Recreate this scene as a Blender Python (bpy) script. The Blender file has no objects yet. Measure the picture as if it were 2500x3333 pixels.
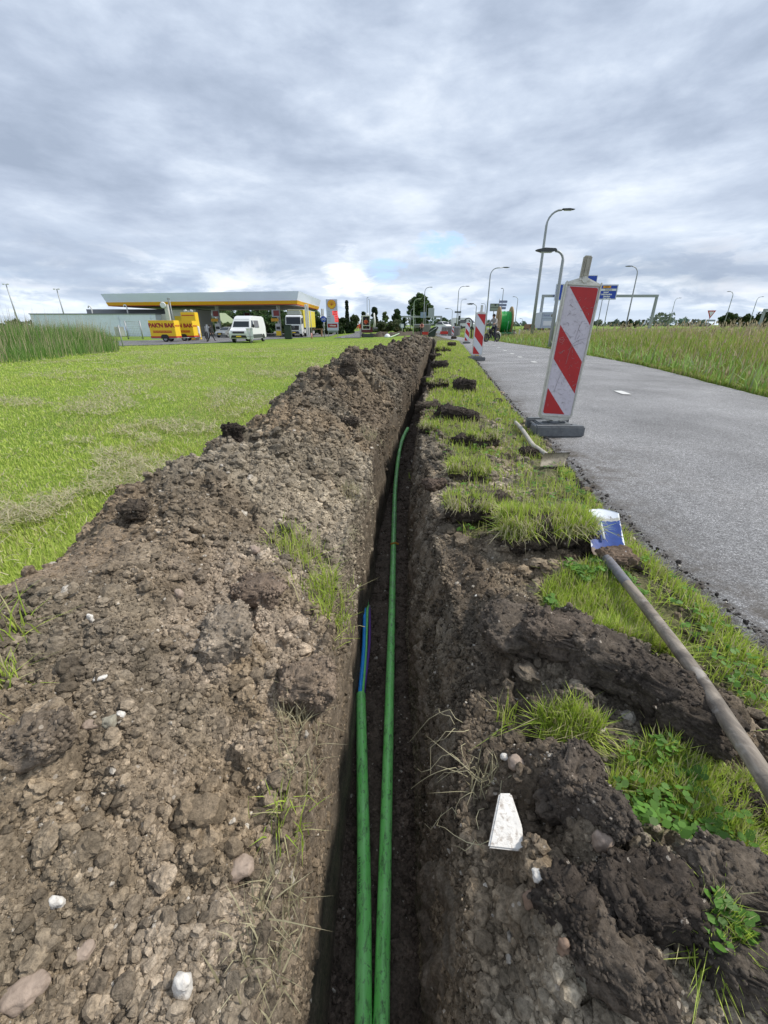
import bpy, bmesh, math, random
import numpy as np
from mathutils import Vector, Matrix, Euler
R = math.radians
rng = np.random.default_rng(7)
random.seed(7)
S = bpy.context.scene
COL = S.collection

# ------------------------------------------------------------------ camera
CAMZ = 0.9
FPX = 1350.0
PITCH = math.atan(609 / FPX)
cam = bpy.data.cameras.new("camera")
camo = bpy.data.objects.new("camera", cam); COL.objects.link(camo)
cam.sensor_fit = 'VERTICAL'; cam.sensor_height = 36; cam.sensor_width = 36
cam.lens = 36 * FPX / 3333
cam.clip_start = 0.02; cam.clip_end = 9000
camo.location = (0, 0, CAMZ); camo.rotation_euler = (R(90) - PITCH, 0, 0)
S.camera = camo

# ------------------------------------------------------------------ light
SUN_DIR = Vector((0.70, 0.10, 0.78)).normalized()
sl = bpy.data.lights.new("sun", 'SUN'); so = bpy.data.objects.new("sun", sl); COL.objects.link(so)
sl.energy = 1.5; sl.angle = R(7); sl.color = (1, .94, .85)
so.rotation_euler = SUN_DIR.to_track_quat('Z', 'Y').to_euler()
S.view_settings.view_transform = 'Standard'; S.view_settings.look = 'None'
S.view_settings.gamma = 1; S.view_settings.exposure = 1.35
W = bpy.data.worlds.new("World"); S.world = W; W.use_nodes = True

class NT:
    def __init__(s, nt): s.t = nt; s.n = nt.nodes; s.l = nt.links
    def add(s, ty, **k):
        o = s.n.new(ty); ins = k.pop('ins', {})
        for a, b in k.items(): setattr(o, a, b)
        for a, b in ins.items():
            if isinstance(b, bpy.types.NodeSocket): s.l.new(b, o.inputs[a])
            else: o.inputs[a].default_value = b
        return o
    def math(s, op, a, b=0., c=0., clamp=False):
        return s.add('ShaderNodeMath', operation=op, use_clamp=clamp, ins={0: a, 1: b, 2: c}).outputs[0]
    def ramp(s, fac, stops, interp='LINEAR'):
        o = s.add('ShaderNodeValToRGB', ins={0: fac}); e = o.color_ramp.elements; o.color_ramp.interpolation = interp
        while len(e) < len(stops): e.new(.5)
        for i, (p, c) in enumerate(stops):
            e[i].position = p; e[i].color = (c[0], c[1], c[2], 1) if not isinstance(c, (int, float)) else (c, c, c, 1)
        return o.outputs[0]
    def mix(s, f, a, b, bt='MIX'):
        o = s.add('ShaderNodeMix', data_type='RGBA', blend_type=bt)
        for i, v in ((0, f), (6, a), (7, b)):
            if isinstance(v, bpy.types.NodeSocket): s.l.new(v, o.inputs[i])
            else: o.inputs[i].default_value = v if i == 0 else (v[0], v[1], v[2], 1)
        return o.outputs[2]
    def noise(s, vec, scale, detail=4, rough=.5, dist=0., dim='3D'):
        return s.add('ShaderNodeTexNoise', noise_dimensions=dim, ins={'Vector': vec, 'Scale': scale, 'Detail': detail, 'Roughness': rough, 'Distortion': dist}).outputs[0]

def build_world():
    w = NT(W.node_tree); w.n.clear()
    out = w.add('ShaderNodeOutputWorld'); bg = w.add('ShaderNodeBackground', ins={'Strength': .1})
    w.l.new(bg.outputs[0], out.inputs[0])
    sky = w.add('ShaderNodeTexSky', sky_type='NISHITA', sun_disc=False)
    sky.sun_elevation = math.asin(SUN_DIR.z); sky.sun_rotation = math.atan2(SUN_DIR.x, SUN_DIR.y)
    tc = w.add('ShaderNodeTexCoord').outputs['Generated']
    sp = w.add('ShaderNodeSeparateXYZ', ins={0: tc}); x, y, z = sp.outputs
    zz = w.math('ADD', w.math('MAXIMUM', z, 0.), .13)
    px, py = w.math('DIVIDE', x, zz), w.math('DIVIDE', y, zz)
    P = w.add('ShaderNodeCombineXYZ', ins={0: w.math('MULTIPLY', px, 1.0), 1: w.math('MULTIPLY', py, .8), 2: 0.}).outputs[0]
    n1 = w.noise(P, 1.15, 9, .58, .15)
    n2 = w.noise(P, .42, 3, .5, .2)
    n4 = w.noise(P, 5.0, 6, .6, .5)
    az = w.math('ARCTAN2', x, y)
    A_ = w.add('ShaderNodeCombineXYZ', ins={0: w.math('MULTIPLY', az, 2.7), 1: w.math('MULTIPLY', w.math('POWER', w.math('MAXIMUM', z, 0.), .75), 7.5), 2: 1.3}).outputs[0]
    n5 = w.noise(A_, 1.35, 9, .55, .2); n6 = w.noise(A_, 4.2, 8, .62, .2)
    s = w.math('ADD', w.math('MULTIPLY', n1, .16), w.math('MULTIPLY', n2, .22))
    s = w.math('ADD', s, w.math('MULTIPLY', n6, .12)); s = w.math('ADD', s, w.math('MULTIPLY', n5, .48))
    K = 5.6
    deck = w.ramp(s, [(.36, (.28 * K, .335 * K, .43 * K)), (.44, (.36 * K, .42 * K, .525 * K)), (.51, (.46 * K, .525 * K, .63 * K)), (.575, (.59 * K, .65 * K, .735 * K)), (.66, (.82 * K, .85 * K, .89 * K))])
    # low cumulus band near the horizon
    Q = w.add('ShaderNodeCombineXYZ', ins={0: w.math('MULTIPLY', az, 5.5), 1: w.math('MULTIPLY', z, 17.0), 2: 3.7}).outputs[0]
    q = w.noise(Q, 1.25, 8, .6, .35)
    Q2 = w.add('ShaderNodeCombineXYZ', ins={0: w.math('MULTIPLY', az, 5.5), 1: w.math('ADD', w.math('MULTIPLY', z, 17.0), .35), 2: 3.7}).outputs[0]
    q2 = w.noise(Q2, 1.25, 8, .6, .35)
    cum = w.ramp(q, [(.42, (.40 * K, .50 * K, .63 * K)), (.50, (.52 * K, .60 * K, .70 * K)), (.56, (.78 * K, .84 * K, .90 * K)), (.66, (1.0 * K, 1.0 * K, 1.0 * K))])
    shade = w.math('MULTIPLY', w.math('SUBTRACT', q2, q), 3.0, clamp=False)
    cum = w.mix(w.math('MAXIMUM', w.math('MINIMUM', w.math('MULTIPLY', shade, 2.2), .75), 0.), cum, (.36 * K, .43 * K, .55 * K))
    band = w.add('ShaderNodeMapRange', ins={0: z, 1: .03, 2: .17, 3: .85, 4: 0.}).outputs[0]
    brk = w.ramp(w.noise(P, .8, 3, .5), [(.40, 0.35), (.6, 1)])
    colr = w.mix(w.math('MULTIPLY', band, brk), deck, cum)
    # the break in the deck where blue sky shows
    def spot(u, v, ru, rv):
        d = ray(u, v).normalized(); a0 = math.atan2(d.x, d.y)
        da = w.math('DIVIDE', w.math('SUBTRACT', az, a0), ru); dz = w.math('DIVIDE', w.math('SUBTRACT', z, d.z), rv)
        r2 = w.math('ADD', w.math('MULTIPLY', da, da), w.math('MULTIPLY', dz, dz))
        return w.math('SUBTRACT', 1.0, r2, clamp=True)
    g = w.math('MAXIMUM', spot(1440, 800, .085, .035), spot(1240, 880, .09, .03))
    nn = w.noise(Q, 2.6, 7, .62, .6)
    g = w.math('MULTIPLY', w.math('SUBTRACT', w.math('ADD', w.math('MULTIPLY', g, .42), nn), .70), 4.5, clamp=True)
    blue = w.mix(.8, sky.outputs[0], (.36 * K, .53 * K, .84 * K))
    g = w.math('MULTIPLY', g, w.math('MINIMUM', w.math('MULTIPLY', w.math('MAXIMUM', spot(1440, 800, .085, .035), spot(1240, 880, .09, .03)), 6.), 1.))
    colr = w.mix(g, colr, blue)
    # a bright cumulus tower
    g2 = spot(1140, 910, .07, .075)
    m2 = w.math('MULTIPLY', w.math('SUBTRACT', w.math('ADD', w.math('MULTIPLY', g2, .5), nn), .70), 4.0, clamp=True)
    m2 = w.math('MULTIPLY', m2, w.math('MINIMUM', w.math('MULTIPLY', g2, 6.), 1.))
    colr = w.mix(m2, colr, w.ramp(q, [(.38, (.66 * K, .72 * K, .80 * K)), (.58, (.93 * K, .94 * K, .96 * K))]))
    hz = w.add('ShaderNodeMapRange', ins={0: z, 1: 0., 2: .05, 3: .5, 4: 0.}).outputs[0]
    colr = w.mix(hz, colr, (.60 * K, .69 * K, .79 * K))
    # below the horizon: plain ground-ish tone
    lo = w.math('LESS_THAN', z, -.002)
    colr = w.mix(lo, colr, (.25 * K, .27 * K, .22 * K))
    w.l.new(colr, bg.inputs[0])

# ------------------------------------------------------------------ pixel <-> place
cP, sP = math.cos(PITCH), math.sin(PITCH)
def ray(u, v):
    du, dv = u - 1250, v - 1666.5
    return Vector((du, FPX * cP - dv * sP, -FPX * sP - dv * cP))
def sst(t):
    t = np.clip(t, 0, 1); return t * t * (3 - 2 * t)
def base(x, y):
    x = np.asarray(x, float); y = np.asarray(y, float)
    z = -0.5 * sst((y - 8) / 50) - 0.4 * sst((y - 6) / 36) * sst((-x - 1) / 10)
    xr = np.interp(y, PR_Y, PR_X)
    return z + .22 * sst((x - xr - .3) / 3.0) * sst((34 - y) / 10)
PR_Y = [-3, 0, 5.5, 10.5, 16, 23, 28.6, 33, 45, 60, 200]; PR_X = [4.2, 4.5, 5.1, 6.2, 6.9, 7.6, 8.1, 8.6, 9.2, 9.6, 14]
PL_Y = [-3, .9, 1.75, 2.7, 4.46, 7.32, 10.8, 16.6, 25.5, 33, 45, 60, 200]; PL_X = [1.1, 1.13, 1.15, 1.27, 1.45, 1.82, 2.3, 3.13, 4.4, 5.6, 6.6, 7.2, 11]
def at(u, v, dz=0.):
    d = ray(u, v); t = .9 / max(-d.z, 1e-3)
    for _ in range(60):
        z = float(base(d.x * t, d.y * t)) + dz
        t = .6 * t + .4 * (CAMZ - z) / max(-d.z, 1e-3)
    return Vector((d.x * t, d.y * t, CAMZ + d.z * t))
def atz(u, v, z):
    d = ray(u, v); t = (CAMZ - z) / -d.z
    return Vector((d.x * t, d.y * t, z))
def ptY(u, v, Y):
    d = ray(u, v); t = Y / d.y
    return Vector((d.x * t, Y, CAMZ + d.z * t))
K9 = 2500 / 1659
build_world()

# ------------------------------------------------------------------ noise
def _h(ix, iy, s):
    n = (ix.astype(np.int64) * 374761393 + iy.astype(np.int64) * 668265263 + s * 2147483647 + 12345) & 0xffffffff
    n = ((n ^ (n >> 13)) * 1274126177) & 0xffffffff
    n = ((n ^ (n >> 16)) * 2246822519) & 0xffffffff
    return ((n ^ (n >> 15)) & 0xffffff) / float(0xffffff)
def vn(x, y, s=0):
    ix, iy = np.floor(x), np.floor(y); fx, fy = x - ix, y - iy
    fx = fx * fx * (3 - 2 * fx); fy = fy * fy * (3 - 2 * fy)
    a, b, c, d = _h(ix, iy, s), _h(ix + 1, iy, s), _h(ix, iy + 1, s), _h(ix + 1, iy + 1, s)
    return (a + (b - a) * fx) * (1 - fy) + (c + (d - c) * fx) * fy
def fbm(x, y, s=0, o=4):
    r = 0; a = .5; t = 0
    for i in range(o):
        r = r + a * vn(x * 2 ** i + 17.3 * i, y * 2 ** i - 9.1 * i, s + i); t += a; a *= .55
    return r / t
def bumps(x, y, c, s=0):
    """overlapping rounded lumps of cell size c; returns height in metres"""
    X, Y = x / c, y / c; ix, iy = np.floor(X), np.floor(Y); best = np.zeros_like(X)
    for i in (-1, 0, 1):
        for j in (-1, 0, 1):
            cx, cy = ix + i, iy + j
            px, py = cx + _h(cx, cy, s), cy + _h(cx, cy, s + 1)
            r = .28 + .55 * _h(cx, cy, s + 2) ** 1.6
            a = .55 + .9 * _h(cx, cy, s + 3)
            d2 = ((X - px) * a) ** 2 + ((Y - py) / a) ** 2
            best = np.maximum(best, np.sqrt(np.maximum(r * r - d2, 0)))
    return best * c

def clods(x, y, c, s=0):
    """angular broken chunks: rotated, tilted, flat-topped"""
    X, Y = x / c, y / c; ix, iy = np.floor(X), np.floor(Y); best = np.zeros_like(X)
    for i in (-1, 0, 1):
        for j in (-1, 0, 1):
            cx, cy = ix + i, iy + j; dx, dy = X - cx - _h(cx, cy, s), Y - cy - _h(cx, cy, s + 1)
            r = .30 + .45 * _h(cx, cy, s + 2) ** 1.5; a = 6.283 * _h(cx, cy, s + 3); ca, sa = np.cos(a), np.sin(a)
            u, v = dx * ca + dy * sa, (-dx * sa + dy * ca) * (.7 + .8 * _h(cx, cy, s + 4)); e = _h(cx, cy, s + 5)
            m = np.maximum(np.maximum(np.abs(u), np.abs(v)), (np.abs(u + v) * .72 + np.abs(u - .6 * v) * .2))
            best = np.maximum(best, np.clip(np.minimum((r - m) * (1.6 + 1.5 * e), r * (.45 + .5 * e) + u * (e - .5) * 1.3 + v * (.5 - _h(cx, cy, s + 6))), 0, r))
    return best * c
def vn3(P, f, s):
    X = P * f + 37.7; I = np.floor(X); F = X - I; F = F * F * (3 - 2 * F); r = 0
    for i in (0, 1):
        for j in (0, 1):
            for k in (0, 1): r = r + _h3(I[:, 0] + i, I[:, 1] + j, I[:, 2] + k, s) * (F[:, 0] if i else 1 - F[:, 0]) * (F[:, 1] if j else 1 - F[:, 1]) * (F[:, 2] if k else 1 - F[:, 2])
    return r
def _h3(ix, iy, iz, s): return _h(ix.astype(np.int64) * 131 + iz.astype(np.int64) * 7919, iy.astype(np.int64) * 17 + iz.astype(np.int64) * 104729, s)
def bumps3(P, c, s=0):
    X = P / c; I = np.floor(X); best = np.zeros(len(P))
    for i in (-1, 0, 1):
        for j in (-1, 0, 1):
            for k in (-1, 0, 1):
                q = I + [i, j, k]; a, b, d = q[:, 0], q[:, 1], q[:, 2]
                px = q + np.stack([_h3(a, b, d, s), _h3(a, b, d, s + 1), _h3(a, b, d, s + 2)], 1)
                r = .30 + .50 * _h3(a, b, d, s + 3) ** 1.4; best = np.maximum(best, np.sqrt(np.maximum(r * r - ((X - px) ** 2).sum(1), 0)))
    return best * c

# ------------------------------------------------------------------ objects
def tag(o, label=None, cat=None, group=None, kind=None):
    if label: o['label'] = label
    if cat: o['category'] = cat
    if group: o['group'] = group
    if kind: o['kind'] = kind
    return o
def empty(name, loc, rz=0., label=None, cat=None, group=None, rot=None):
    o = bpy.data.objects.new(name, None); COL.objects.link(o); o.location = loc
    o.rotation_euler = rot if rot else (0, 0, rz); o.empty_display_size = .2
    return tag(o, label, cat, group)
def npmesh(name, V, F, mat, cols=None, parent=None, smooth=False, extra=None):
    """V (N,3); F list of index arrays, each (n,k)"""
    me = bpy.data.meshes.new(name); V = np.asarray(V, np.float32)
    me.vertices.add(len(V)); me.vertices.foreach_set('co', V.ravel())
    if not isinstance(F, list): F = [F]
    F = [f for f in F if len(f)]
    li = np.concatenate([f.ravel() for f in F]).astype(np.int32)
    lt = np.concatenate([np.full(len(f), f.shape[1]) for f in F]).astype(np.int32)
    ls = np.concatenate([[0], np.cumsum(lt)[:-1]]).astype(np.int32)
    me.loops.add(len(li)); me.loops.foreach_set('vertex_index', li)
    me.polygons.add(len(lt)); me.polygons.foreach_set('loop_start', ls); me.polygons.foreach_set('loop_total', lt)
    me.polygons.foreach_set('use_smooth', np.full(len(lt), smooth))
    me.update(calc_edges=True)
    if cols is not None:
        a = me.attributes.new('Col', 'FLOAT_COLOR', 'POINT')
        c = np.ones((len(V), 4), np.float32); c[:, :3] = cols; a.data.foreach_set('color', c.ravel())
    me.materials.append(mat)
    o = bpy.data.objects.new(name, me); COL.objects.link(o)
    if parent: o.parent = parent
    return o

class MB:
    def __init__(s): s.bm = bmesh.new(); s.mi = 0
    def _fin(s, vs, fs, M):
        if M is not None: bmesh.ops.transform(s.bm, matrix=M, verts=vs)
        for f in fs: f.material_index = s.mi
    def box(s, c, sz, bev=0., rot=None, M=None, taper=None):
        r = bmesh.ops.create_cube(s.bm, size=1); vs = r['verts']
        bmesh.ops.scale(s.bm, vec=sz, verts=vs)
        if taper:
            for v in vs:
                if v.co.z > 0: v.co.x *= taper[0]; v.co.y *= taper[1]
        if bev:
            es = list({e for v in vs for e in v.link_edges})
            r2 = bmesh.ops.bevel(s.bm, geom=es, offset=bev, segments=2, affect='EDGES', clamp_overlap=True)
            vs = list({v for f in r2['faces'] for v in f.verts} | {v for v in vs if v.is_valid})
        T = Matrix.Translation(c) @ (Euler(rot).to_matrix().to_4x4() if rot else Matrix())
        if M is not None: T = M @ T
        s._fin(vs, {f for v in vs for f in v.link_faces}, T); return s
    def tube(s, pts, r, n=10, cap=True):
        pts = [Vector(p) for p in pts]; rs = r if isinstance(r, (list, tuple)) else [r] * len(pts)
        rings = []; prev = None
        for i, p in enumerate(pts):
            t = (pts[min(i + 1, len(pts) - 1)] - pts[max(i - 1, 0)]).normalized()
            a = t.orthogonal().normalized() if prev is None else (prev - t * prev.dot(t)).normalized()
            prev = a; b = t.cross(a)
            rings.append([s.bm.verts.new(p + (a * math.cos(k * 2 * math.pi / n) + b * math.sin(k * 2 * math.pi / n)) * rs[i]) for k in range(n)])
        fs = []
        for A, B in zip(rings, rings[1:]):
            for k in range(n): fs.append(s.bm.faces.new((A[k], A[(k + 1) % n], B[(k + 1) % n], B[k])))
        for f in fs: f.smooth = True
        if cap: fs += [s.bm.faces.new(rings[0][::-1]), s.bm.faces.new(rings[-1])]
        for f in fs: f.material_index = s.mi
        return s
    def cyl(s, a, b, r, r2=None, n=12): return s.tube([a, b], [r, r if r2 is None else r2], n)
    def prism(s, poly, h, M=None, bev=0.):
        """poly in XY, extruded along +Z by h"""
        vs = [s.bm.verts.new((p[0], p[1], 0)) for p in poly]; f = s.bm.faces.new(vs)
        r = bmesh.ops.extrude_face_region(s.bm, geom=[f]); v2 = [g for g in r['geom'] if isinstance(g, bmesh.types.BMVert)]
        bmesh.ops.translate(s.bm, vec=(0, 0, h), verts=v2); al = vs + v2
        if bev:
            es = list({e for v in al for e in v.link_edges})
            r2 = bmesh.ops.bevel(s.bm, geom=es, offset=bev, segments=2, affect='EDGES', clamp_overlap=True)
            al = list({v for f in r2['faces'] for v in f.verts} | {v for v in al if v.is_valid})
        s._fin(al, {f for v in al for f in v.link_faces}, M); return s
    def quad(s, *p):
        f = s.bm.faces.new([s.bm.verts.new(q) for q in p]); f.material_index = s.mi; return s
    def build(s, name, mat, parent=None, smooth=False, loc=None, rot=None):
        bmesh.ops.recalc_face_normals(s.bm, faces=s.bm.faces)
        me = bpy.data.meshes.new(name); s.bm.to_mesh(me); s.bm.free()
        for m in (mat if isinstance(mat, (list, tuple)) else [mat]): me.materials.append(m)
        if smooth:
            for p in me.polygons: p.use_smooth = True
        o = bpy.data.objects.new(name, me); COL.objects.link(o)
        if parent: o.parent = parent
        if loc is not None: o.location = loc
        if rot is not None: o.rotation_euler = rot
        return o
XZ = Matrix.Rotation(R(90), 4, 'X')          # XY outline stood up into XZ, extruded towards -Y
def txt(s, size, mat, M, parent, name='lettering', ext=.004, align='CENTER', bold=0.):
    cu = bpy.data.curves.new(name, 'FONT'); cu.body = s; cu.size = size; cu.align_x = align; cu.align_y = 'CENTER'
    cu.extrude = ext; cu.offset = bold; cu.resolution_u = 2
    t = bpy.data.objects.new(name, cu); COL.objects.link(t)
    me = bpy.data.meshes.new_from_object(t.evaluated_get(bpy.context.evaluated_depsgraph_get()))
    bpy.data.objects.remove(t); me.transform(M); me.materials.clear(); me.materials.append(mat)
    o = bpy.data.objects.new(name, me); COL.objects.link(o); o.parent = parent
    return o

# ------------------------------------------------------------------ materials
def M_(name, col, rough=.6, metal=0., var=.12, scale=6., bump=0., bscale=40., spec=.5, dirt=0., dcol=(.06, .05, .04), em=None, trans=0.):
    m = bpy.data.materials.new(name); m.use_nodes = True; t = NT(m.node_tree); b = t.n['Principled BSDF']
    tc = t.add('ShaderNodeTexCoord').outputs['Object']
    c = t.ramp(t.noise(tc, scale, 6, .6), [(.25, tuple(v * (1 - var) for v in col)), (.75, tuple(min(v * (1 + var), 1) for v in col))])
    if dirt:
        f = t.ramp(t.noise(tc, scale * 2.7, 8, .7, .4), [(.50, 0.), (.72, dirt)]); c = t.mix(f, c, dcol)
    t.l.new(c, b.inputs['Base Color']); b.inputs['Roughness'].default_value = rough; b.inputs['Metallic'].default_value = metal
    b.inputs['Specular IOR Level'].default_value = spec
    if bump:
        bn = t.add('ShaderNodeBump', ins={'Strength': 1., 'Distance': bump, 'Height': t.noise(tc, bscale, 5, .6)}); t.l.new(bn.outputs[0], b.inputs['Normal'])
    if em: b.inputs['Emission Color'].default_value = (*em[0], 1); b.inputs['Emission Strength'].default_value = em[1]
    if trans: b.inputs['Transmission Weight'].default_value = trans
    return m
def soil_mat():
    m = bpy.data.materials.new('soil'); m.use_nodes = True; t = NT(m.node_tree); b = t.n['Principled BSDF']
    at_ = t.add('ShaderNodeAttribute', attribute_name='Col').outputs['Color']
    g = t.add('ShaderNodeNewGeometry').outputs['Position']
    v1 = t.ramp(t.noise(g, 14, 6, .65), [(.3, .62), (.7, 1.35)])
    v2 = t.ramp(t.noise(g, 130, 4, .7), [(.3, .50), (.7, 1.5)])
    c = t.mix(1., at_, v1, 'MULTIPLY'); c = t.mix(1., c, v2, 'MULTIPLY')
    vo = t.add('ShaderNodeTexVoronoi', feature='F1', ins={'Vector': g, 'Scale': 95.}); 
    gr = t.math('MULTIPLY', t.math('LESS_THAN', vo.outputs['Distance'], .34), t.math('GREATER_THAN', t.noise(g, 9, 3, .5), .53))
    sp = t.add('ShaderNodeSeparateColor', ins={0: vo.outputs['Color']})
    gr = t.math('MULTIPLY', gr, t.math('GREATER_THAN', sp.outputs[0], .93))
    c = t.mix(t.math('MULTIPLY', gr, .75), c, (.42, .37, .31))
    t.l.new(c, b.inputs['Base Color']); b.inputs['Roughness'].default_value = .95; b.inputs['Specular IOR Level'].default_value = .25
    h = t.math('ADD', t.noise(g, 90, 6, .7), t.math('MULTIPLY', t.noise(g, 300, 3, .6), .35))
    bn = t.add('ShaderNodeBump', ins={'Strength': .9, 'Distance': .006, 'Height': h}); t.l.new(bn.outputs[0], b.inputs['Normal'])
    return m
def blade_mat(name, tr=.35, rough=.55):
    m = bpy.data.materials.new(name); m.use_nodes = True; t = NT(m.node_tree); b = t.n['Principled BSDF']
    a = t.add('ShaderNodeAttribute', attribute_name='Col').outputs['Color']
    t.l.new(a, b.inputs['Base Color']); b.inputs['Roughness'].default_value = rough; b.inputs['Specular IOR Level'].default_value = .3
    tl = t.add('ShaderNodeBsdfTranslucent', ins={'Color': a}); mx = t.add('ShaderNodeMixShader', ins={0: tr})
    t.l.new(b.outputs[0], mx.inputs[1]); t.l.new(tl.outputs[0], mx.inputs[2]); t.l.new(mx.outputs[0], t.n['Material Output'].inputs[0])
    return m
def lawn_mat():
    m = bpy.data.materials.new('lawn'); m.use_nodes = True; t = NT(m.node_tree); b = t.n['Principled BSDF']
    g = t.add('ShaderNodeNewGeometry').outputs['Position']
    c = t.ramp(t.noise(g, .35, 6, .6), [(.3, (.115, .19, .022)), (.6, (.20, .29, .04)), (.8, (.25, .30, .06))])
    c2 = t.ramp(t.noise(g, 18, 6, .7), [(.3, .55), (.7, 1.35)]); c = t.mix(1., c, c2, 'MULTIPLY')
    f = t.ramp(t.noise(g, 1.1, 8, .75, .8), [(.60, 0.), (.72, .55)]); c = t.mix(f, c, (.30, .27, .11))
    t.l.new(c, b.inputs['Base Color']); b.inputs['Roughness'].default_value = .9; b.inputs['Specular IOR Level'].default_value = .2
    bn = t.add('ShaderNodeBump', ins={'Strength': .8, 'Distance': .03, 'Height': t.noise(g, 40, 6, .7)}); t.l.new(bn.outputs[0], b.inputs['Normal'])
    return m
def asphalt_mat(name, lo, mid, hi, sc=170.):
    m = bpy.data.materials.new(name); m.use_nodes = True; t = NT(m.node_tree); b = t.n['Principled BSDF']
    g = t.add('ShaderNodeNewGeometry').outputs['Position']
    vo = t.add('ShaderNodeTexVoronoi', ins={'Vector': g, 'Scale': sc}); sp = t.add('ShaderNodeSeparateColor', ins={0: vo.outputs['Color']})
    c = t.ramp(sp.outputs[0], [(.0, (lo,) * 3), (.45, (mid, mid, mid * 1.03)), (.78, (mid * 1.25,) * 3), (.9, (hi, hi, hi * 1.03)), (1, (hi * 1.5,) * 3)])
    c = t.mix(.8, c, t.ramp(t.noise(g, .9, 5, .65), [(.3, .62), (.7, 1.25)]), 'MULTIPLY')
    c = t.mix(.7, c, t.ramp(t.noise(g, 45, 3, .6), [(.3, .7), (.7, 1.25)]), 'MULTIPLY')
    c = t.mix(t.ramp(t.noise(g, 3.2, 9, .8, 1.5), [(.64, 0.), (.70, .35)]), c, (.05, .045, .04))
    dr = t.add('ShaderNodeAttribute', attribute_name='Col').outputs['Fac']; c = t.mix(t.math('MULTIPLY', dr, t.ramp(t.noise(g, 11, 7, .75), [(.42, .15), (.6, 1.)]), clamp=True), c, (.075, .062, .048))
    t.l.new(c, b.inputs['Base Color']); b.inputs['Roughness'].default_value = .85; b.inputs['Specular IOR Level'].default_value = .3
    h = t.math('SUBTRACT', 1., vo.outputs['Distance'])
    bn = t.add('ShaderNodeBump', ins={'Strength': .7, 'Distance': .003, 'Height': h}); t.l.new(bn.outputs[0], b.inputs['Normal'])
    return m
SOIL = soil_mat(); BLADE = blade_mat('grass_blade'); LEAF = blade_mat('leaf', .25, .6); LAWN = lawn_mat()
ASPH = asphalt_mat('cycle_path_asphalt', .11, .235, .38, 260.); ROADM = asphalt_mat('road_asphalt', .09, .15, .22, 60.)
WHITEP = M_('white_paint', (.72, .72, .70), .55, var=.08, dirt=.35)
# ------------------------------------------------------------------ trench, heap, verge, path as one stitched sheet
TC_Y = [-3, .0, .4, 2.0, 3.84, 9.7, 34, 46, 60, 200]; TC_X = [-.06, -.05, -.045, 0., .19, .91, 3.75, 5.0, 6.2, 12]
def rows():
    y = [-2.2]; 
    while y[-1] < .1: y.append(y[-1] + (.05 if y[-1] < -1.3 else .011))
    while y[-1] < 62: y.append(y[-1] + max(.0034, .0058 * y[-1]))
    while y[-1] < 4500: y.append(y[-1] * 1.12)
    return np.array(y)
RY = rows(); NR = len(RY)
tc = np.interp(RY, TC_Y, TC_X)
n1 = lambda f, s, a: a * (fbm(RY * f, RY * 0 + .5, s, 4) - .5) * 2
xTL = np.interp(RY, [-3, .6, 1.2, 2.4, 4.46, 9.7, 34, 46, 60, 200], [-.185, -.18, -.168, -.13, .07, .78, 3.6, 4.85, 6.1, 11.9]) + n1(2.2, 1, .022) + (n1(1.3, 3, .06) + n1(5.5, 4, .03)) * sst((RY - .9) / 2)
xTR = np.interp(RY, [-3, .5, .9, 2.0, 3.84, 9.7, 34, 46, 60, 200], [.17, .17, .255, .285, .33, 1.08, 3.95, 5.15, 6.3, 12.1]) + n1(2.0, 5, .05) + n1(6.5, 6, .025)
xHL = np.interp(RY, [-3, 1.15, 1.9, 3.2, 3.9, 6.1, 10.6, 34, 46, 60, 200], [-1.4, -1.33, -1.28, -1.17, -1.19, -.84, -.06, 2.95, 4.15, 5.9, 11.7]) + n1(.9, 9, .16) * sst((70 - RY) / 20)
xPL = np.interp(RY, PL_Y, PL_X) + n1(3.5, 12, .035) + n1(14, 15, .012); xPR = np.interp(RY, PR_Y, PR_X) + n1(1.5, 14, .06)
fadeT = sst((52 - RY) / 6)

def poly_mask(px, py, poly):
    ins = np.zeros(px.shape, bool); n = len(poly)
    for i in range(n):
        x1, y1 = poly[i]; x2, y2 = poly[(i + 1) % n]
        c = ((y1 > py) != (y2 > py)) & (px < (x2 - x1) * (py - y1) / ((y2 - y1) + 1e-12) + x1); ins ^= c
    return ins
def gp(pts, z=0.): return [tuple(atz(a * K9, b * K9, z)[:2]) for a, b in pts]
GRASS_POLYS = [gp(p, .03) for p in (
    [(1170, 1275), (1290, 1215), (1335, 1235), (1420, 1340), (1480, 1440), (1390, 1410), (1300, 1398), (1240, 1355), (1180, 1330)],
    [(1305, 1720), (1345, 1645), (1450, 1635), (1560, 1690), (1659, 1700), (1720, 1790), (1720, 1900), (1600, 1880), (1500, 1858), (1420, 1880), (1340, 1830)],
    [(885, 905), (930, 850), (960, 775), (990, 738), (1000, 742), (1030, 790), (1120, 905), (1230, 1020), (1345, 1160), (1500, 1290), (1690, 1450), (1690, 1600), (1500, 1440), (1420, 1310), (1350, 1210), (1300, 1150), (1010, 1165), (975, 1120), (985, 1060), (940, 950)],
    [(1425, 2050), (1500, 2030), (1560, 2120), (1500, 2140)],
    [(1150, 1550), (1230, 1560), (1300, 1600), (1260, 1625), (1180, 1600)])]
def grass_mask(x, y):
    wx = x + .05 * (fbm(x * 9, y * 9, 31, 3) - .5); wy = y + .09 * (fbm(x * 9, y * 9, 37, 3) - .5)
    m = np.zeros(x.shape, bool)
    for p in GRASS_POLYS: m |= poly_mask(wx, wy, p)
    hole = (fbm(x * 2.6 + 5, y * 1.5, 311, 4) > .545) & (y > 2.0) & (x - np.interp(y, RY, xPL) < -.25)
    lip = (x - np.interp(y, RY, xTR) < .03 + .30 * fbm(x * 1.2 + 3, y * 2.1, 313, 3)) & (y < 26)
    return (m & ~hole & ~lip) | (y > 30)
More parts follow.
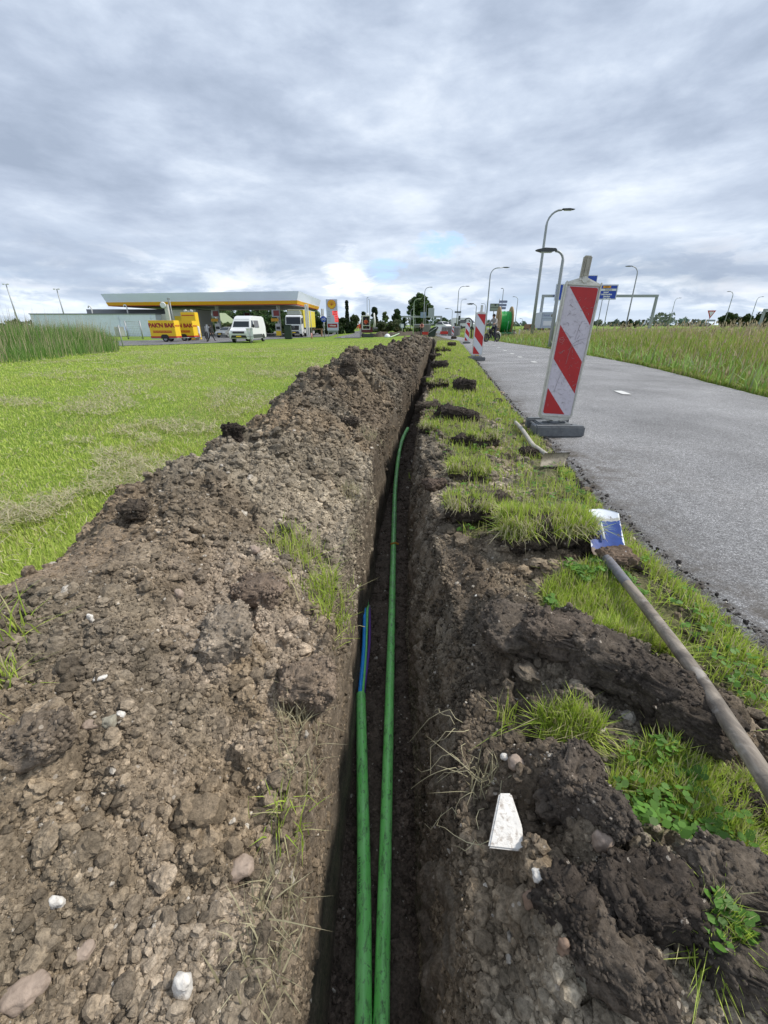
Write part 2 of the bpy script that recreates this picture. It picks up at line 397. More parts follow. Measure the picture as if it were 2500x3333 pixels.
MOUNDS = []   # x, y, sx, sy, angle, h
def mound(u, v, sx, sy, ang, h, z=.05):
    p = atz(u * K9, v * K9, z); MOUNDS.append((p.x, p.y, sx, sy, R(ang), h))
mound(1230, 1400, .26, .10, -14, .09); mound(1400, 1500, .24, .10, -28, .085); mound(1090, 1340, .12, .12, 0, .07)
mound(1300, 1570, .16, .06, -25, .05); mound(1200, 1700, .10, .09, -40, .10); mound(1260, 1800, .05, .13, -10, .12); mound(1100, 1650, .08, .1, 0, .05)
mound(1500, 1980, .22, .09, -20, .12); mound(1330, 2050, .16, .10, -30, .10); mound(1600, 2120, .2, .1, -25, .08); mound(1180, 2000, .07, .12, 0, .09)
mound(1450, 1880, .13, .05, -20, .10)
def lumps(x, y, near=True):
    w = .03 * (fbm(x * 14, y * 14, 71, 3) - .5)
    X, Y = x + w, y - w
    b = .62 * clods(X, Y, .13, 41) * (.35 + fbm(x * 2.5, y * 2.5, 43, 3))
    b = b + .70 * clods(X + .3, Y, .050, 45) * sst((fbm(x * 5, y * 5, 44, 3) - .36) * 4)
    b = b + .35 * bumps(X, Y + .7, .023, 49) + .45 * clods(X, Y + .7, .021, 50) + .007 * (fbm(X * 55, Y * 55, 57, 3) - .5)
    if near: b = b + .60 * bumps(X, Y, .0135, 53)
    return b
def heap_z(x, y, hl, tl):
    w = np.maximum(tl - hl, .05); t = np.clip((x - hl) / w, 0, 1)
    big = fbm(x * 1.1 + 3, y * .9, 21, 3)
    prof = sst(t / (.30 + .12 * big)) * (1 - .80 * sst((t - .52) / .46))
    H = (.20 + .26 * fbm(x * 0 + 2.2, y * .75, 23, 2)) * (1. + .10 * sst((y - 4) / 4)) * (1 - .25 * sst((y - 9) / 14)) * (1 - .45 * sst((y - 22) / 14))
    z = H * prof + .14 * (fbm(x * 2.2, y * 2.2, 25, 4) - .5) * sst(t * 6) * sst((1 - t) * 4)
    d = ((x + .95) / .34) ** 2 + ((y - 1.02) / .24) ** 2          # the trodden hollow
    z = z - .05 * np.exp(-d)
    lm = lumps(x, y) * (1 - .85 * np.exp(-d * 1.3))
    far = sst((y - 1.6) / 3)
    lm = lm + far * (.65 * clods(x + .06 * (fbm(x * 9, y * 9, 73, 2) - .5), y + .05 * (fbm(x * 8, y * 8, 74, 2) - .5), .30, 75) * sst((fbm(x * 1.7, y * 1.7, 77, 3) - .40) * 6) + .60 * clods(x + .3 + .03 * (fbm(x * 20, y * 20, 78, 2) - .5), y, .11, 76))
    lm = lm * (1 - .45 * sst((y - 22) / 14))
    z = z + lm * sst(t * 14) * (.45 + .55 * sst((1 - t) * 9))
    return np.maximum(z, -.01) * fadeY(y)
def fadeY(y): return sst((56 - y) / 8)
def verge_z(x, y, tr, pl):
    w = np.maximum(pl - tr, .05); t = np.clip((x - tr) / w, 0, 1)
    gm = grass_mask(x, y).astype(float)
    m = np.zeros_like(x)
    for (mx, my, sx, sy, a, h) in MOUNDS:
        dx, dy = x - mx, y - my; c, s = math.cos(a), math.sin(a)
        p, q = (dx * c + dy * s) / sx, (-dx * s + dy * c) / sy
        m = np.maximum(m, h * np.exp(-(p * p + q * q) ** 1.6))
    z = m + .05 * (fbm(x * 3.1, y * 3.1, 61, 4) - .42)
    ed = sst(t * 10) * sst((1 - t) * 7)
    cr = np.abs(fbm(x * 6 + y * 4, y * 7 - x * 3, 67, 4) - .5) * 2      # cracks through the clay slabs
    z = z + lumps(x, y) * (1 - .8 * gm) * (.35 + .65 * ed) - .03 * (1 - sst(cr * 5)) * (1 - gm) * sst(m * 12)
    z = z * ed + .02 * gm * ed
    return z * fadeY(y) * sst((1 - t) * 30)

def zone(cols):        # cols: list of (x (NR,), z (NR,)) arrays -> grid
    X = np.stack([c[0] for c in cols], 1); Z = np.stack([c[1] for c in cols], 1); return X, Z
def grid_faces(nr, nc):
    i = np.arange(nr - 1)[:, None] * nc + np.arange(nc - 1)[None, :]; i = i.ravel()
    return np.stack([i, i + 1, i + nc + 1, i + nc], 1)
YY = lambda X: np.repeat(RY[:, None], X.shape[1], 1)
def emit(name, X, Y, Z, mat, cols=None, smooth=True, rows_=None):
    if rows_ is not None: X, Y, Z = X[rows_], Y[rows_], Z[rows_]; cols = None if cols is None else cols[rows_]
    nr, nc = X.shape
    return npmesh(name, np.stack([X, Y, Z], 2).reshape(-1, 3), grid_faces(nr, nc), mat, None if cols is None else cols.reshape(-1, 3), smooth=smooth)
lerp = lambda a, b, t: a + (b - a) * t
BRN = np.array([.225, .174, .118]); DRY = np.array([.36, .31, .235]); DRK = np.array([.052, .042, .034]); GRY = np.array([.192, .163, .122])
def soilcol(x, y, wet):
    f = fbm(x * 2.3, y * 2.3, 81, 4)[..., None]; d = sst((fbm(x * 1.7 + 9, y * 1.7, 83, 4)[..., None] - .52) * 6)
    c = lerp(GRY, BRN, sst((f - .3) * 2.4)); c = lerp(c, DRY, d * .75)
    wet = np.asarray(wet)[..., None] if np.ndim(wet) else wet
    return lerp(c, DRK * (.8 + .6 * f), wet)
# A: lawn side
tA = np.concatenate([-np.geomspace(4500, 1.2, 60), -np.linspace(1.1, 0, 34)])
XA = xHL[:, None] + tA[None, :]; YA = YY(XA)
ZA = base(XA, YA) + .02 * (fbm(XA * 1.3, YA * 1.3, 3, 3) - .5) * sst(-tA * 3)[None, :] * sst((60 - YA) / 20)
emit('lawn_ground', XA, YA, ZA, LAWN).__setitem__('kind', 'structure')
# B: heap of dug-out soil
NB = 300; tB = np.linspace(0, 1, NB)
XB = lerp(xHL[:, None], xTL[:, None], tB); YB = YY(XB); hB = heap_z(XB, YB, xHL[:, None], xTL[:, None])
ZB = base(XB, YB) + hB
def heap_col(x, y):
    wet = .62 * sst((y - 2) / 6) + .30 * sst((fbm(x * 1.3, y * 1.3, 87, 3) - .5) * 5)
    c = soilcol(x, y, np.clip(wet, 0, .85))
    hk = ((x + .95) / .36) ** 2 + ((y - 1.02) / .26) ** 2
    c = lerp(c, np.array([.24, .18, .125]), (.7 * np.exp(-hk))[..., None])
    pale = np.maximum(np.exp(-(((x + .36) / .20) ** 2 + ((y - .95) / .4) ** 2)), .8 * np.exp(-(((x + .28) / .12) ** 2 + ((y - .42) / .25) ** 2)))
    return lerp(c, np.array([.42, .35, .28]), (.6 * pale * sst((fbm(x * 12, y * 12, 88, 3) - .3) * 4))[..., None])
cB = heap_col(XB, YB)
rB = RY < 60
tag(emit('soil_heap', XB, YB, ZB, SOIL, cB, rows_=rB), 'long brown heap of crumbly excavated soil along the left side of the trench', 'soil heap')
emit('lawn_ground', XB[~rB][:, ::60], YB[~rB][:, ::60], ZB[~rB][:, ::60], LAWN).__setitem__('kind', 'structure')
# D: right-hand verge with thrown soil
ND = 250; tD = np.linspace(0, 1, ND) ** 1.08
XD = lerp(xTR[:, None], xPL[:, None], tD); YD = YY(XD); vz = verge_z(XD, YD, xTR[:, None], xPL[:, None]); ZD = base(XD, YD) + vz
gD = grass_mask(XD, YD)
def verge_col(x, y): return soilcol(x, y, np.clip(.08 + .55 * sst((fbm(x * 3.2, y * 3.2, 91, 4) - .40) * 4), 0, 1))
cD = verge_col(XD, YD)
edge = sst((.14 + .05 * (fbm(XD * 7, YD * 7, 93, 3)) - (xPL[:, None] - XD)) / .08)
cD = lerp(cD, np.array([.10, .105, .040]), (gD * .75)[..., None]); cD = lerp(cD, np.array([.032, .028, .025]), edge[..., None])
rD = RY < 64
emit('verge_ground', XD, YD, ZD, SOIL, cD, rows_=rD).__setitem__('kind', 'structure')
emit('lawn_ground', XD[~rD][:, ::50], YD[~rD][:, ::50], ZD[~rD][:, ::50], LAWN).__setitem__('kind', 'structure')
# C: trench, cut walls and floor
rC = RY < 56; yC = RY[rC]; nC = len(yC); fT = fadeT[rC]
DEP = .62 * fT; bz = base(xTL[rC], yC)
lx, lz = xTL[rC], ZB[rC][:, -1]; rx, rz = xTR[rC], ZD[rC][:, 0]
fl = np.maximum(lx + .045, np.interp(yC, TC_Y, TC_X) - .135); fr = np.minimum(fl + .235 + 0 * yC, rx - .015)
NL, NF, NW = 70, 44, 110; cols = []
for i in range(NL):
    t = i / (NL - 1); x = lerp(lx, fl, t ** .8); z = lerp(lz, bz - DEP, t)
    e = math.sin(math.pi * min(t * 1.0, 1)) ** .5
    cr_ = max(0., 1 - t * 2.2)
    s_ = cr_ * 1.1 * (bumps(yC, z, .035, 131) * .6 + bumps(yC, z, .014, 133) * .9 - .012) + .010 * (fbm(yC * 7, z * 3.2, 101, 3) - .5) + .007 * (fbm(yC * 45, z * 5, 103, 3) - .5) + (.09 * (fbm(yC * 7, z * 2.0, 137, 4) - .5) + .07 * (fbm(yC * 22, z * 2.5, 139, 3) - .5)) * sst((yC - .8) / 2.5) + .05 * np.maximum(.16 - t, 0) * (fbm(yC * 14, z * 9, 104, 3) - .3) * 6
    cols.append((x + e * s_ * fT, z))
for i in range(1, NF):
    t = i / NF; x = lerp(fl, fr, t); e = math.sin(math.pi * t) ** .5
    cols.append((x, bz - DEP + e * fT * (.9 * bumps(x, yC, .05, 105) * .5 + .5 * bumps(x, yC, .022, 107) + .02 * (fbm(x * 9, yC * 4, 109, 3) - .5))))
for i in range(NW):
    t = i / (NW - 1); x = lerp(fr, rx, np.clip(.30 * t + .70 * t ** 1.9, 0, 1)); z = lerp(bz - DEP, rz, t)
    e = math.sin(math.pi * t) ** .5; a = np.hypot(x, z) * 0 + t * .62
    s_ = .35 * bumps(yC, a, .09, 111) + .65 * bumps(yC, a, .034, 113) + .85 * bumps(yC, a, .016, 117) + .8 * bumps(yC, a, .009, 119) + .07 * (fbm(yC * 5, a * 5, 115, 4) - .5)
    cols.append((x - e * s_ * .75 * fT, z + e * s_ * .35 * fT))
XC, ZC = zone(cols); YC = np.repeat(yC[:, None], XC.shape[1], 1)
XC[:, 0], ZC[:, 0] = lx, lz
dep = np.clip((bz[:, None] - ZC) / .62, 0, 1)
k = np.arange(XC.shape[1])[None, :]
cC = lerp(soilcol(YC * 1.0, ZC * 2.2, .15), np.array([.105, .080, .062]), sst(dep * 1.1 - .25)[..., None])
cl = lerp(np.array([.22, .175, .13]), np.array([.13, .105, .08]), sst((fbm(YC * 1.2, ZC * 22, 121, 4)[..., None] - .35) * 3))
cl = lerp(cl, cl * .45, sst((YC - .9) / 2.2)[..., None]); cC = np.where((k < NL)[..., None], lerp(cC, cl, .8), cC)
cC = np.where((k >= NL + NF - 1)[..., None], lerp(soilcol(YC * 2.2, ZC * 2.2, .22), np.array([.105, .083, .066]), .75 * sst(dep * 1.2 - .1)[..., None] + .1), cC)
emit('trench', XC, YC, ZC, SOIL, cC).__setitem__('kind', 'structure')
# E: cycle path
tE = np.concatenate([[0, .004, .012, .03], np.linspace(.06, .94, 40), [.97, .988, .996, 1]])
XE = lerp(xPL[:, None], xPR[:, None], tE); YE = YY(XE)
lip = np.minimum(sst(tE * 90), sst((1 - tE) * 90))[None, :] * (.018 + .008 * sst(.9 - YE))
ZE = base(XE, YE) + lip + .03 * np.sin(math.pi * tE)[None, :]
rE = RY < 75
dE = np.exp(-(XE - xPL[:, None]) / .16) + .5 * np.exp(-(XE - xPL[:, None]) / .6) * sst((fbm(XE * 1.5, YE * 1.1, 141, 3) - .5) * 6) + .35 * np.exp(-(xPR[:, None] - XE) / .15)
emit('cycle_path', XE, YE, ZE, ASPH, np.repeat(np.clip(dE, 0, 1)[..., None], 3, 2), rows_=rE).__setitem__('kind', 'structure')
emit('lawn_ground', XE[~rE][:, ::8], YE[~rE][:, ::8], ZE[~rE][:, ::8], LAWN).__setitem__('kind', 'structure')
def path_z(x, y):
    l = np.interp(y, PL_Y, PL_X); r = np.interp(y, PR_Y, PR_X); t = np.clip((x - l) / (r - l), 0, 1)
    return float(base(x, y) + .02 + .03 * math.sin(math.pi * t))
# F: meadow side
tF = np.concatenate([np.linspace(0, 3.5, 40), np.geomspace(4, 4500, 60)])
XF = xPR[:, None] + tF[None, :]; YF = YY(XF); ZF = base(XF, YF)
emit('meadow_ground', XF, YF, ZF, LAWN).__setitem__('kind', 'structure')

# path centre dashes
dash = [atz(u, v, -.02) for u, v in [(2450, 1500), (2020, 1298), (1735, 1188), (1693, 1170), (1671, 1158), (1646, 1145), (1630, 1132), (1614, 1122)]]
ys = [1.0, 3.0, 5.75, 9.2, 12.0, 14.8, 17.6, 20.4, 23.2, 26.0, 29.0, 32.0]
Vd, Fd = [], []
def centre(y): return .5 * (np.interp(y, PL_Y, PL_X) + np.interp(y, PR_Y, PR_X))
dash = [(2.35, .5), (3.27, 5.86), (3.79, 11.1), (4.0, 13.0), (4.25, 14.7), (4.6, 16.9), (5.1, 19.8), (5.6, 22.7), (6.0, 25.2), (6.4, 28.2), (6.9, 31.5)]
for i, (x, y) in enumerate(dash):
    x2, y2 = dash[min(i + 1, len(dash) - 1)]; x1, y1 = dash[max(i - 1, 0)]
    a = math.atan2(x2 - x1, y2 - y1); L = .17 if i else .3; w = .06; n0 = len(Vd)
    for k_ in range(5):
        for s_ in (-1, 1):
            q = (k_ / 4 - .5) * 2 * L; w_ = w * (1 if 0 < k_ < 4 else .8)
            X_, Y_ = x + math.sin(a) * q + math.cos(a) * w_ * s_, y + math.cos(a) * q - math.sin(a) * w_ * s_
            Vd.append((X_, Y_, path_z(X_, Y_) + .006))
    Fd += [[n0 + 2 * k_, n0 + 2 * k_ + 1, n0 + 2 * k_ + 3, n0 + 2 * k_ + 2] for k_ in range(4)]
for k_ in range(25):
    xa = np.interp(11.0, PL_Y, PL_X) + .05; xb = np.interp(11.0, PR_Y, PR_X) - .1; X_ = xa + (xb - xa) * k_ / 24; Y_ = 11.0 + .02 * math.sin(k_ * 1.7); n0 = len(Vd)
    Vd += [(X_, Y_, path_z(X_, Y_) + .006), (X_, Y_ + .028, path_z(X_, Y_ + .028) + .006)]
    if k_: Fd.append([n0 - 2, n0, n0 + 1, n0 - 1])
o = npmesh('path_markings', Vd, np.array(Fd), M_('road_marking', (.62, .62, .60), .7, var=.1, scale=30, dirt=.5, dcol=(.15, .15, .15))); o['kind'] = 'structure'

# surface height lookup near the camera
def surf(x, y):
    x = np.atleast_1d(np.asarray(x, float)); y = np.atleast_1d(np.asarray(y, float))
    i = lambda a: np.interp(y, RY, a)
    hl, tl, tr, pl = i(xHL), i(xTL), i(xTR), i(xPL); z = base(x, y)
    hz_ = heap_z(x, y, hl, tl); v_ = verge_z(x, y, tr, pl)
    z = z + np.where((x > hl) & (x < tl), hz_, 0) + np.where((x > tr) & (x < pl), v_, 0) + np.where((x > pl) & (x < i(xPR)), .035, 0)
    return np.where((x >= tl) & (x <= tr), z - .6, z)
def snap(u, v, dz=0., it=30):
    """where the sight line of a photo pixel meets the modelled ground"""
    d = ray(u, v); prev = 0.; t = .2 / d.length
    step = .012 / d.length
    ts = np.concatenate([np.arange(.25, 4, .008), np.geomspace(4, 60, 2500)]) / d.length
    X, Y, Z = d.x * ts, d.y * ts, CAMZ + d.z * ts
    g = surf(X, Y); hit = Z < g + dz
    if not hit.any(): return at(u, v)
    k_ = np.argmax(hit)
    return Vector((X[k_], Y[k_], float(g[k_])))
# ------------------------------------------------------------------ blades of grass
def blades(name, P, h, w, col, lean=.5, az=None, mat=None, tipc=1.15, leanv=None, seed=None, drop=0.):
    n = len(P); P = np.asarray(P, float); h = np.broadcast_to(h, n); w = np.broadcast_to(w, n)
    az = rng.uniform(0, 2 * np.pi, n) if az is None else az
    L = (np.abs(rng.normal(0, lean, n)) if leanv is None else leanv) * h
    d = np.stack([np.cos(az), np.sin(az), 0 * az], 1); fa = az + np.pi / 2 + rng.normal(0, .6, n)
    s = np.stack([np.cos(fa), np.sin(fa), 0 * fa], 1) * (w / 2)[:, None]
    up = np.array([0, 0, 1.]); zt = np.sqrt(np.maximum(h ** 2 - np.minimum(L, h * .96) ** 2, 0)) * 1.
    m = P + d * (L * .33)[:, None] + up * (zt * .60)[:, None]
    t = P + d * L[:, None] + up * (zt * (1 - drop))[:, None]
    V = np.stack([P - s, P + s, m - s * .75, m + s * .75, t], 1).reshape(-1, 3)
    b = np.arange(n) * 5
    Q = np.stack([b, b + 1, b + 3, b + 2], 1); T = np.stack([b + 2, b + 3, b + 4], 1)
    C = np.repeat(np.asarray(col, float)[:, None, :], 5, 1)
    C[:, 4] *= tipc; C = np.clip(C, 0, 1).reshape(-1, 3)
    return V, Q, T, C
def join(name, parts, mat, parent=None):
    V, Q, T, C, o = [], [], [], [], 0
    for p in parts: V.append(p[0]); Q.append(p[1] + o); T.append(p[2] + o); C.append(p[3]); o += len(p[0])
    return npmesh(name, np.concatenate(V), [np.concatenate(Q), np.concatenate(T)], mat, np.concatenate(C), parent=parent)
def gcol(n, kind='lawn', x=None, y=None):
    g = rng.uniform(0, 1, (n, 1)); r = rng.uniform(0, 1, n)
    if kind == 'lawn':
        c = lerp(np.array([.31, .43, .07]), np.array([.60, .69, .165]), g)
        tan = np.array([.52, .50, .22])
        p = .10 if x is None else .12 + .50 * sst((fbm(x * .9 + y * .35, y * .5, 201, 4) - .54) * 9) + .25 * sst((fbm(x * .25, y * .3, 205, 3) - .5) * 5)
        return np.where((r < p)[:, None], tan * (.7 + .5 * g), c)
    if kind == 'verge':
        c = lerp(np.array([.25, .38, .04]), np.array([.54, .64, .12]), g)
        return np.where((r < .30)[:, None], np.array([.48, .44, .24]) * (.7 + .5 * g), c)
    if kind == 'dry': return lerp(np.array([.40, .36, .22]), np.array([.60, .55, .36]), g)
    if kind == 'reed':
        c = lerp(np.array([.08, .17, .035]), np.array([.22, .36, .09]), g)
        return np.where((r < .14)[:, None], np.array([.42, .40, .22]), c)
    if kind == 'meadow':
        c = lerp(np.array([.17, .27, .035]), np.array([.35, .44, .09]), g)
        return np.where((r < .22)[:, None], np.array([.46, .40, .20]) * (.8 + .4 * g), c)
# lawn: log-uniform in distance, wide enough for a side step
def sample_lawn(n, y0, y1, side=1.9):
    y = np.exp(rng.uniform(math.log(y0), math.log(y1), n)); y[:n // 14] = rng.uniform(-2., y0, n // 14); hl = np.interp(y, RY, xHL)
    x = hl + .04 - rng.uniform(0, 1, n) ** 1.15 * (np.maximum(y, .9) * 1.35 + .8); return x, y
N = 330000
x, y = sample_lawn(N, .9, 46); dist = np.hypot(x, y)
keep = ~((y > 43) & (x < -14)); x, y, dist = x[keep], y[keep], dist[keep]; n = len(x)
pt = fbm(x * .8, y * .8, 211, 4)
h = (.017 + .024 * rng.uniform(0, 1, n) ** 1.5 + .022 * sst((pt - .5) * 4)) * (1 + dist * .012); w = .0022 + .0011 * dist ** .95
lawn1 = blades('x', np.stack([x, y, base(x, y) - .004], 1), h, w, gcol(n, 'lawn', x, y), .55)
# fringe against the heap
n = 14000; y = np.exp(rng.uniform(math.log(.9), math.log(30), n)); x = np.interp(y, RY, xHL) - np.abs(rng.normal(0, .05, n)) * (1 + y * .1) + .04
fr_ = blades('x', np.stack([x, y, base(x, y)], 1), rng.uniform(.05, .11, n), .003 + .0008 * y, gcol(n), .6)
# mown clippings lying in swathes
n = 80000; y = np.exp(rng.uniform(math.log(1.3), math.log(22), n)); x = np.interp(y, RY, xHL) - rng.uniform(.05, 1, n) * (y * 1.2 + .8)
k_ = (fbm(x * 1.9 + y * .9, y * 1.5, 221, 4) > .585) | (rng.uniform(0, 1, n) < .04); x, y = x[k_], y[k_]; n = len(x)
cl_ = blades('x', np.stack([x, y, base(x, y) + rng.uniform(.02, .05, n)], 1), rng.uniform(.05, .10, n), .003 + .0011 * y, gcol(n, 'dry'), leanv=rng.uniform(.85, 1.1, n), drop=.4)
tag(join('lawn_grass', [lawn1, fr_, cl_], BLADE), kind='stuff')

# verge grass
def in_polys(n, polys, ymax=30.):
    out = []
    for p in polys:
        a = np.array(p); lo, hi = a.min(0), np.minimum(a.max(0), [99, ymax]); 
        ar = 0.; m = int(n * 3); xx = rng.uniform(lo[0], hi[0], m); yy = lo[1] + (hi[1] - lo[1]) * rng.uniform(0, 1, m) ** 1.7
        k_ = poly_mask(xx, yy, p); out.append((xx[k_][:n], yy[k_][:n]))
    return out
parts_ = []
_c1, _c2 = at(1800, 1530), atz(1966, 1740, .03)
def cleared(x, y): return (np.abs(x - _c1.x) < .16) & (y > _c1.y - .22) & (y < _c1.y + .06) | (np.abs(x - _c2.x) < .10) & (y > 1.30) & (y < 1.62)
for (xx, yy), nn in zip(in_polys(60000, GRASS_POLYS), (9000, 15000, 55000, 1100, 1400)):
    xx, yy = xx[:nn], yy[:nn]; n = len(xx); zz = surf(xx, yy); d = np.hypot(xx, yy)
    dens = (fbm(xx * 6, yy * 5, 231, 3) > .36) & ~cleared(xx, yy); xx, yy, zz, d = xx[dens], yy[dens], zz[dens], d[dens]; n = len(xx)
    parts_.append(blades('x', np.stack([xx, yy, zz - .004], 1), rng.uniform(.025, .075, n) * (1 + d * .03), .0022 + .0010 * d, gcol(n, 'verge'), .75))
n = 9000; yy = np.exp(rng.uniform(math.log(.9), math.log(30), n)); xx = np.interp(yy, RY, xPL) - .03 - np.abs(rng.normal(0, .05, n)); kk = fbm(xx * 5, yy * 4, 233, 3) > .45; xx, yy = xx[kk], yy[kk]; n = len(xx)
parts_.append(blades('x', np.stack([xx, yy, surf(xx, yy)], 1), rng.uniform(.03, .07, n), .003 + .0010 * yy, gcol(n, 'verge'), .8))
n = 26000; yy = rng.uniform(5, 34, n); a_, b_ = np.interp(yy, RY, xTR), np.interp(yy, RY, xPL); xx = a_ + (b_ - a_) * rng.uniform(.05, .97, n)
parts_.append(blades('x', np.stack([xx, yy, surf(xx, yy)], 1), rng.uniform(.05, .10, n), .004 + .0011 * yy, gcol(n, 'verge'), .7))
tag(join('verge_grass', parts_, BLADE), kind='stuff')

# clover and other broad leaves
def leaves(name, P, r, col, kind='stuff'):
    n = len(P); a = rng.uniform(0, 6.28, n); V = []; k = 6
    tilt = rng.normal(0, .35, (n, 2)); ang = np.linspace(0, 2 * np.pi, k, endpoint=False)
    rr = np.array([1, .82, .85, 1, .85, .82])
    vx = np.cos(a[:, None] + ang) * rr * r[:, None]; vy = np.sin(a[:, None] + ang) * rr * r[:, None] * .85
    vz = vx * tilt[:, :1] + vy * tilt[:, 1:]
    V = np.stack([P[:, :1] + vx, P[:, 1:2] + vy, P[:, 2:] + vz], 2).reshape(-1, 3)
    F = np.arange(n * k).reshape(n, k)
    o = npmesh(name, V, F, BLADE, np.repeat(col, k, 0)); tag(o, kind=kind); return o
cp, cr, cc = [], [], []
for (xx, yy), nn in zip(in_polys(9000, GRASS_POLYS), (700, 110, 900, 40, 0)):
    xx, yy = xx[:nn * 2], yy[:nn * 2]; k_ = fbm(xx * 4, yy * 3, 241, 3) > .47; xx, yy = xx[k_][:nn], yy[k_][:nn]
    zz = surf(xx, yy) + rng.uniform(.02, .055, len(xx))
    for i in range(len(xx)):
        g_ = rng.uniform(.6, 1.2); a0 = rng.uniform(0, 6.28)
        for q in range(3):
            r_ = rng.uniform(.0055, .0095) * (1 + .12 * yy[i]); cp.append((xx[i] + math.cos(a0 + q * 2.1) * r_, yy[i] + math.sin(a0 + q * 2.1) * r_, zz[i])); cr.append(r_)
            cc.append((.12 * g_, .26 * g_, .040 * g_))
leaves('clover', np.array(cp), np.array(cr), np.array(cc))

# tufts standing on the edges of the trench and on the heap
def tuft(u, v, label, n=60, r=.03, h=.07, kind='verge', dz=0., lean=.8, az=None, w=.0028, cat='grass tuft', name='grass_tuft', group='grass tufts on the dug soil', z=None):
    p = snap(u * K9, v * K9) if z is None else atz(u * K9, v * K9, z); p.z += dz; n = int(n * 1.8)
    dx, dy = rng.normal(0, r, n), rng.normal(0, r, n) * 1.2
    P = np.stack([dx, dy, 0 * dx], 1)
    if z is None: P[:, 2] = surf(p.x + dx, p.y + dy) - p.z + dz; P[:, 2] = np.clip(P[:, 2], -.06, .08)
    sc = 1 + .12 * p.y
    b_ = blades('x', P, rng.uniform(.5, 1.15, n) * h, w * sc * rng.uniform(.6, 1.2, n), gcol(n, kind), lean, az=None if az is None else rng.normal(az, .7, n))
    if kind == 'dry': b_[3][:] = b_[3] * .85
    o = join(name, [b_], BLADE); o.location = p
    return tag(o, label, cat, group)
TUFTS = [(640, 1190, 'leafy green grass tuft lying on the heap above the blue tube end', 190, .045, .08, 'verge'),
 (705, 1270, 'yellow green grass tuft on the left trench edge just above the blue tube end', 170, .04, .08, 'verge'),
 (722, 1370, 'ragged grass tuft on the left trench edge beside the blue and purple tubes', 110, .03, .07, 'verge'),
 (762, 1070, 'small pale grass tuft on the left trench edge far up beside the long duct', 80, .04, .08, 'dry'),
 (640, 1560, 'thin dry grass tuft with pale roots on the heap level with the cut duct end', 60, .025, .07, 'dry'),
 (642, 1690, 'sparse pale grass tuft on the left trench rim below the cut duct end', 44, .02, .055, 'dry'),
 (636, 1860, 'green grass tuft leaning into the trench near the round pale rock', 48, .02, .06, 'verge'),
 (606, 2010, 'dry bent grass tuft on the left trench rim near the bottom of the picture', 60, .02, .06, 'dry'),
 (576, 2120, 'grass tuft on the left trench rim lowest in the picture', 40, .02, .055, 'dry'),
 (20, 1370, 'long green grass tuft at the far left on top of the heap', 26, .02, .09, 'verge'),
 (15, 1470, 'small green grass tuft at the far left below the longer one', 30, .015, .07, 'verge'),
 (920, 1300, 'small leafy sprout on the right trench rim beside the long duct', 26, .014, .05, 'verge'),
 (1090, 1560, 'thin upright grass sprout on the right bank left of the dark soil slab', 26, .014, .08, 'verge'),
 (800, 950, 'yellowish grass tuft on the heap side near the far end of the long duct', 70, .05, .09, 'dry'),
 (1040, 1690, 'dry stalks on the right trench rim above the white triangular stone', 40, .02, .07, 'dry')]
for t_ in TUFTS: tuft(t_[0], t_[1], t_[2], t_[3], t_[4], t_[5], t_[6])
# pale roots hanging into the trench on the right
p = snap(990 * K9, 1850 * K9)
def roots(name, p, n, L, spread, label, dirv=(-1, .1)):
    mb = MB()
    for i in range(n):
        q = Vector((0 + random.uniform(-.01, .02), random.uniform(-spread, spread), random.uniform(-.03, .03)))
        a = math.atan2(dirv[1], dirv[0]) + random.uniform(-1.1, 1.1); l = L * random.uniform(.35, 1.25); pts = []
        for k in range(7):
            t = k / 6; pts.append(q + Vector((math.cos(a) * l * t, math.sin(a) * l * t, .02 * math.sin(3 * t) - .75 * l * t * t + random.uniform(-.004, .004))))
            a += random.uniform(-.4, .4)
        mb.tube(pts, [.0009 * (1 - .6 * k / 6) for k in range(7)], 4, False)
    o = mb.build(name, ROOTM, loc=p); return tag(o, label, 'roots')
ROOTM = M_('pale_root', (.50, .45, .28), .7, var=.3, scale=30)
roots('hanging_roots', p, 15, .11, .15, 'pale grass roots and bleached blades hanging into the trench from the right bank')
o = roots('hanging_roots', snap(755 * K9, 1290 * K9), 14, .05, .08, 'fine pale roots sticking out of the left trench wall beside the blue tube', (1, 0))

# reeds at the left edge
poly = [tuple(at(u, v)[:2]) for u, v in [(-420, 1215), (0, 1187), (120, 1178), (250, 1160), (388, 1146), (392, 1138), (300, 1126), (0, 1128), (-500, 1130)]]
a = np.array(poly); lo, hi = a.min(0), a.max(0); n = 60000
xx, yy = rng.uniform(lo[0], hi[0], n), rng.uniform(lo[1], hi[1], n); k_ = poly_mask(xx, yy, poly); xx, yy = xx[k_], yy[k_]
yy_ = yy; n = len(xx); P = np.stack([xx, yy, base(xx, yy)], 1)
e_ = np.clip((xx - np.interp(yy, [14, 17, 21, 25], [-15, -12.3, -12.4, -14.6])) / -3.0, 0, 1)
hh = rng.uniform(.7, 1.2, n) * (.50 + .80 * np.sqrt(e_)) * (.8 + .4 * fbm(xx * .6, yy * .6, 251, 3))
b1 = blades('x', P, hh, rng.uniform(.010, .022, n), gcol(n, 'reed'), .36, az=rng.normal(-.2, 1.2, n))
ns = n // 12; sel = rng.choice(n, ns, False)
b2 = blades('x', P[sel], hh[sel] * 1.25 + .12, .020, np.tile([.45, .38, .26], (ns, 1)) * rng.uniform(.7, 1.2, (ns, 1)), .2, az=rng.normal(-.2, .5, ns))
o = join('reeds', [b1, b2], BLADE); tag(o, kind='stuff')

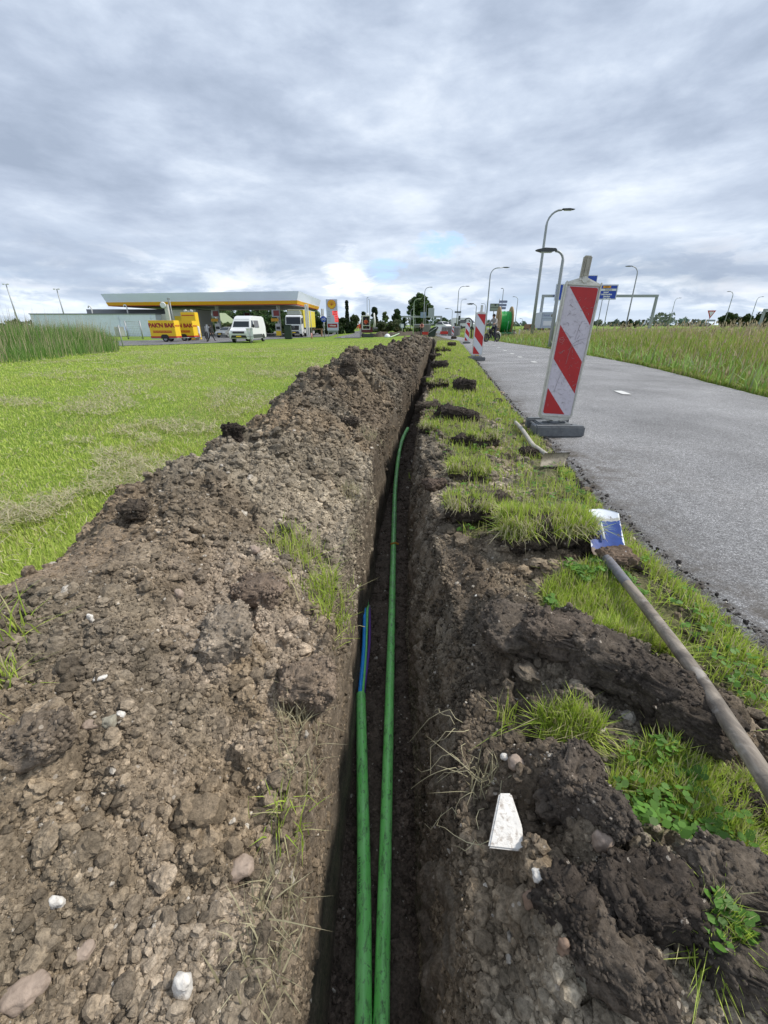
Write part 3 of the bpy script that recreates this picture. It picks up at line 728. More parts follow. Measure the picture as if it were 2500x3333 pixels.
# tall meadow grass right of the cycle path
def meadow(n, y0, y1, wmax, hf, kind, wf, p=1.0, off=.05, lean=.35):
    y = np.exp(rng.uniform(math.log(y0), math.log(y1), n)); xr = np.interp(y, RY, xPR); t = rng.uniform(0, 1, n) ** p * wmax * (.6 + y * .05)
    x = xr + off + t; h = hf(t, n, x, y); return blades('x', np.stack([x, y, base(x, y)], 1), h, wf(np.hypot(x, y), n), gcol(n, kind), lean)
hf1 = lambda t, n, x, y: rng.uniform(.5, 1.1, n) * (.10 + .42 * sst(t / 1.6)) * (.75 + .6 * fbm(x * .9, y * .9, 261, 3))
m1 = meadow(150000, 2.2, 60, 9, hf1, 'meadow', lambda d, n: .003 + .0013 * d, 1.6)
ms = meadow(8500, 3, 60, 9, lambda t, n, x, y: (.18 + .48 * sst(t / 1.6)) * rng.uniform(.7, 1.25, n), 'dry', lambda d, n: .0015 + .0007 * d, 1.2, lean=.25)
ms[3][:] = ms[3] * np.array([.72, .58, .50])
# seed heads: small lozenges at the tips of the stems
tips = ms[0].reshape(-1, 5, 3)[:, 4]; n = len(tips); d = np.hypot(tips[:, 0], tips[:, 1])
sh = blades('x', tips - [0, 0, .02], rng.uniform(.05, .13, n), .006 + .0013 * d, np.array([.40, .33, .21]) * rng.uniform(.7, 1.3, (n, 1)), .35, tipc=1.)
lc = meadow(5000, 3, 40, 6, lambda t, n, x, y: rng.uniform(.2, .5, n), 'lawn', lambda d, n: .010 + .002 * d, 1.4, lean=.6)
lc[3][:] = lc[3] * np.array([.6, .75, .9])
tag(join('meadow_grass', [m1, ms, sh, lc], BLADE), kind='stuff')
# far meadow to the road: coarser
n = 80000; y = np.exp(rng.uniform(math.log(8), math.log(120), n)); x = np.interp(y, RY, xPR) + 5 + rng.uniform(0, 1, n) * y * 1.3
m3 = blades('x', np.stack([x, y, base(x, y)], 1), rng.uniform(.35, .75, n), .012 + .0018 * np.hypot(x, y), lerp(gcol(n, 'meadow'), gcol(n, 'dry') * .8, (rng.uniform(0, 1, (n, 1)) < .35) * 1.), .3)
keep = ~((x > 22 + .06 * y)); 
tag(join('far_meadow_grass', [m3], BLADE), kind='stuff')

# ------------------------------------------------------------------ crumbs of soil
def lump_shapes(k, sub):
    out = []
    for i in range(k):
        bm = bmesh.new(); bmesh.ops.create_icosphere(bm, subdivisions=sub, radius=1.)
        V = np.array([v.co[:] for v in bm.verts]); F = np.array([[v.index for v in f.verts] for f in bm.faces]); bm.free()
        nz = .60 + .85 * vn(V[:, 0] * 1.7 + i * 7 + 40, V[:, 1] * 1.7 + V[:, 2] * 2.3 + 40, 300 + i)
        if sub > 2: nz = nz + .22 * (vn(V[:, 0] * 4.5 + i * 3 + 70, V[:, 1] * 4.5 + V[:, 2] * 5 + 60, 330 + i) - .5)
        V = V * nz[:, None] * np.array([1, rng.uniform(.65, 1), rng.uniform(.5, .85)]); out.append((V, F))
    return out
def scatter(P, r, col, shapes):
    V, F, C, o = [], [], [], 0; n = len(P); sid = rng.integers(0, len(shapes), n); a = rng.uniform(0, 6.28, n); b = rng.normal(0, .5, n)
    for s_, (SV, SF) in enumerate(shapes):
        k = np.where(sid == s_)[0]; m = len(k)
        if not m: continue
        ca, sa, cb, sb = np.cos(a[k]), np.sin(a[k]), np.cos(b[k]), np.sin(b[k])
        x, y, z = SV[:, 0][None], SV[:, 1][None], SV[:, 2][None]
        y2, z2 = y * cb[:, None] - z * sb[:, None], y * sb[:, None] + z * cb[:, None]
        X, Y = x * ca[:, None] - y2 * sa[:, None], x * sa[:, None] + y2 * ca[:, None]
        vv = np.stack([X, Y, z2], 2) * r[k][:, None, None] + P[k][:, None, :]
        V.append(vv.reshape(-1, 3)); nv = SV.shape[0]
        F.append((SF[None] + (np.arange(m) * nv)[:, None, None]).reshape(-1, 3) + o); C.append(np.repeat(col[k], nv, 0)); o += m * nv
    return np.concatenate(V), np.concatenate(F), np.concatenate(C)
SH1, SH2, SH3 = lump_shapes(9, 1), lump_shapes(7, 2), lump_shapes(8, 3)
def crumbs(name, n, zonef, colf, rmin, rmax, al, shapes, y0=.12, y1=9., grow=.16, whit=.03):
    y = np.exp(rng.uniform(math.log(y0), math.log(y1), n)); m_ = int(n * .12) if y0 < 1 else 0; y[:m_] = rng.uniform(-1.3, y0 + .05, m_)
    x, z, ok = zonef(y, n)
    x, y, z = x[ok], y[ok], z[ok]; n = len(x)
    r = rmin * (1 - rng.uniform(0, 1, n) * (1 - (rmin / rmax) ** al)) ** (-1 / al); r = r * (1 + grow * np.maximum(y, 0))
    c = colf(x, y) * rng.uniform(.55, 1.55, (n, 1)); wq = rng.uniform(0, 1, (n, 1)) < whit; c = np.where(wq, np.array([.52, .47, .40]) * rng.uniform(.7, 1.1, (n, 1)), c)
    return scatter(np.stack([x, y, z + r * .25], 1), r, c, shapes)
def z_heap(y, n):
    hl, tl = np.interp(y, RY, xHL), np.interp(y, RY, xTL); t = rng.uniform(.0, 1, n); x = hl + (tl - hl) * t - .02
    d = ((x + .95) / .30) ** 2 + ((y - 1.02) / .20) ** 2
    return x, surf(np.minimum(x, tl - .002), y), (d > 1) | (rng.uniform(0, 1, n) < .2)
def z_verge(y, n):
    a_, b_ = np.interp(y, RY, xTR), np.interp(y, RY, xPL); x = a_ + (b_ - a_) * rng.uniform(0, 1, n)
    return x, surf(np.maximum(x, a_ + .002), y), (~grass_mask(x, y)) | (rng.uniform(0, 1, n) < .07)
def z_floor(y, n):
    fl_ = np.maximum(np.interp(y, RY, xTL) + .045, np.interp(y, TC_Y, TC_X) - .135); x = fl_ + .235 * rng.uniform(0, 1, n) ** 1.0
    return x, base(x, y) - .615 * sst((52 - y) / 6), np.ones(n, bool)
flc = lambda x, y: np.tile([.115, .088, .068], (len(x), 1))
G = []
G.append(crumbs('c', 230000, z_heap, heap_col, .0011, .007, 1.7, SH1, whit=.018, grow=.22))
G.append(crumbs('c', 8000, z_heap, heap_col, .005, .014, 2.2, SH2, whit=.008, grow=.30))
G.append(crumbs('c', 420, z_heap, heap_col, .012, .028, 2.4, SH3, whit=.0, grow=.22, y0=.3))
G.append(crumbs('c', 80000, z_verge, verge_col, .0013, .008, 1.7, SH1, whit=.025, grow=.22))
G.append(crumbs('c', 3600, z_verge, verge_col, .006, .016, 2.2, SH2, whit=.008, grow=.30))
G.append(crumbs('c', 300, z_verge, verge_col, .015, .03, 2.4, SH3, whit=.0, grow=.22, y0=.3))
G.append(crumbs('c', 20000, z_floor, flc, .002, .011, 1.8, SH1, y0=.25, whit=.012))
def z_lwall(y, n):
    lx_, c_ = np.interp(y, RY, xTL), np.interp(y, TC_Y, TC_X) - .135; t = rng.uniform(0, 1, n) ** 2.2 * .6; x = lx_ + (np.maximum(lx_ + .045, c_) - lx_) * t ** .8
    return x - .002, surf(lx_ - .004, y) * (1 - t) + (base(x, y) - .62) * t, np.ones(n, bool)
def z_rwall(y, n):
    rx_, fr_ = np.interp(y, RY, xTR), np.maximum(np.interp(y, RY, xTL) + .045, np.interp(y, TC_Y, TC_X) - .135) + .235; t = rng.uniform(.1, 1, n); fr_ = np.minimum(fr_, rx_ - .015)
    return fr_ + (rx_ - fr_) * (.3 * t + .7 * t ** 1.9) - .012, base(rx_, y) - .62 * (1 - t), np.ones(n, bool)
G.append(crumbs('c', 7000, lambda y, n: (np.interp(y, RY, xTR) + rng.normal(0, .010, n), surf(np.interp(y, RY, xTR) + .003, y), np.ones(n, bool)), verge_col, .0018, .011, 1.7, SH1, y0=.25, whit=.01, grow=.25))
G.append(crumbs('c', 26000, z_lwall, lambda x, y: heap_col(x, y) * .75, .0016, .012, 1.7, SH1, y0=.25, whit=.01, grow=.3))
G.append(crumbs('c', 34000, z_rwall, lambda x, y: verge_col(x, y) * .9, .0016, .010, 1.7, SH1, y0=.25, whit=.008, grow=.25))
G.append(crumbs('c', 5000, z_heap, heap_col, .006, .018, 1.9, SH2, whit=.0, grow=.28, y0=1.8, y1=30))
# rubble that rolled onto the dark edge of the path
def z_pedge(y, n):
    x = np.interp(y, RY, xPL) + np.abs(rng.normal(0, .03, n)) - .05; return x, surf(x, y) + .004, np.ones(n, bool)
G.append(crumbs('c', 7000, z_pedge, lambda x, y: np.tile([.05, .045, .042], (len(x), 1)), .0022, .010, 2., SH1, y0=.7, y1=14, whit=.02))
V, F, C, o = [], [], [], 0
for g_ in G: V.append(g_[0]); F.append(g_[1] + o); C.append(g_[2]); o += len(g_[0])
o = npmesh('soil_crumbs', np.concatenate(V), np.concatenate(F), SOIL, np.concatenate(C), smooth=False); tag(o, kind='stuff')
# ------------------------------------------------------------------ sods, clods and stones
def dpt(a, b, z): return atz(a * K9, b * K9, z)
def ico(sub):
    bm = bmesh.new(); bmesh.ops.create_icosphere(bm, subdivisions=sub, radius=1.)
    V = np.array([v.co[:] for v in bm.verts]); F = np.array([[v.index for v in f.verts] for f in bm.faces]); bm.free(); return V, F
ICO = {k: ico(k) for k in (3, 4, 5, 6)}
def n3(P, f, s): return (vn3(P, f, s) - .5) * .8
def clod_mesh(size, seed, sub=5, sq=.55, rough=1., tone=None):
    V, F = ICO[sub]; V = V.copy(); D = V.copy()
    V = np.sign(V) * np.abs(V) ** sq; V = V / np.maximum(1, np.linalg.norm(V, axis=1, keepdims=True) * .78)
    P = V * np.array(size); m = min(size)
    for f, a in ((.8 / m, .55), (2.2 / m, .30), (5.5 / m, .16), (13 / m, .08)):
        P = P + D * (n3(P, f, seed) * a * m * 2 * rough)[:, None]
    g_ = max(1., m / .06)
    b = bumps3(P, .032 * g_, seed + 9) * .40 + bumps3(P, .014 * g_, seed + 11) * .70 + bumps3(P, .0065 * g_, seed + 12) * 1.0 + .012 * g_ * np.abs(n3(P, 60 / g_, seed + 21)) + .010 * g_ * n3(P, 140 / g_, seed + 22)
    P = P + D * (b * rough)[:, None]
    c = np.array(tone)[None] * (.6 + .9 * (n3(P, 25, seed + 5) + .5))[:, None]
    return P, F, c
DARK = (.072, .058, .045); MID = (.12, .095, .072)
def sod(u, v, size, rz, label, grass=0, tone=DARK, tilt=(0, 0), seed=1, name='turf_sod', cat='turf sod', group='clods and sods thrown on the verge', sink=.25, gh=.06, z=None, loc=None, fringe=0, kind='verge'):
    p = loc or (snap(u * K9, v * K9) if z is None else atz(u * K9, v * K9, z)); p = p.copy(); p.z += size[2] * (1 - sink)
    P, F, c = clod_mesh(size, seed, 6 if max(size) > .12 and p.y < 3 else 5, tone=tone)
    k_ = rng.integers(0, len(P), 1100); r_ = .0010 + .0042 * rng.uniform(0, 1, 1100) ** 2.5
    k_ = k_[P[k_, 2] > -size[2] * .3]; r_ = r_[:len(k_)] * (1 + .25 * p.y)
    v2, f2, c2 = scatter(P[k_], r_, np.array(tone)[None] * rng.uniform(.7, 1.5, (len(k_), 1)), SH1)
    F = np.concatenate([F, f2 + len(P)]); c = np.concatenate([c, c2]); P_top = P; P = np.concatenate([P, v2])
    if not grass:
        o = npmesh(name, P, F, SOIL, c, smooth=True); o.location = p; o.rotation_euler = (R(tilt[0]), R(tilt[1]), R(rz)); return tag(o, label, cat, group)
    r = empty(name, p, label=label, cat=cat, group=group, rot=(R(tilt[0]), R(tilt[1]), R(rz)))
    npmesh('soil_block', P, F, SOIL, c, parent=r, smooth=True)
    P = P_top; top = P[P[:, 2] > size[2] * .55]; k_ = rng.integers(0, len(top), grass); q = top[k_] + rng.normal(0, .008, (grass, 3)) * [1, 1, 0] - [0, 0, .006]
    out = np.arctan2(q[:, 1], q[:, 0]) + rng.normal(0, 1.6, grass)
    w = .0024 + .0010 * p.y
    parts = [blades('x', q, rng.uniform(.5, 1.2, grass) * gh, w * rng.uniform(.6, 1.3, grass), gcol(grass, kind), .7, az=out)]
    if fringe:
        e = P[(P[:, 2] > size[2] * .35) & (P[:, 1] < -size[1] * .45)]; q = e[rng.integers(0, len(e), fringe)]
        parts.append(blades('x', q, rng.uniform(.6, 1.5, fringe) * gh * 1.3, w * .8, gcol(fringe, 'dry'), leanv=rng.uniform(.3, 1.0, fringe), az=rng.normal(-1.9, 1.0, fringe), drop=.9))
    g_ = join('grass', parts, BLADE, parent=r)
    return r
sod(1165, 1178, (.185, .070, .050), -5, 'large turf slab with long pale grass, left of the blue shovel blade', 2600, tilt=(8, -5), seed=3, fringe=170, gh=.070, sink=-.25)
sod(1272, 1195, (.055, .05, .045), 10, 'dark root clod at the right end of the large turf slab, touching the shovel neck', 0, tone=DARK, seed=7, sink=.2, name='soil_clod', cat='soil clod')
sod(1010, 1035, (.115, .09, .045), -8, 'turf sod with green top and dark cut face beside the bend of the long duct', 1100, seed=11, fringe=60, sink=.3)
sod(985, 905, (.20, .12, .065), -20, 'long black clod stretched across the verge left of the near striped beacon', 0, tone=(.035, .028, .023), seed=13, name='soil_clod', cat='soil clod', sink=.4, tilt=(0, 8))
sod(925, 885, (.13, .10, .05), 0, 'low dark soil lump next to the trench, left end of the long black clod', 0, tone=DARK, seed=17, name='soil_clod', cat='soil clod', sink=.5)
sod(1003, 848, (.14, .11, .10), -12, 'upright black clod with jagged top, third up the verge from the camera', 0, tone=(.040, .032, .027), seed=19, name='soil_clod', cat='soil clod', sink=.3)
sod(950, 798, (.16, .12, .09), 0, 'black clod with a smooth spade-cut face in the grass further up the verge', 0, tone=(.042, .035, .03), seed=23, name='soil_clod', cat='soil clod', sink=.3)
sod(957, 762, (.26, .2, .10), 0, 'rounded grassy sod standing on the verge beyond the spade-cut black clod', 700, seed=29, sink=.5, gh=.09)
sod(975, 750, (.16, .14, .10), 0, 'small dark clod behind the rounded grassy sod on the verge', 0, seed=31, name='soil_clod', cat='soil clod')
sod(1075, 870, (.035, .03, .02), 0, 'tiny dark clod alone in the verge grass near the black clod', 0, seed=33, name='soil_clod', cat='soil clod')
sod(1060, 1085, (.09, .06, .03), 10, 'flat dark earth patch in the grass above the large turf slab', 0, tone=DARK, seed=35, name='soil_clod', cat='soil clod', sink=.6)
# the big clay slabs lying across the bank
sod(1205, 1395, (.085, .060, .040), -15, 'grey brown clay lump, left part of the broken slab row below the clover patch', 0, tone=(.095, .076, .060), seed=40, name='soil_clod', cat='soil clod', sink=.45)
sod(1310, 1450, (.088, .060, .048), -30, 'dark clay lump in the middle of the broken slab row below the clover patch', 0, tone=(.095, .078, .062), seed=41, name='soil_clod', cat='soil clod', tilt=(-8, 4), sink=.45)
sod(1400, 1505, (.080, .055, .046), -35, 'black clay lump with roots, right of middle in the broken slab row', 0, tone=(.070, .057, .046), seed=42, name='soil_clod', cat='soil clod', tilt=(-4, 8), sink=.4)
sod(1490, 1575, (.075, .055, .045), -40, 'dark ragged clay block against the shovel handle below the clover patch', 0, tone=DARK, seed=43, name='soil_clod', cat='soil clod', tilt=(5, 5), sink=.35)
sod(1120, 1370, (.10, .07, .035), 0, 'greyish lumpy clod at the left end of the long clay slab', 0, tone=(.10, .082, .065), seed=45, name='soil_clod', cat='soil clod', sink=.45)
sod(1235, 1710, (.060, .036, .040), 55, 'upright dark clay wedge above the white triangular stone', 0, tone=(.092, .075, .060), seed=47, name='soil_clod', cat='soil clod', tilt=(10, 0), sink=.35)
sod(1305, 1770, (.022, .035, .024), 20, 'small dark clay wedge at the left edge of the lower grass patch', 0, tone=(.075, .062, .050), seed=49, name='soil_clod', cat='soil clod', sink=.35)
sod(1470, 1950, (.058, .036, .024), -28, 'layered brown clay slab below the lower grass patch', 0, tone=(.12, .098, .076), seed=51, name='soil_clod', cat='soil clod', sink=.45)
sod(1600, 1925, (.055, .036, .024), -25, 'layered clay slab at the right picture edge below the lower grass patch', 0, tone=(.11, .09, .07), seed=53, name='soil_clod', cat='soil clod', sink=.45)
sod(1600, 2080, (.065, .042, .026), -32, 'dark clay slab in the bottom right corner beside the small clover', 0, tone=(.09, .075, .06), seed=55, name='soil_clod', cat='soil clod', sink=.45)
sod(1330, 2090, (.055, .034, .024), -40, 'cracked dark clay slab at the bottom, right of the duct', 0, tone=(.095, .077, .06), seed=57, name='soil_clod', cat='soil clod', sink=.45)
for u, v, sz, lb, sd in ((905, 1005, (.05, .045, .035), 'small dark clod on the trench rim beside the turf sod', 81), (935, 1120, (.055, .045, .03), 'brown crumbly clod on the trench rim left of the large turf slab', 82), (1140, 985, (.05, .04, .03), 'dark clod in the verge grass left of the bare steel shovel handle', 83), (925, 830, (.11, .09, .06), 'low black clod on the trench rim above the jagged clod', 84), (940, 775, (.16, .13, .08), 'dark clod on the trench rim between the spade-cut clod and the grassy sod', 85), (980, 728 + 4, (.22, .2, .12), 'dark clod farthest up the verge near the path edge', 86), (1000, 960, (.08, .06, .04), 'dark torn clod in the grass between the long black clod and the turf sod', 87), (1590, 1750, (.03, .025, .02), 'brown clod at the right of the lower grass patch', 88), (1390, 1950, (.06, .04, .03), 'dark clay lump under the left end of the lower grass patch', 89), (1250, 1990, (.045, .035, .03), 'dark clay lump above the big grey green stone', 90)):
    sod(u, v, sz, 13 * sd % 50, lb, 0, tone=(.05, .04, .032) if sd != 82 else (.12, .09, .07), seed=sd, name='soil_clod', cat='soil clod', sink=.4)
for u, v, sz, lb, sd, gn in ((1045, 960, (.09, .07, .04), 'shaggy grass sod on the verge between the black clod and the turf sod', 91, 500), (925, 935, (.07, .06, .035), 'low turf sod on the trench rim beside the far end of the long duct', 92, 350), (1010, 1110, (.10, .07, .035), 'loose grass sod on the trench rim left above the large turf slab', 93, 600), (945, 838, (.13, .11, .06), 'grassy sod on the trench rim beside the jagged clod', 94, 400), (1090, 1130, (.07, .05, .03), 'small shaggy sod behind the large turf slab', 95, 400)):
    sod(u, v, sz, 17 * sd % 60 - 30, lb, gn, tone=(.05, .04, .032), seed=sd, sink=.35, gh=.06, fringe=gn // 6)
# clods on the heap
HG = 'clods on the soil heap'
sod(505, 948, (.040, .036, .04), 20, 'black clod sticking out on the lawn side of the heap crest', 0, tone=(.040, .032, .026), seed=61, name='soil_clod', cat='soil clod', group=HG, sink=.5)
sod(752, 812, (.07, .06, .08), 20, 'dark pointed clod on the heap crest far up the trench', 0, tone=DARK, seed=63, name='soil_clod', cat='soil clod', group=HG)
sod(755, 918, (.055, .042, .035), 10, 'dark overhanging clod on the trench side of the heap', 0, tone=DARK, seed=65, name='soil_clod', cat='soil clod', group=HG, sink=.55)
sod(297, 1118, (.028, .024, .024), 0, 'small black clod on the lawn edge of the heap', 0, tone=DARK, seed=67, name='soil_clod', cat='soil clod', group=HG)
sod(490, 1390, (.046, .068, .040), 15, 'big pale crumbly clod with a crack behind it in the middle of the heap', 0, tone=(.27, .225, .175), seed=69, name='soil_clod', cat='soil clod', group=HG, sink=.3)
sod(665, 1500, (.05, .05, .035), 0, 'brown clod with dry grass on it by the trench rim', 0, tone=(.20, .155, .115), seed=71, name='soil_clod', cat='soil clod', group=HG)
sod(560, 1300, (.06, .05, .03), 0, 'rounded brown clod above the big pale clod', 0, tone=(.17, .13, .10), seed=73, name='soil_clod', cat='soil clod', group=HG)
sod(95, 1610, (.035, .028, .02), 0, 'grey brown clod on the left part of the heap beneath the hollow', 0, tone=(.18, .145, .11), seed=75, name='soil_clod', cat='soil clod', group=HG)

ST = {k: M_(k, c, .8, var=.25, scale=25, bump=.003, bscale=60, dirt=.8, dcol=(.16, .12, .09)) for k, c in dict(white_stone=(.66, .63, .58), pink_stone=(.34, .265, .21), grey_stone=(.30, .28, .22), brown_stone=(.25, .17, .12)).items()}
def stone(u, v, size, rz, mat, label, seed, tilt=(0, 0), sink=.5, sq=.8, name='stone'):
    p = snap(u * K9, v * K9); p.z += size[2] * (1 - sink)
    V, F = ICO[4]; D = V.copy(); V = np.sign(V) * np.abs(V) ** sq; P = V * np.array(size) * .85; m = min(size) * .85
    for f, a in ((.9 / m, .55), (2.4 / m, .22), (7 / m, .07)): P = P + D * (n3(P, f, seed) * a * m * 1.6)[:, None]
    o = npmesh(name, P, F, ST[mat], smooth=True); o.location = p; o.rotation_euler = (R(tilt[0]), R(tilt[1]), R(rz))
    return tag(o, label, 'stone', 'stones in the dug soil')
for a_ in [
 (520, 1885, (.024, .020, .016), 20, 'pink_stone', 'round pale pink rock resting on the heap close to the trench rim', 1),
 (198, 1345, (.009, .006, .016), -10, 'white_stone', 'white and brown chip standing upright on the left of the heap', 2),
 (218, 1470, (.014, .008, .004), 20, 'white_stone', 'flat white shard on the smooth hollow of the heap', 3),
 (263, 1553, (.009, .008, .008), 0, 'white_stone', 'small white pebble below the flat white shard', 4),
 (200, 1575, (.018, .010, .009), 10, 'pink_stone', 'oval beige stone left of the small white pebble', 5),
 (237, 1567, (.014, .011, .012), 40, 'grey_stone', 'angular grey beige stone between the oval stone and the small white pebble', 6),
 (550, 1190, (.032, .014, .012), -45, 'pink_stone', 'long slanting pinkish stone high on the heap', 7),
 (388, 1290, (.012, .010, .016), 0, 'pink_stone', 'upright cream stone on the heap left of the big pale clod', 8),
 (130, 1960, (.010, .007, .014), 10, 'white_stone', 'whitish elongated pebble at the lower left of the heap', 9),
 (190, 2060, (.013, .012, .010), 0, 'pink_stone', 'pale pitted stone near the bottom of the heap', 10),
 (60, 2150, (.030, .016, .014), 30, 'pink_stone', 'long beige stone in the bottom left corner', 11),
 (400, 2140, (.014, .012, .024), 5, 'white_stone', 'cream standing stone at the bottom of the heap', 12),
 (1112, 1660, (.020, .018, .018), 0, 'pink_stone', 'rounded reddish white stone right of the trench near the dry stalks', 13),
 (1088, 1645, (.010, .009, .008), 0, 'white_stone', 'small white stone touching the rounded reddish one', 14),
 (1295, 1835, (.018, .014, .026), 10, 'pink_stone', 'pale cream rock at the left foot of the lower grass patch', 15),
 (1237, 1925, (.014, .006, .005), -30, 'white_stone', 'thin white stick-like chip below the pale cream rock', 16),
 (1252, 1905, (.009, .008, .008), 0, 'white_stone', 'bluish white pebble beside the thin chip', 17),
 (1160, 1900, (.010, .010, .009), 0, 'white_stone', 'white pebble below the triangular stone', 18),
 (1145, 1955, (.014, .013, .018), 0, 'brown_stone', 'reddish brown stone with a white face right of the trench', 19),
 (1215, 2055, (.009, .008, .020), 10, 'brown_stone', 'reddish brown finger-shaped stone near the bottom', 20),
 (1262, 2110, (.026, .019, .030), -15, 'grey_stone', 'big grey green angular stone near the bottom right of the trench', 21),
 (1430, 1670, (.026, .020, .016), -30, 'brown_stone', 'reddish brown lump lying on top of the lower grass patch', 22),
 (1300, 1480, (.006, .006, .007), 0, 'white_stone', 'small white pebble on the face of the long clay slab', 23),
 (1028, 1290, (.006, .005, .005), 0, 'white_stone', 'tiny pale pebble on the right trench rim', 24),
 (700, 1800, (.007, .006, .006), 0, 'white_stone', 'tiny white pebble at the trench rim above the green tuft', 25),
 (890, 1075, (.012, .008, .006), 0, 'white_stone', 'white fragment on the right trench wall beside the long duct', 26)]:
    stone(*a_)
# triangular white brick piece
p = snap(1085 * K9, 1835 * K9); mb = MB(); mb.prism([(-.038, -.026), (.022, -.036), (.029, -.002), (.024, .048), (.002, .050)], .013, bev=.0025)
WST = M_('white_glazed_brick', (.74, .72, .68), .6, var=.1, scale=40, bump=.002, bscale=80, dirt=.95, dcol=(.22, .15, .10))
tag(mb.build('brick_fragment', WST, loc=p + Vector((-.004, 0, .062)), rot=(R(22), R(-2), R(4))), 'flat white triangular brick piece spotted with brown soil right of the trench', 'brick piece')

# ------------------------------------------------------------------ ducts
def duct_mat():
    m = bpy.data.materials.new('green_duct'); m.use_nodes = True; t = NT(m.node_tree); b = t.n['Principled BSDF']
    g = t.add('ShaderNodeNewGeometry').outputs['Position']
    mp = t.add('ShaderNodeMapping', ins={'Vector': g, 'Scale': (9., 3.0, 9.)}).outputs[0]
    c = t.ramp(t.noise(mp, 3., 5, .6), [(.3, (.22, .84, .17)), (.7, (.38, 1.0, .32))])
    f = t.ramp(t.noise(mp, 9., 9, .72, .5), [(.50, 0.), (.58, .4), (.66, .85)])
    sy = t.add('ShaderNodeSeparateXYZ', ins={0: g}).outputs[1]
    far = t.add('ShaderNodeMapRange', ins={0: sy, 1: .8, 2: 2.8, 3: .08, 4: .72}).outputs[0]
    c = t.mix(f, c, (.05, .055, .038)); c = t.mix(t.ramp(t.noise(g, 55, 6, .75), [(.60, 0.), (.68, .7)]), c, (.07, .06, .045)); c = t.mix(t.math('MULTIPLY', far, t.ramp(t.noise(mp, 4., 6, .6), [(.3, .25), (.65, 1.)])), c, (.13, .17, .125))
    t.l.new(c, b.inputs['Base Color']); b.inputs['Roughness'].default_value = .38
    t.l.new(t.ramp(f, [(0, .24), (1, .7)]), b.inputs['Roughness'])
    bn = t.add('ShaderNodeBump', ins={'Strength': .5, 'Distance': .0015, 'Height': t.noise(mp, 14, 5)}); t.l.new(bn.outputs[0], b.inputs['Normal'])
    return m
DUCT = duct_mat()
def smooth(pts, n=8):
    pts = [Vector(p) for p in pts]; out = []
    for i in range(len(pts) - 1):
        p0, p1, p2, p3 = pts[max(i - 1, 0)], pts[i], pts[i + 1], pts[min(i + 2, len(pts) - 1)]
        for k in range(n):
            t = k / n; out.append(.5 * ((2 * p1) + (p2 - p0) * t + (2 * p0 - 5 * p1 + 4 * p2 - p3) * t * t + (3 * p1 - p0 - 3 * p2 + p3) * t ** 3))
    return out + [pts[-1]]
def ridged(mb, pts, r, n=28, flat=1.):
    """duct with faint lengthwise flats"""
    rr = [r] * len(pts); mb.tube(pts, rr, n, False)
ZF = -.568
rp = [dpt(824, 2212, ZF), dpt(831, 1900, ZF), dpt(839, 1600, ZF), dpt(847, 1300, ZF), dpt(851, 1130, ZF), dpt(854, 1050, -.51), dpt(861, 985, -.40), dpt(869, 950, -.31), dpt(881, 925, -.22)]
d0 = (rp[1] - rp[0]).normalized(); rp = [rp[0] - d0 * q_ for q_ in (1.0, .75, .5, .25)] + rp
r = empty('cable_duct', rp[6], label='long green duct running along the trench floor and rising at the far end', cat='cable duct', group='green cable ducts in the trench')
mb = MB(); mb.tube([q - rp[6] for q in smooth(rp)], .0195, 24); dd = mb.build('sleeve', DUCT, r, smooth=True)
mb = MB(); q = smooth(rp); k_ = min(range(len(q)), key=lambda i: abs(q[i].y - 2.62)); 
for s_ in (-1, 1): mb.box(q[k_] - rp[6] + Vector((.015 * s_ + .01, 0, .022)), (.03, .006, .012), rot=(0, R(25 * s_), 0))
mb.build('orange_tie', M_('orange_tie', (.55, .24, .03), .6), r)
lp = [dpt(785, 2212, ZF), dpt(786, 1900, ZF), dpt(783, 1700, ZF), dpt(779.5, 1500, ZF)]
d0 = (lp[1] - lp[0]).normalized(); lp = [lp[0] - d0 * q_ for q_ in (1.0, .75, .5, .25)] + lp
r2 = empty('cable_duct', lp[7], label='cut green duct with coloured tubes coming out of its end, left on the trench floor', cat='cable duct', group='green cable ducts in the trench')
mb = MB(); pp = [q_ - lp[7] for q_ in smooth(lp)]; mb.tube(pp, .0205, 26, False)
inner = MB()
mb.tube(pp[::-1][:6], .0180, 26, False)
e1 = pp[-1]; n_ = 26
mb.build('sleeve', DUCT, r2, smooth=True)
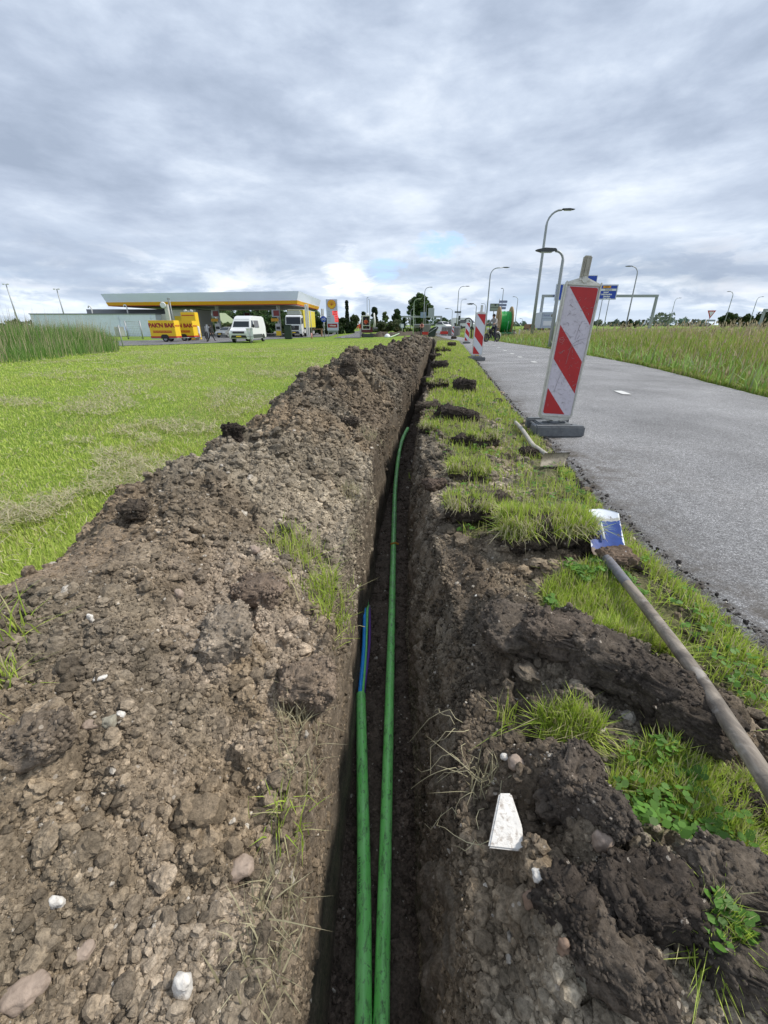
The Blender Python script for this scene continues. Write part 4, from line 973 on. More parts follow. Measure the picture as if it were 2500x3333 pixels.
for (dx, dz, rad, col, nm, L, bend, cap) in [(-.0105, .000, .0050, (.55, .42, .05), 'yellow_tube', .34, -.000, 0), (-.0035, .0075, .0088, (.03, .36, 1.0), 'blue_tube', .80, 0, 1), (.0085, .003, .0072, (.20, .75, .20), 'green_tube', .62, .002, 1), (.0120, -.006, .0068, (.13, .04, .34), 'purple_tube', .60, .004, 1)]:
    pts = []; base_ = lp[7]
    tip = {'blue_tube': (787.5, 1282), 'green_tube': (794, 1300), 'purple_tube': (798, 1312), 'yellow_tube': (776, 1440)}[nm]
    mid = {'blue_tube': (786, 1390), 'green_tube': (790.5, 1395), 'purple_tube': (797.5, 1390), 'yellow_tube': (778, 1470)}[nm]
    up = {'blue_tube': .045, 'green_tube': .03, 'purple_tube': .012, 'yellow_tube': .0}[nm]
    dr_ = (pp[-1] - pp[-2]).normalized(); s0 = Vector((dx, 0, dz)) - dr_ * .03; s1 = Vector((dx, .0, dz)) + dr_ * .01; m_ = dpt(mid[0], mid[1], ZF + up * .5 + dz * .5) - base_; t_ = dpt(tip[0], tip[1], ZF + up) - base_
    path = smooth([s0, s1, m_, t_], 10)
    b_ = MB(); b_.tube(path, rad, 14); tb = b_.build(nm, M_(nm, col, .28, var=.06, scale=20, dirt=.35, dcol=(.05, .04, .03)), r2, smooth=True)
    if cap:
        dd_ = (path[-1] - path[-2]).normalized(); c_ = MB(); a0 = path[-1] - dd_ * .006
        c_.tube([a0, a0 + dd_ * .004, a0 + dd_ * .0045, a0 + dd_ * .013, a0 + dd_ * .0135, a0 + dd_ * .019, a0 + dd_ * .022], [rad * 1.22, rad * 1.25, rad * 1.05, rad * 1.05, rad * 1.2, rad * 1.15, rad * .6], 14)
        c_.build('end_cap', M_('cap_grey', (.20, .20, .19), .35, .4, var=.2, scale=200), tb)
TXD = M_('duct_print', (.02, .06, .03), .7)
def print_along(root, pts, org, s, y0, size, side):
    # printed line on the duct: letters laid one after the other along its length
    a = min(range(len(pts) - 1), key=lambda i: abs((pts[i] + org).y - y0)); t = (pts[a + 1] - pts[a]).normalized()
    x = t; n = (Vector((side, 0, .8))).normalized(); n = (n - t * n.dot(t)).normalized(); yv = n.cross(x)
    M = Matrix.Translation(pts[a] + t * (y0 - (pts[a] + org).y) + n * .0206) @ Matrix((x, yv, n)).transposed().to_4x4()
    txt(s, size, TXD, M, root, name='printing', ext=.0003, align='LEFT')
print_along(r2, pp, lp[7], 'HDPE 40 2x14/10', .62, .012, -.65)

# ------------------------------------------------------------------ shovels
WOOD = bpy.data.materials.new('weathered_handle'); WOOD.use_nodes = True
t = NT(WOOD.node_tree); b = t.n['Principled BSDF']; g = t.add('ShaderNodeTexCoord').outputs['Object']
mp = t.add('ShaderNodeMapping', ins={'Vector': g, 'Scale': (60., 4., 60.)}).outputs[0]
c = t.ramp(t.noise(mp, 1.5, 6, .6), [(.3, (.17, .14, .11)), (.7, (.36, .31, .25))])
c = t.mix(t.ramp(t.noise(g, 9, 8, .7, .6), [(.46, 0.), (.58, .8)]), c, (.10, .085, .07))
c = t.mix(t.ramp(t.noise(g, 13, 6, .6), [(.60, 0.), (.66, .5)]), c, (.45, .42, .38))
t.l.new(c, b.inputs['Base Color']); b.inputs['Roughness'].default_value = .65
bn = t.add('ShaderNodeBump', ins={'Strength': .6, 'Distance': .002, 'Height': t.noise(mp, 2, 5)}); t.l.new(bn.outputs[0], b.inputs['Normal'])
BLUE = bpy.data.materials.new('blue_enamel_worn'); BLUE.use_nodes = True
t = NT(BLUE.node_tree); b = t.n['Principled BSDF']; g = t.add('ShaderNodeTexCoord').outputs['Object']; sp = t.add('ShaderNodeSeparateXYZ', ins={0: g}).outputs
ax = t.math('ABSOLUTE', sp[0]); nz = t.noise(g, 45, 6, .7)
e1_ = t.math('MAXIMUM', t.math('SUBTRACT', ax, .058), t.math('SUBTRACT', sp[1], .255))       # rim distance
white = t.math('GREATER_THAN', t.math('ADD', e1_, t.math('MULTIPLY', t.math('SUBTRACT', nz, .5), .035)), .0)
wornt = t.math('GREATER_THAN', t.math('ADD', t.math('SUBTRACT', sp[1], .235), t.math('MULTIPLY', t.math('SUBTRACT', nz, .5), .03)), 0.)
c = t.mix(wornt, t.ramp(t.noise(g, 30, 5), [(.3, (.018, .045, .20)), (.7, (.03, .075, .30))]), (.42, .42, .38))
c = t.mix(white, c, (.68, .72, .78))
c = t.mix(t.ramp(t.noise(g, 22, 8, .75, .6), [(.57, 0.), (.63, .9)]), c, (.10, .075, .055))
soilm = t.math('GREATER_THAN', t.math('ADD', t.math('MULTIPLY', sp[1], -1.), t.math('MULTIPLY', t.noise(g, 25, 5, .6), .10)), .0)
c = t.mix(soilm, c, (.13, .095, .07))
t.l.new(c, b.inputs['Base Color']); b.inputs['Roughness'].default_value = .5
def blade_shape(name, mat, parent, w, l, dish, M, tip=.25, thick=.003):
    """spade blade: local x across, y towards the tip"""
    nx, ny = 24, 34; V, F = [], []
    for top in (0, 1):
        for j in range(ny):
            for i in range(nx):
                a = i / (nx - 1) * 2 - 1; q = j / (ny - 1)
                wl = w / 2 * (1 - .06 * q) * (1 if q > .06 else .92 + q)
                yl = l * q - (tip * w * a * a * (q ** 3))
                V.append((a * wl, yl, dish * a * a * (1 - .25 * q) + .020 * (q - .5) ** 2 + (thick if top else 0)))
    idx = lambda t_, j, i: t_ * nx * ny + j * nx + i
    for j in range(ny - 1):
        for i in range(nx - 1):
            F.append((idx(1, j, i), idx(1, j, i + 1), idx(1, j + 1, i + 1), idx(1, j + 1, i))); F.append((idx(0, j, i), idx(0, j + 1, i), idx(0, j + 1, i + 1), idx(0, j, i + 1)))
    for j in range(ny - 1):
        for i in (0, nx - 1): F.append((idx(0, j, i), idx(0, j + 1, i), idx(1, j + 1, i), idx(1, j, i)))
    for i in range(nx - 1):
        for j in (0, ny - 1): F.append((idx(0, j, i), idx(0, j, i + 1), idx(1, j, i + 1), idx(1, j, i)))
    o = npmesh(name, V, np.array(F), mat, parent=parent, smooth=True); o.matrix_local = M; return o
neck = dpt(1316, 1205, .085); tipc = ptY(1303 * K9, 1106 * K9, 1.64); axy = (tipc - neck); L = axy.length; yv = axy.normalized(); xv = Vector((1, 0, .10)); xv = (xv - yv * xv.dot(yv)).normalized(); zv = xv.cross(yv)
sh = empty('shovel', neck, label='shovel with worn blue and white blade and long grey wooden handle', cat='shovel')
blade_shape('blade', BLUE, sh, .125, L + .03, .014, Matrix.Translation((0, -.0, -.012)) @ Matrix((xv, yv, zv)).transposed().to_4x4())
mb = MB(); mb.tube([yv * .20 + zv * .004 - xv * .015, yv * .10 + zv * .006 - xv * .012], [.004, .006], 10); mb.build('blade_rib', M_('white_rib', (.62, .66, .68), .5, dirt=.5), sh, smooth=True)
hp = [dpt(a, b_, z) - neck for a, b_, z in ((1303, 1195, .085), (1330, 1230, .095), (1400, 1318, .11), (1500, 1450, .140), (1580, 1570, .16), (1659, 1690, .172), (1730, 1810, .18))]
mb = MB(); mb.tube(smooth([yv * .03 + zv * .005, hp[0], hp[1], hp[1] * .6 + hp[2] * .4], 5), [.009, .0115, .014, .0155, .0165] + [.0170] * 11, 18); mb.build('socket', M_('blue_steel_socket', (.17, .17, .19), .6, .1, var=.3, scale=40, dirt=.95, dcol=(.15, .12, .09)), sh, smooth=True)
mb = MB(); ph = smooth([hp[1] * .62 + hp[2] * .38] + hp[2:], 8); mb.tube(ph, [.0160] * 3 + [.0168] * (len(ph) - 3), 22); mb.build('handle', WOOD, sh, smooth=True)
# soil lying on the blade
P_, F_, c_ = clod_mesh((.055, .05, .016), 77, 5, tone=(.15, .11, .08)); o = npmesh('soil_on_blade', P_, F_, SOIL, c_, smooth=True); o.location = dpt(1330, 1200, .085); tag(o, 'brown soil caked on the neck of the blue shovel blade', 'soil clod')
# second shovel
bl = dpt(1766, 1518, 0) if False else atz(1800, 1517, .005)
s2 = empty('shovel', bl, label='bare steel shovel with its blade propped on edge against the grass near the beacon base', cat='shovel')
mb = MB(); V = []
c0, c1, c2, c3 = atz(1757, 1520, .045), atz(1838, 1519, .045), ptY(1858, 1472, 2.72), ptY(1774, 1475, 2.68)
nx, ny = 16, 12; Vg, Fg = [], []
for s_ in (0, 1):
    for j in range(ny):
        for i in range(nx):
            a, q = i / (nx - 1), j / (ny - 1); p_ = (c0 * (1 - a) + c1 * a) * (1 - q) + (c3 * (1 - a) + c2 * a) * q - bl
            n_ = Vector((0, -1, .35)).normalized(); Vg.append(p_ - n_ * (.030 * math.sin(math.pi * q) * .8 + .018 * math.sin(math.pi * a)) + n_ * .0025 * s_)
for s_ in (0, 1):
    for j in range(ny - 1):
        for i in range(nx - 1):
            k = s_ * nx * ny + j * nx + i; Fg.append((k, k + 1, k + nx + 1, k + nx) if s_ else (k, k + nx, k + nx + 1, k + 1))
for j in range(ny - 1):
    for i in (0, nx - 1): k = j * nx + i; Fg.append((k, k + nx, k + nx + nx * ny, k + nx * ny))
for i in range(nx - 1):
    for j in (0, ny - 1): k = j * nx + i; Fg.append((k, k + 1, k + 1 + nx * ny, k + nx * ny))
npmesh('blade', [tuple(v_) for v_ in Vg], np.array(Fg), M_('used_steel', (.20, .175, .125), .6, 0., var=.2, scale=20, dirt=1., dcol=(.012, .010, .008)), parent=s2, smooth=True)
h2 = [ptY(1778, 1480, 2.85), dpt(1150, 960, .07), dpt(1128, 928, .06), dpt(1113, 912, .05)]
hh_ = smooth([h2[0] - bl, h2[0] * .4 + h2[1] * .6 - bl, h2[1] - bl, h2[2] - bl, h2[3] - bl], 6)
mb = MB(); mb.tube(hh_, .017, 16); mb.build('handle', M_('pale_handle', (.42, .39, .33), .6, var=.25, scale=25, dirt=.4), s2, smooth=True)

# ------------------------------------------------------------------ striped beacons
RED = M_('reflective_red', (.42, .012, .014), .38, var=.12, scale=9, dirt=.22, dcol=(.16, .03, .03))
WSH = M_('reflective_white', (.58, .54, .60), .42, var=.07, scale=14, dirt=.45, dcol=(.22, .20, .21))
RED2 = M_('reflective_red_clean', (.50, .015, .018), .35, var=.06)
WSH2 = M_('reflective_white_clean', (.66, .68, .74), .4, var=.04, dirt=.1)
FRM = M_('grimy_white_plastic', (.60, .59, .54), .55, var=.14, scale=18, dirt=.55, dcol=(.28, .26, .21), bump=.0012, bscale=60)
FRM2 = M_('white_plastic', (.70, .70, .68), .5, var=.06, scale=8, dirt=.25)
FOOT = M_('recycled_plastic', (.12, .13, .14), .6, var=.3, scale=26, dirt=.7, dcol=(.19, .19, .18), bump=.003, bscale=50)
YEL = M_('yellow_reflector', (.70, .42, .02), .4)
SCR = M_('scratch', (.30, .27, .28), .8, var=.3, scale=50)
def beacon(loc, rz, tilt, label, worn=False, reflector=False, foot=True, s=1.):
    r = empty('striped_beacon', loc, rz, label=label, cat='traffic beacon', group='red and white beacons along the cycle path')
    F_, W_, R_ = (FRM, WSH, RED) if worn else (FRM2, WSH2, RED2)
    T = Matrix.Translation((0, 0, .125)) @ Matrix.Rotation(R(tilt[1]), 4, 'Y') @ Matrix.Rotation(R(tilt[0]), 4, 'X')
    out = [(-.14, 0), (-.05, -.028), (.05, -.028), (.14, 0), (.14, 1.05), (0, 1.10), (-.14, 1.05)]
    mb = MB(); mb.prism(out, .062, T @ Matrix.Translation((0, .031, 0)) @ XZ, bev=.012)
    for x in (-1, 1): mb.box((x * .1335, -.036, .545), (.013, .012, 1.03), bev=.003, M=T)
    mb.box((0, -.036, 1.038), (.254, .012, .013), bev=.003, M=T); mb.box((0, -.036, .025), (.254, .012, .013), bev=.003, M=T)
    mb.box((0, -.035, -.008), (.10, .010, .012), bev=.003, M=T)
    mb.tube([T @ Vector((0, 0, -.03)), T @ Vector((0, 0, -.07))], [.045, .035], 16); mb.tube([T @ Vector((0, -.03, -.018)), T @ Vector((0, -.042, -.018))], .022, 14)
    fr = mb.build('frame', F_, r)
    mb = MB(); mb.box((0, 0, 1.155), (.060, .040, .17), bev=.008, M=T); mb.box((0, -.022, 1.165), (.03, .006, .13), bev=.003, M=T); mb.build('handle', F_ if not worn else M_('dirty_handle', (.36, .34, .28), .6, var=.2, scale=30, dirt=.5), r)
    mb = MB(); mb.tube([T @ Vector((0, -.028, 1.075)), T @ Vector((0, -.041, 1.075))], .023, 20); mb.box((0, -.033, 1.072), (.085, .006, .012), bev=.002, M=T); mb.build('lock', F_, r)
    # white sheet and the red bands on it
    def rr(p): return T @ Vector((p[0], -.0325 - (.0016 if len(p) > 2 else 0), p[1]))
    mb = MB(); x0, x1, z0, z1 = -.123, .123, .035, 1.028
    mb.prism([(x0 + .01, z0), (x1 - .01, z0), (x1, z0 + .01), (x1, z1 - .01), (x1 - .01, z1), (x0 + .01, z1), (x0, z1 - .01), (x0, z0 + .01)], .0016, T @ Matrix.Translation((0, -.031, 0)) @ XZ)
    sheet = mb.build('reflective_sheet', W_, r)
    a, b_ = -.118, .118; zt, zb = 1.022, .041; k = 1.13; D = (b_ - a) * k
    L_ = [zt + .0, zt - .283 * .98, zt - .546 * .98, zt - .785 * .98]
    mb = MB(); P2 = T @ Matrix.Translation((0, -.0328, 0)) @ XZ
    mb.prism([(a + .012, zt), (b_ - .014, zt), (b_ - .004, zt - .004), (b_, zt - .014), (b_, L_[0] - D)], .0012, P2)
    mb.prism([(a, L_[1]), (b_, L_[1] - D), (b_, L_[2] - D), (a, L_[2])], .0012, P2)
    xe = a + (L_[3] - zb) / k; mb.prism([(a, L_[3]), (min(xe, b_ - .002), zb), (a + .014, zb), (a + .004, zb + .004), (a, zb + .014)], .0012, P2)
    mb.build('red_stripes', R_, sheet)
    if worn:
        mb = MB()
        for i in range(85):
            q = Vector((random.uniform(-.10, .10), random.uniform(.12, .95))); dirn = random.choice([.9, -.4, 1.4, .2]); pts = []
            for j in range(random.randint(2, 4)):
                pts.append(T @ Vector((max(-.115, min(.115, q.x)), -.0352, q.y))); st = random.uniform(.004, .016); dirn += random.uniform(-.9, .9); q = q + Vector((math.cos(dirn) * st, math.sin(dirn) * st))
            if len(pts) > 1: mb.tube(pts, [random.uniform(.0005, .0014)] * len(pts), 4, False)
        for (a1, a2) in (((.11, .66), (.0, .60)), ((-.09, .70), (-.02, .655)), ((.045, .78), (.02, .64)), ((-.03, .40), (-.06, .22)), ((.005, .60), (-.01, .45)), ((-.02, .56), (.08, .62))):
            pts = [T @ Vector((a1[0] + (a2[0] - a1[0]) * q / 5 + random.uniform(-.003, .003), -.0352, a1[1] + (a2[1] - a1[1]) * q / 5 + .010 * math.sin(q / 5 * 3.1))) for q in range(6)]; mb.tube(pts, .0011, 4, False)
        tag(mb.build('scratches', SCR, sheet), kind='stuff')
        mb = MB(); pts = [T @ Vector((-.085 + .019 * math.cos(q * math.pi / 10), -.0353, .635 + .019 * math.sin(q * math.pi / 10))) for q in range(21)]; mb.tube(pts, .0011, 4, False)
        sq = [(-.013, -.004), (-.006, .006), (-.002, -.004), (.003, .006), (.006, -.003), (.012, .005)]
        mb.tube([T @ Vector((-.085 + q[0], -.0353, .635 + q[1])) for q in sq], .0012, 4, False); mb.build('round_mark', M_('pale_pink_print', (.62, .36, .36), .5), sheet)
    if reflector:
        mb = MB(); mb.box((0, -.04, .012), (.11, .016, .035), bev=.01, M=T); mb.build('yellow_reflector', YEL, r)
    if foot:
        mb = MB(); w, d, h = .205, .20, .095
        mb.box((0, -d + .035, h / 2), (2 * w, .07, h), bev=.012); mb.box((0, d - .035, h / 2), (2 * w * .93, .07, h), bev=.012)
        for x in (-1, 1): mb.tube([(x * (w - .05), -d + .05, h * .62), (x * (w - .05), d - .05, h * .62)], .013, 10)
        mb.box((0, .02, h * .50), (2 * w * .66, 2 * d * .55, h * .8), bev=.01); mb.box((0, -d * .52, h * .36), (2 * w * .9, .14, h * .5), bev=.008)
        for x in (-1, 1): mb.box((x * w * .84, -d * .45, h * .42), (.055, .17, h * .8), bev=.006)
        mb.tube([(0, .0, h * .88), (0, 0, h + .012)], [.055, .05], 20); mb.box((0, 0, h * .93), (.20, .022, .016), bev=.004)
        mb.build('base_block', FOOT, r)
    return r
b1 = atz(1806, 1400, .03)
beacon((b1.x * .972, 3.69, path_z(b1.x * .972, 3.69)), R(-2), (-2, 3.2), 'nearest and largest red and white beacon, scratched and leaning on its dark base', worn=True)
def bcn(u, v, rz, tl, label, **k): p = at(u, v, .03); beacon((p.x, p.y, path_z(p.x, p.y)), rz, tl, label, **k)
bcn(1550, 1172, R(0), (0, 1.5), 'second red and white beacon up the path, clean, with a yellow reflector at its foot', reflector=True)
bcn(1518, 1118, R(0), (0, .5), 'third red and white beacon, small, between the second beacon and the far one')
bcn(1473, 1095, R(0), (0, 0), 'farthest and smallest red and white beacon, in front of the concrete parapet', foot=False)
# ------------------------------------------------------------------ common materials of the far things
GALV = M_('galvanised_steel', (.34, .36, .37), .5, .4, var=.08)
DGREY = M_('dark_grey_metal', (.06, .065, .07), .5)
BLACK = M_('black_plastic', (.018, .018, .02), .5); TYRE = M_('tyre', (.022, .022, .022), .85)
GLASS = M_('dark_glass', (.014, .02, .026), .12, spec=.4); WCAR = M_('white_bodywork', (.70, .71, .72), .28, var=.03, scale=2)
CONC = M_('grey_concrete', (.22, .21, .20), .85, var=.25, scale=3, dirt=.5, dcol=(.10, .09, .08))
LENS = M_('lamp_lens', (.55, .57, .58), .3); SKIN = M_('skin', (.42, .25, .18), .6)
YELLOW = M_('yellow_panel', (.84, .56, .02), .45, var=.05); REDP = M_('red_panel', (.50, .03, .02), .45, var=.05); ORANGE = M_('hi_vis_orange', (.80, .13, .05), .7)
def gz(x, y): return float(base(x, y))

# roads, forecourt
def sheet(name, L, Rr, mat, dz=.015, n=60, m=10, extra=0.):
    def res(P, n):
        P = np.array(P, float); d = np.r_[0, np.cumsum(np.hypot(*np.diff(P, axis=0).T))]; t = np.linspace(0, d[-1], n); return np.stack([np.interp(t, d, P[:, 0]), np.interp(t, d, P[:, 1])], 1)
    A, B = res(L, n), res(Rr, n); q = np.linspace(0, 1, m)[None, :, None]; G_ = A[:, None] * (1 - q) + B[:, None] * q
    z = base(G_[..., 0], G_[..., 1]) + dz
    o = npmesh(name, np.concatenate([G_, z[..., None]], 2).reshape(-1, 3), grid_faces(n, m), mat, smooth=True); tag(o, kind='structure'); return o
P2 = lambda u, v, dz=0.: tuple(at(u, v, dz)[:2])
fr_edge = [(-75, 41), P2(390, 1127), P2(560, 1122), P2(700, 1117), P2(860, 1106), P2(990, 1099), (-9, 76), (-9.5, 100)]
sheet('forecourt', [(-75, 47), (-45, 52), (-30, 56), (-28, 66), (-40, 100), (-40, 130), (-40, 135)], fr_edge[:-1] + [(-12, 135)], ROADM, .03, 60, 16)
sheet('access_road', [(-75, 45), (-45, 48), (-28, 52), (-20, 60)], fr_edge[:5], ROADM, .042, 40, 8)
sheet('side_road', [P2(1085, 1101), P2(1120, 1093), P2(1160, 1084), (-7.5, 100), (-8, 130)], [P2(1172, 1101), P2(1178, 1090), P2(1180, 1083), (-4.5, 100), (-5, 130)], ROADM, .05, 40, 6)
sheet('main_road', [(24, -3), (25, 20), (26, 60), (22, 110), (14, 200), (6, 400)], [(36, -3), (37, 20), (38, 60), (34, 110), (26, 200), (18, 400)], ROADM, .03, 60, 8)
mb = MB()
for a_, b__ in (((-40, 49.5), (-24, 45.3)),): pass

# ------------------------------------------------------------------ lamps
LG = 'street lamps along the roads'
def lamp(u, vtop, Y, side, armpx, label, head=.65, thick=.075, rise=0., double=False, headh=.07, name='street_lamp', hang=None, mat=None, groundz=None, cat='street lamp', group=LG, rad=None):
    d0 = ray(u, 1058); x = d0.x / d0.y * Y; top = ptY(u, vtop, Y).z; z0 = gz(x, Y) if groundz is None else groundz; h = top - z0
    fwd = Y * cP - (top - CAMZ) * sP; arm = armpx * fwd / FPX; rad = rad or min(.9, h * .12)
    r = empty(name, (x, Y, z0), label=label, cat=cat, group=group); m = mat or GALV
    mb = MB(); 
    if double:
        mb.tube([(0, 0, -.3), (0, 0, h)], [thick * 1.4, thick * .8], 10); mb.build('pole', m, r)
        mb = MB(); mb.box((0, 0, h), (arm * 2, .12, .12)); mb.build('crossbar', m, r)
        for s_ in (-1, 1): q = MB(); q.box((s_ * arm * .8, -.1, h + .05), (arm * .7, .5, .35), bev=.05, rot=(R(25), 0, 0)); q.build('lamp_head', LENS, r)
        return r
    armz = h; pts = [(0, 0, -.3), (0, 0, h * .45), (0, 0, h - rad)]
    for k in range(1, 7): a = k / 6 * math.pi / 2; pts.append((side * rad * (1 - math.cos(a)), 0, h - rad + rad * math.sin(a) - rise * 0))
    L = max(arm - head, rad + .02); pts.append((side * L, 0, h + rise * (L - rad)))
    rs = [thick * 1.25, thick * 1.0, thick * .8] + [thick * .62] * 6 + [thick * .5]
    mb.tube(pts, rs, 10); mb.build('pole', m, r)
    q = MB(); c = Vector((side * (L + head / 2 - .05), 0, h + rise * (L - rad) + .01))
    q.prism([(-head / 2, -.0), (-head / 2 + .06, headh * .8), (head * .1, headh), (head / 2, headh * .35), (head / 2, -.0), (head * .3, -headh * .45), (-head * .2, -headh * .45)], .24, Matrix.Translation(c + Vector((0, .12, 0))) @ (Matrix.Scale(side, 4, (1, 0, 0))) @ XZ, bev=.012)
    hd = q.build('lamp_head', DGREY if not mat else mat, r)
    q = MB(); q.box(c + Vector((0, 0, -headh * .5 - .006)), (head * .55, .18, .03), bev=.008); q.build('lens', LENS, hd)
    return r
lamp(1735, 683, 34, 1, 82, 'tall street lamp with a long right arm, left of the nearest beacon', head=.9, thick=.10, rise=.06)
lamp(1800, 817, 20, -1, 84, 'low path lamp with a dark oval head pointing left beside the nearest beacon', head=.85, thick=.075, headh=.10, rad=.35)
lamp(1581, 872, 62, 1, 62, 'tall street lamp arm pointing right, standing left of the cable reel', head=.9, thick=.09, rise=.05)
lamp(1486, 932, 95, 1, 36, 'street lamp with right arm above the far beacon and parapet', head=.9, thick=.09)
lamp(1496, 974, 140, 1, 13, 'thin distant lamp with short right arm just right of the parapet lamp', head=.8, thick=.08)
lamp(1470, 1005, 95, -1, 26, 'low distant path lamp with left arm above the parked white cars', head=.8, thick=.06)
lamp(1546, 990, 50, -1, 29, 'path lamp with left pointing head behind the second beacon', head=.8, thick=.055, headh=.09, rad=.3)
lamp(1575, 988, 165, -1, 15, 'far lamp with left arm between the path lamp and the tall lamp', head=.9, thick=.12)
lamp(1627, 939, 100, -1, 5, 'slim lamp with tiny head rising behind the three arrow signs', head=.4, thick=.09, rad=.2)
lamp(1676, 966, 130, -1, 9, 'distant lamp with short left arm right of the cable reel', head=.7, thick=.10)
lamp(1699, 1037, 150, -1, 9, 'small far lamp low on the horizon right of the cable reel', head=.7, thick=.07, rad=.4)
lamp(2038, 867, 62, -1, 42, 'tall lamp with left arm in front of the right leg of the near gantry', head=.9, thick=.085)
lamp(2177, 970, 135, 1, 14, 'distant lamp with right arm between the gantry and the yield sign', head=.8, thick=.09)
lamp(2356, 949, 110, -1, 15, 'leaning-looking lamp with left arm right of the yield sign', head=.8, thick=.09)
lamp(2437, 966, 130, 1, 14, 'lamp with right arm in front of the round trees at the right edge', head=.8, thick=.10)
lamp(1196, 968, 140, 1, 3, 'thin lamp pole straight above the excavator cab', head=.3, thick=.10, rad=.15)
lamp(1204, 975, 150, -1, 3, 'second thin lamp pole, right beside the one above the excavator', head=.3, thick=.10, rad=.15)
lamp(1346, 973, 61, 1, 22, 'pale green lamp with right arm standing left of the man in the vest', head=.5, thick=.055, rad=.5, mat=M_('pale_green_steel', (.42, .50, .36), .5))
lamp(1379, 935, 100, 1, 20, 'tall pale lamp in front of the big round tree, right of the man', head=.8, thick=.10)
lamp(1336, 1005, 100, 1, 10, 'small lamp in front of the left side of the big round tree', head=.5, thick=.07)
lamp(1385, 988, 165, 1, 6, 'far lamp nearly hidden behind the tall pale lamp by the big tree', head=.6, thick=.11)
lamp(1352, 1024, 150, -1, 4, 'shortest lamp in front of the big tree', head=.5, thick=.07)
for u, v, lb in ((63, 925, 'sports floodlight mast with two heads at the far left edge'), (218, 941, 'sports floodlight mast rising behind the white service building')):
    lamp(u, v, 190, 1, 9, lb, double=True, thick=.22, name='floodlight_mast', cat='floodlight', group='floodlight masts on the left horizon')

# ------------------------------------------------------------------ signs
SGREY = M_('sign_back', (.36, .39, .42), .6, .2, var=.06); SBLUE = M_('sign_blue', (.012, .06, .42), .4, var=.05); SWHITE = M_('sign_white', (.75, .76, .78), .5, var=.03)
def board(name, u0, v0, u1, v1, Y, mat, label, poles=(), cat='sign', edge=None, rz=0., group=None):
    a, b_ = ptY(u0, v0, Y), ptY(u1, v1, Y); cx = (a.x + b_.x) / 2; z0 = gz(cx, Y); w, h = abs(b_.x - a.x), abs(a.z - b_.z); cz = (a.z + b_.z) / 2 - z0
    r = empty(name, (cx, Y, z0), rz, label=label, cat=cat, group=group)
    mb = MB(); mb.box((0, 0, cz), (w, .05, h), bev=.015); p = mb.build('panel', mat, r)
    if edge: 
        q = MB(); t_ = .018 * w + .02
        for s_ in (-1, 1): q.box((s_ * (w / 2 - t_ * .7), -.03, cz), (t_, .02, h * .985)); q.box((0, -.032, cz + s_ * (h / 2 - t_ * .7)), (w * .98, .02, t_))
        q.build('border', edge, p)
    for px in poles:
        q = MB(); q.tube([(px * w / 2, .07, -.2), (px * w / 2, .07, cz + h * .45)], .04 + .0004 * Y, 8); q.build('pole', GALV, r)
    return r, w, h, cz, p
FR = lambda x, y, z: Matrix.Translation((x, y, z)) @ Matrix.Rotation(R(90), 4, 'X')
ORN = M_('route_orange', (.75, .32, .02), .5)
r, w, h, cz, p = board('direction_sign', 1906, 926, 2004, 975.5, 80, SBLUE, 'large blue motorway direction sign on two poles, right part visible beside the nearest beacon', (.20, .62), 'road sign', SWHITE)
q = MB(); q.box((w * .16, -.04, cz + h * .34), (w * .24, .02, h * .15), bev=.03); q.build('route_tag', ORN, p); txt('N201', h * .14, BLACK, FR(w * .16, -.055, cz + h * .34), p)
q = MB(); q.box((w * .22, -.04, cz + h * .155), (w * .48, .02, h * .15), bev=.03); q.build('airport_tag', SWHITE, p); txt('Schiphol', h * .15, BLACK, FR(w * .22, -.055, cz + h * .155), p)
for i, s_ in enumerate(('tunnel', 'Leidschendam', 'Haarlem', 'Den Haag')): txt(s_, h * .145, SWHITE, FR(w * (.16 + .02 * i), -.045, cz - h * (.005 + .14 * i)), p, bold=.02)
board('direction_sign', 1891, 896, 1941, 925, 80, SBLUE, 'small blue sign mounted above the motorway sign, seen past the beacon handle', (-.6, .6), 'road sign', SWHITE)
r, w, h, cz, p = board('direction_sign', 1811, 924, 1902, 979, 99.3, SBLUE, 'blue direction sign on the near gantry, left edge visible beside the beacon', (), 'road sign', SWHITE)
txt('A2', h * .16, SWHITE, FR(-w * .12, -.045, cz + h * .36), p, bold=.02); q = MB(); q.box((-w * .12, -.04, cz + h * .13), (w * .3, .02, h * .16), bev=.03); q.build('route_tag', SWHITE, p); txt('Leiden', h * .14, BLACK, FR(-w * .12, -.055, cz + h * .13), p)
q = MB(); q.box((-w * .14, -.04, cz - h * .1), (w * .16, .02, h * .14), bev=.03); q.build('route_tag', ORN, p)
q = MB(); 
def gantry(u0, u1, vt, Y, label, t=.45, zadd=0.):
    a, b_ = ptY(u0, vt, Y), ptY(u1, vt, Y); z0 = gz(a.x, Y); h = a.z - z0
    xg0, xg1 = ray(u0, 1058).x / ray(u0, 1058).y * Y, ray(u1, 1058).x / ray(u1, 1058).y * Y
    r = empty('sign_gantry', ((xg0 + xg1) / 2, Y, z0), label=label, cat='gantry', group='sign gantries over the main road'); w = (xg1 - xg0) / 2
    mb = MB(); mb.box((0, 0, h - t / 2), (2 * w + t, t, t), bev=.04); mb.build('crossbeam', GALV, r)
    for s_ in (-1, 1): mb = MB(); mb.box((s_ * w, 0, (h - t) / 2 - .2), (t * 1.2, t, h - t + .4), bev=.04, taper=(.75, .9)); mb.build('leg', GALV, r)
    return r
gantry(1755, 2116, 959, 100, 'long grey sign gantry behind the nearest beacon carrying the blue signs', .5)
gantry(1302, 1435, 1028, 150, 'far sign gantry in front of the big round tree behind the man', .55)
gantry(2473, 2640, 1005, 110, 'gantry cut off by the right picture edge in front of the round trees', .5)
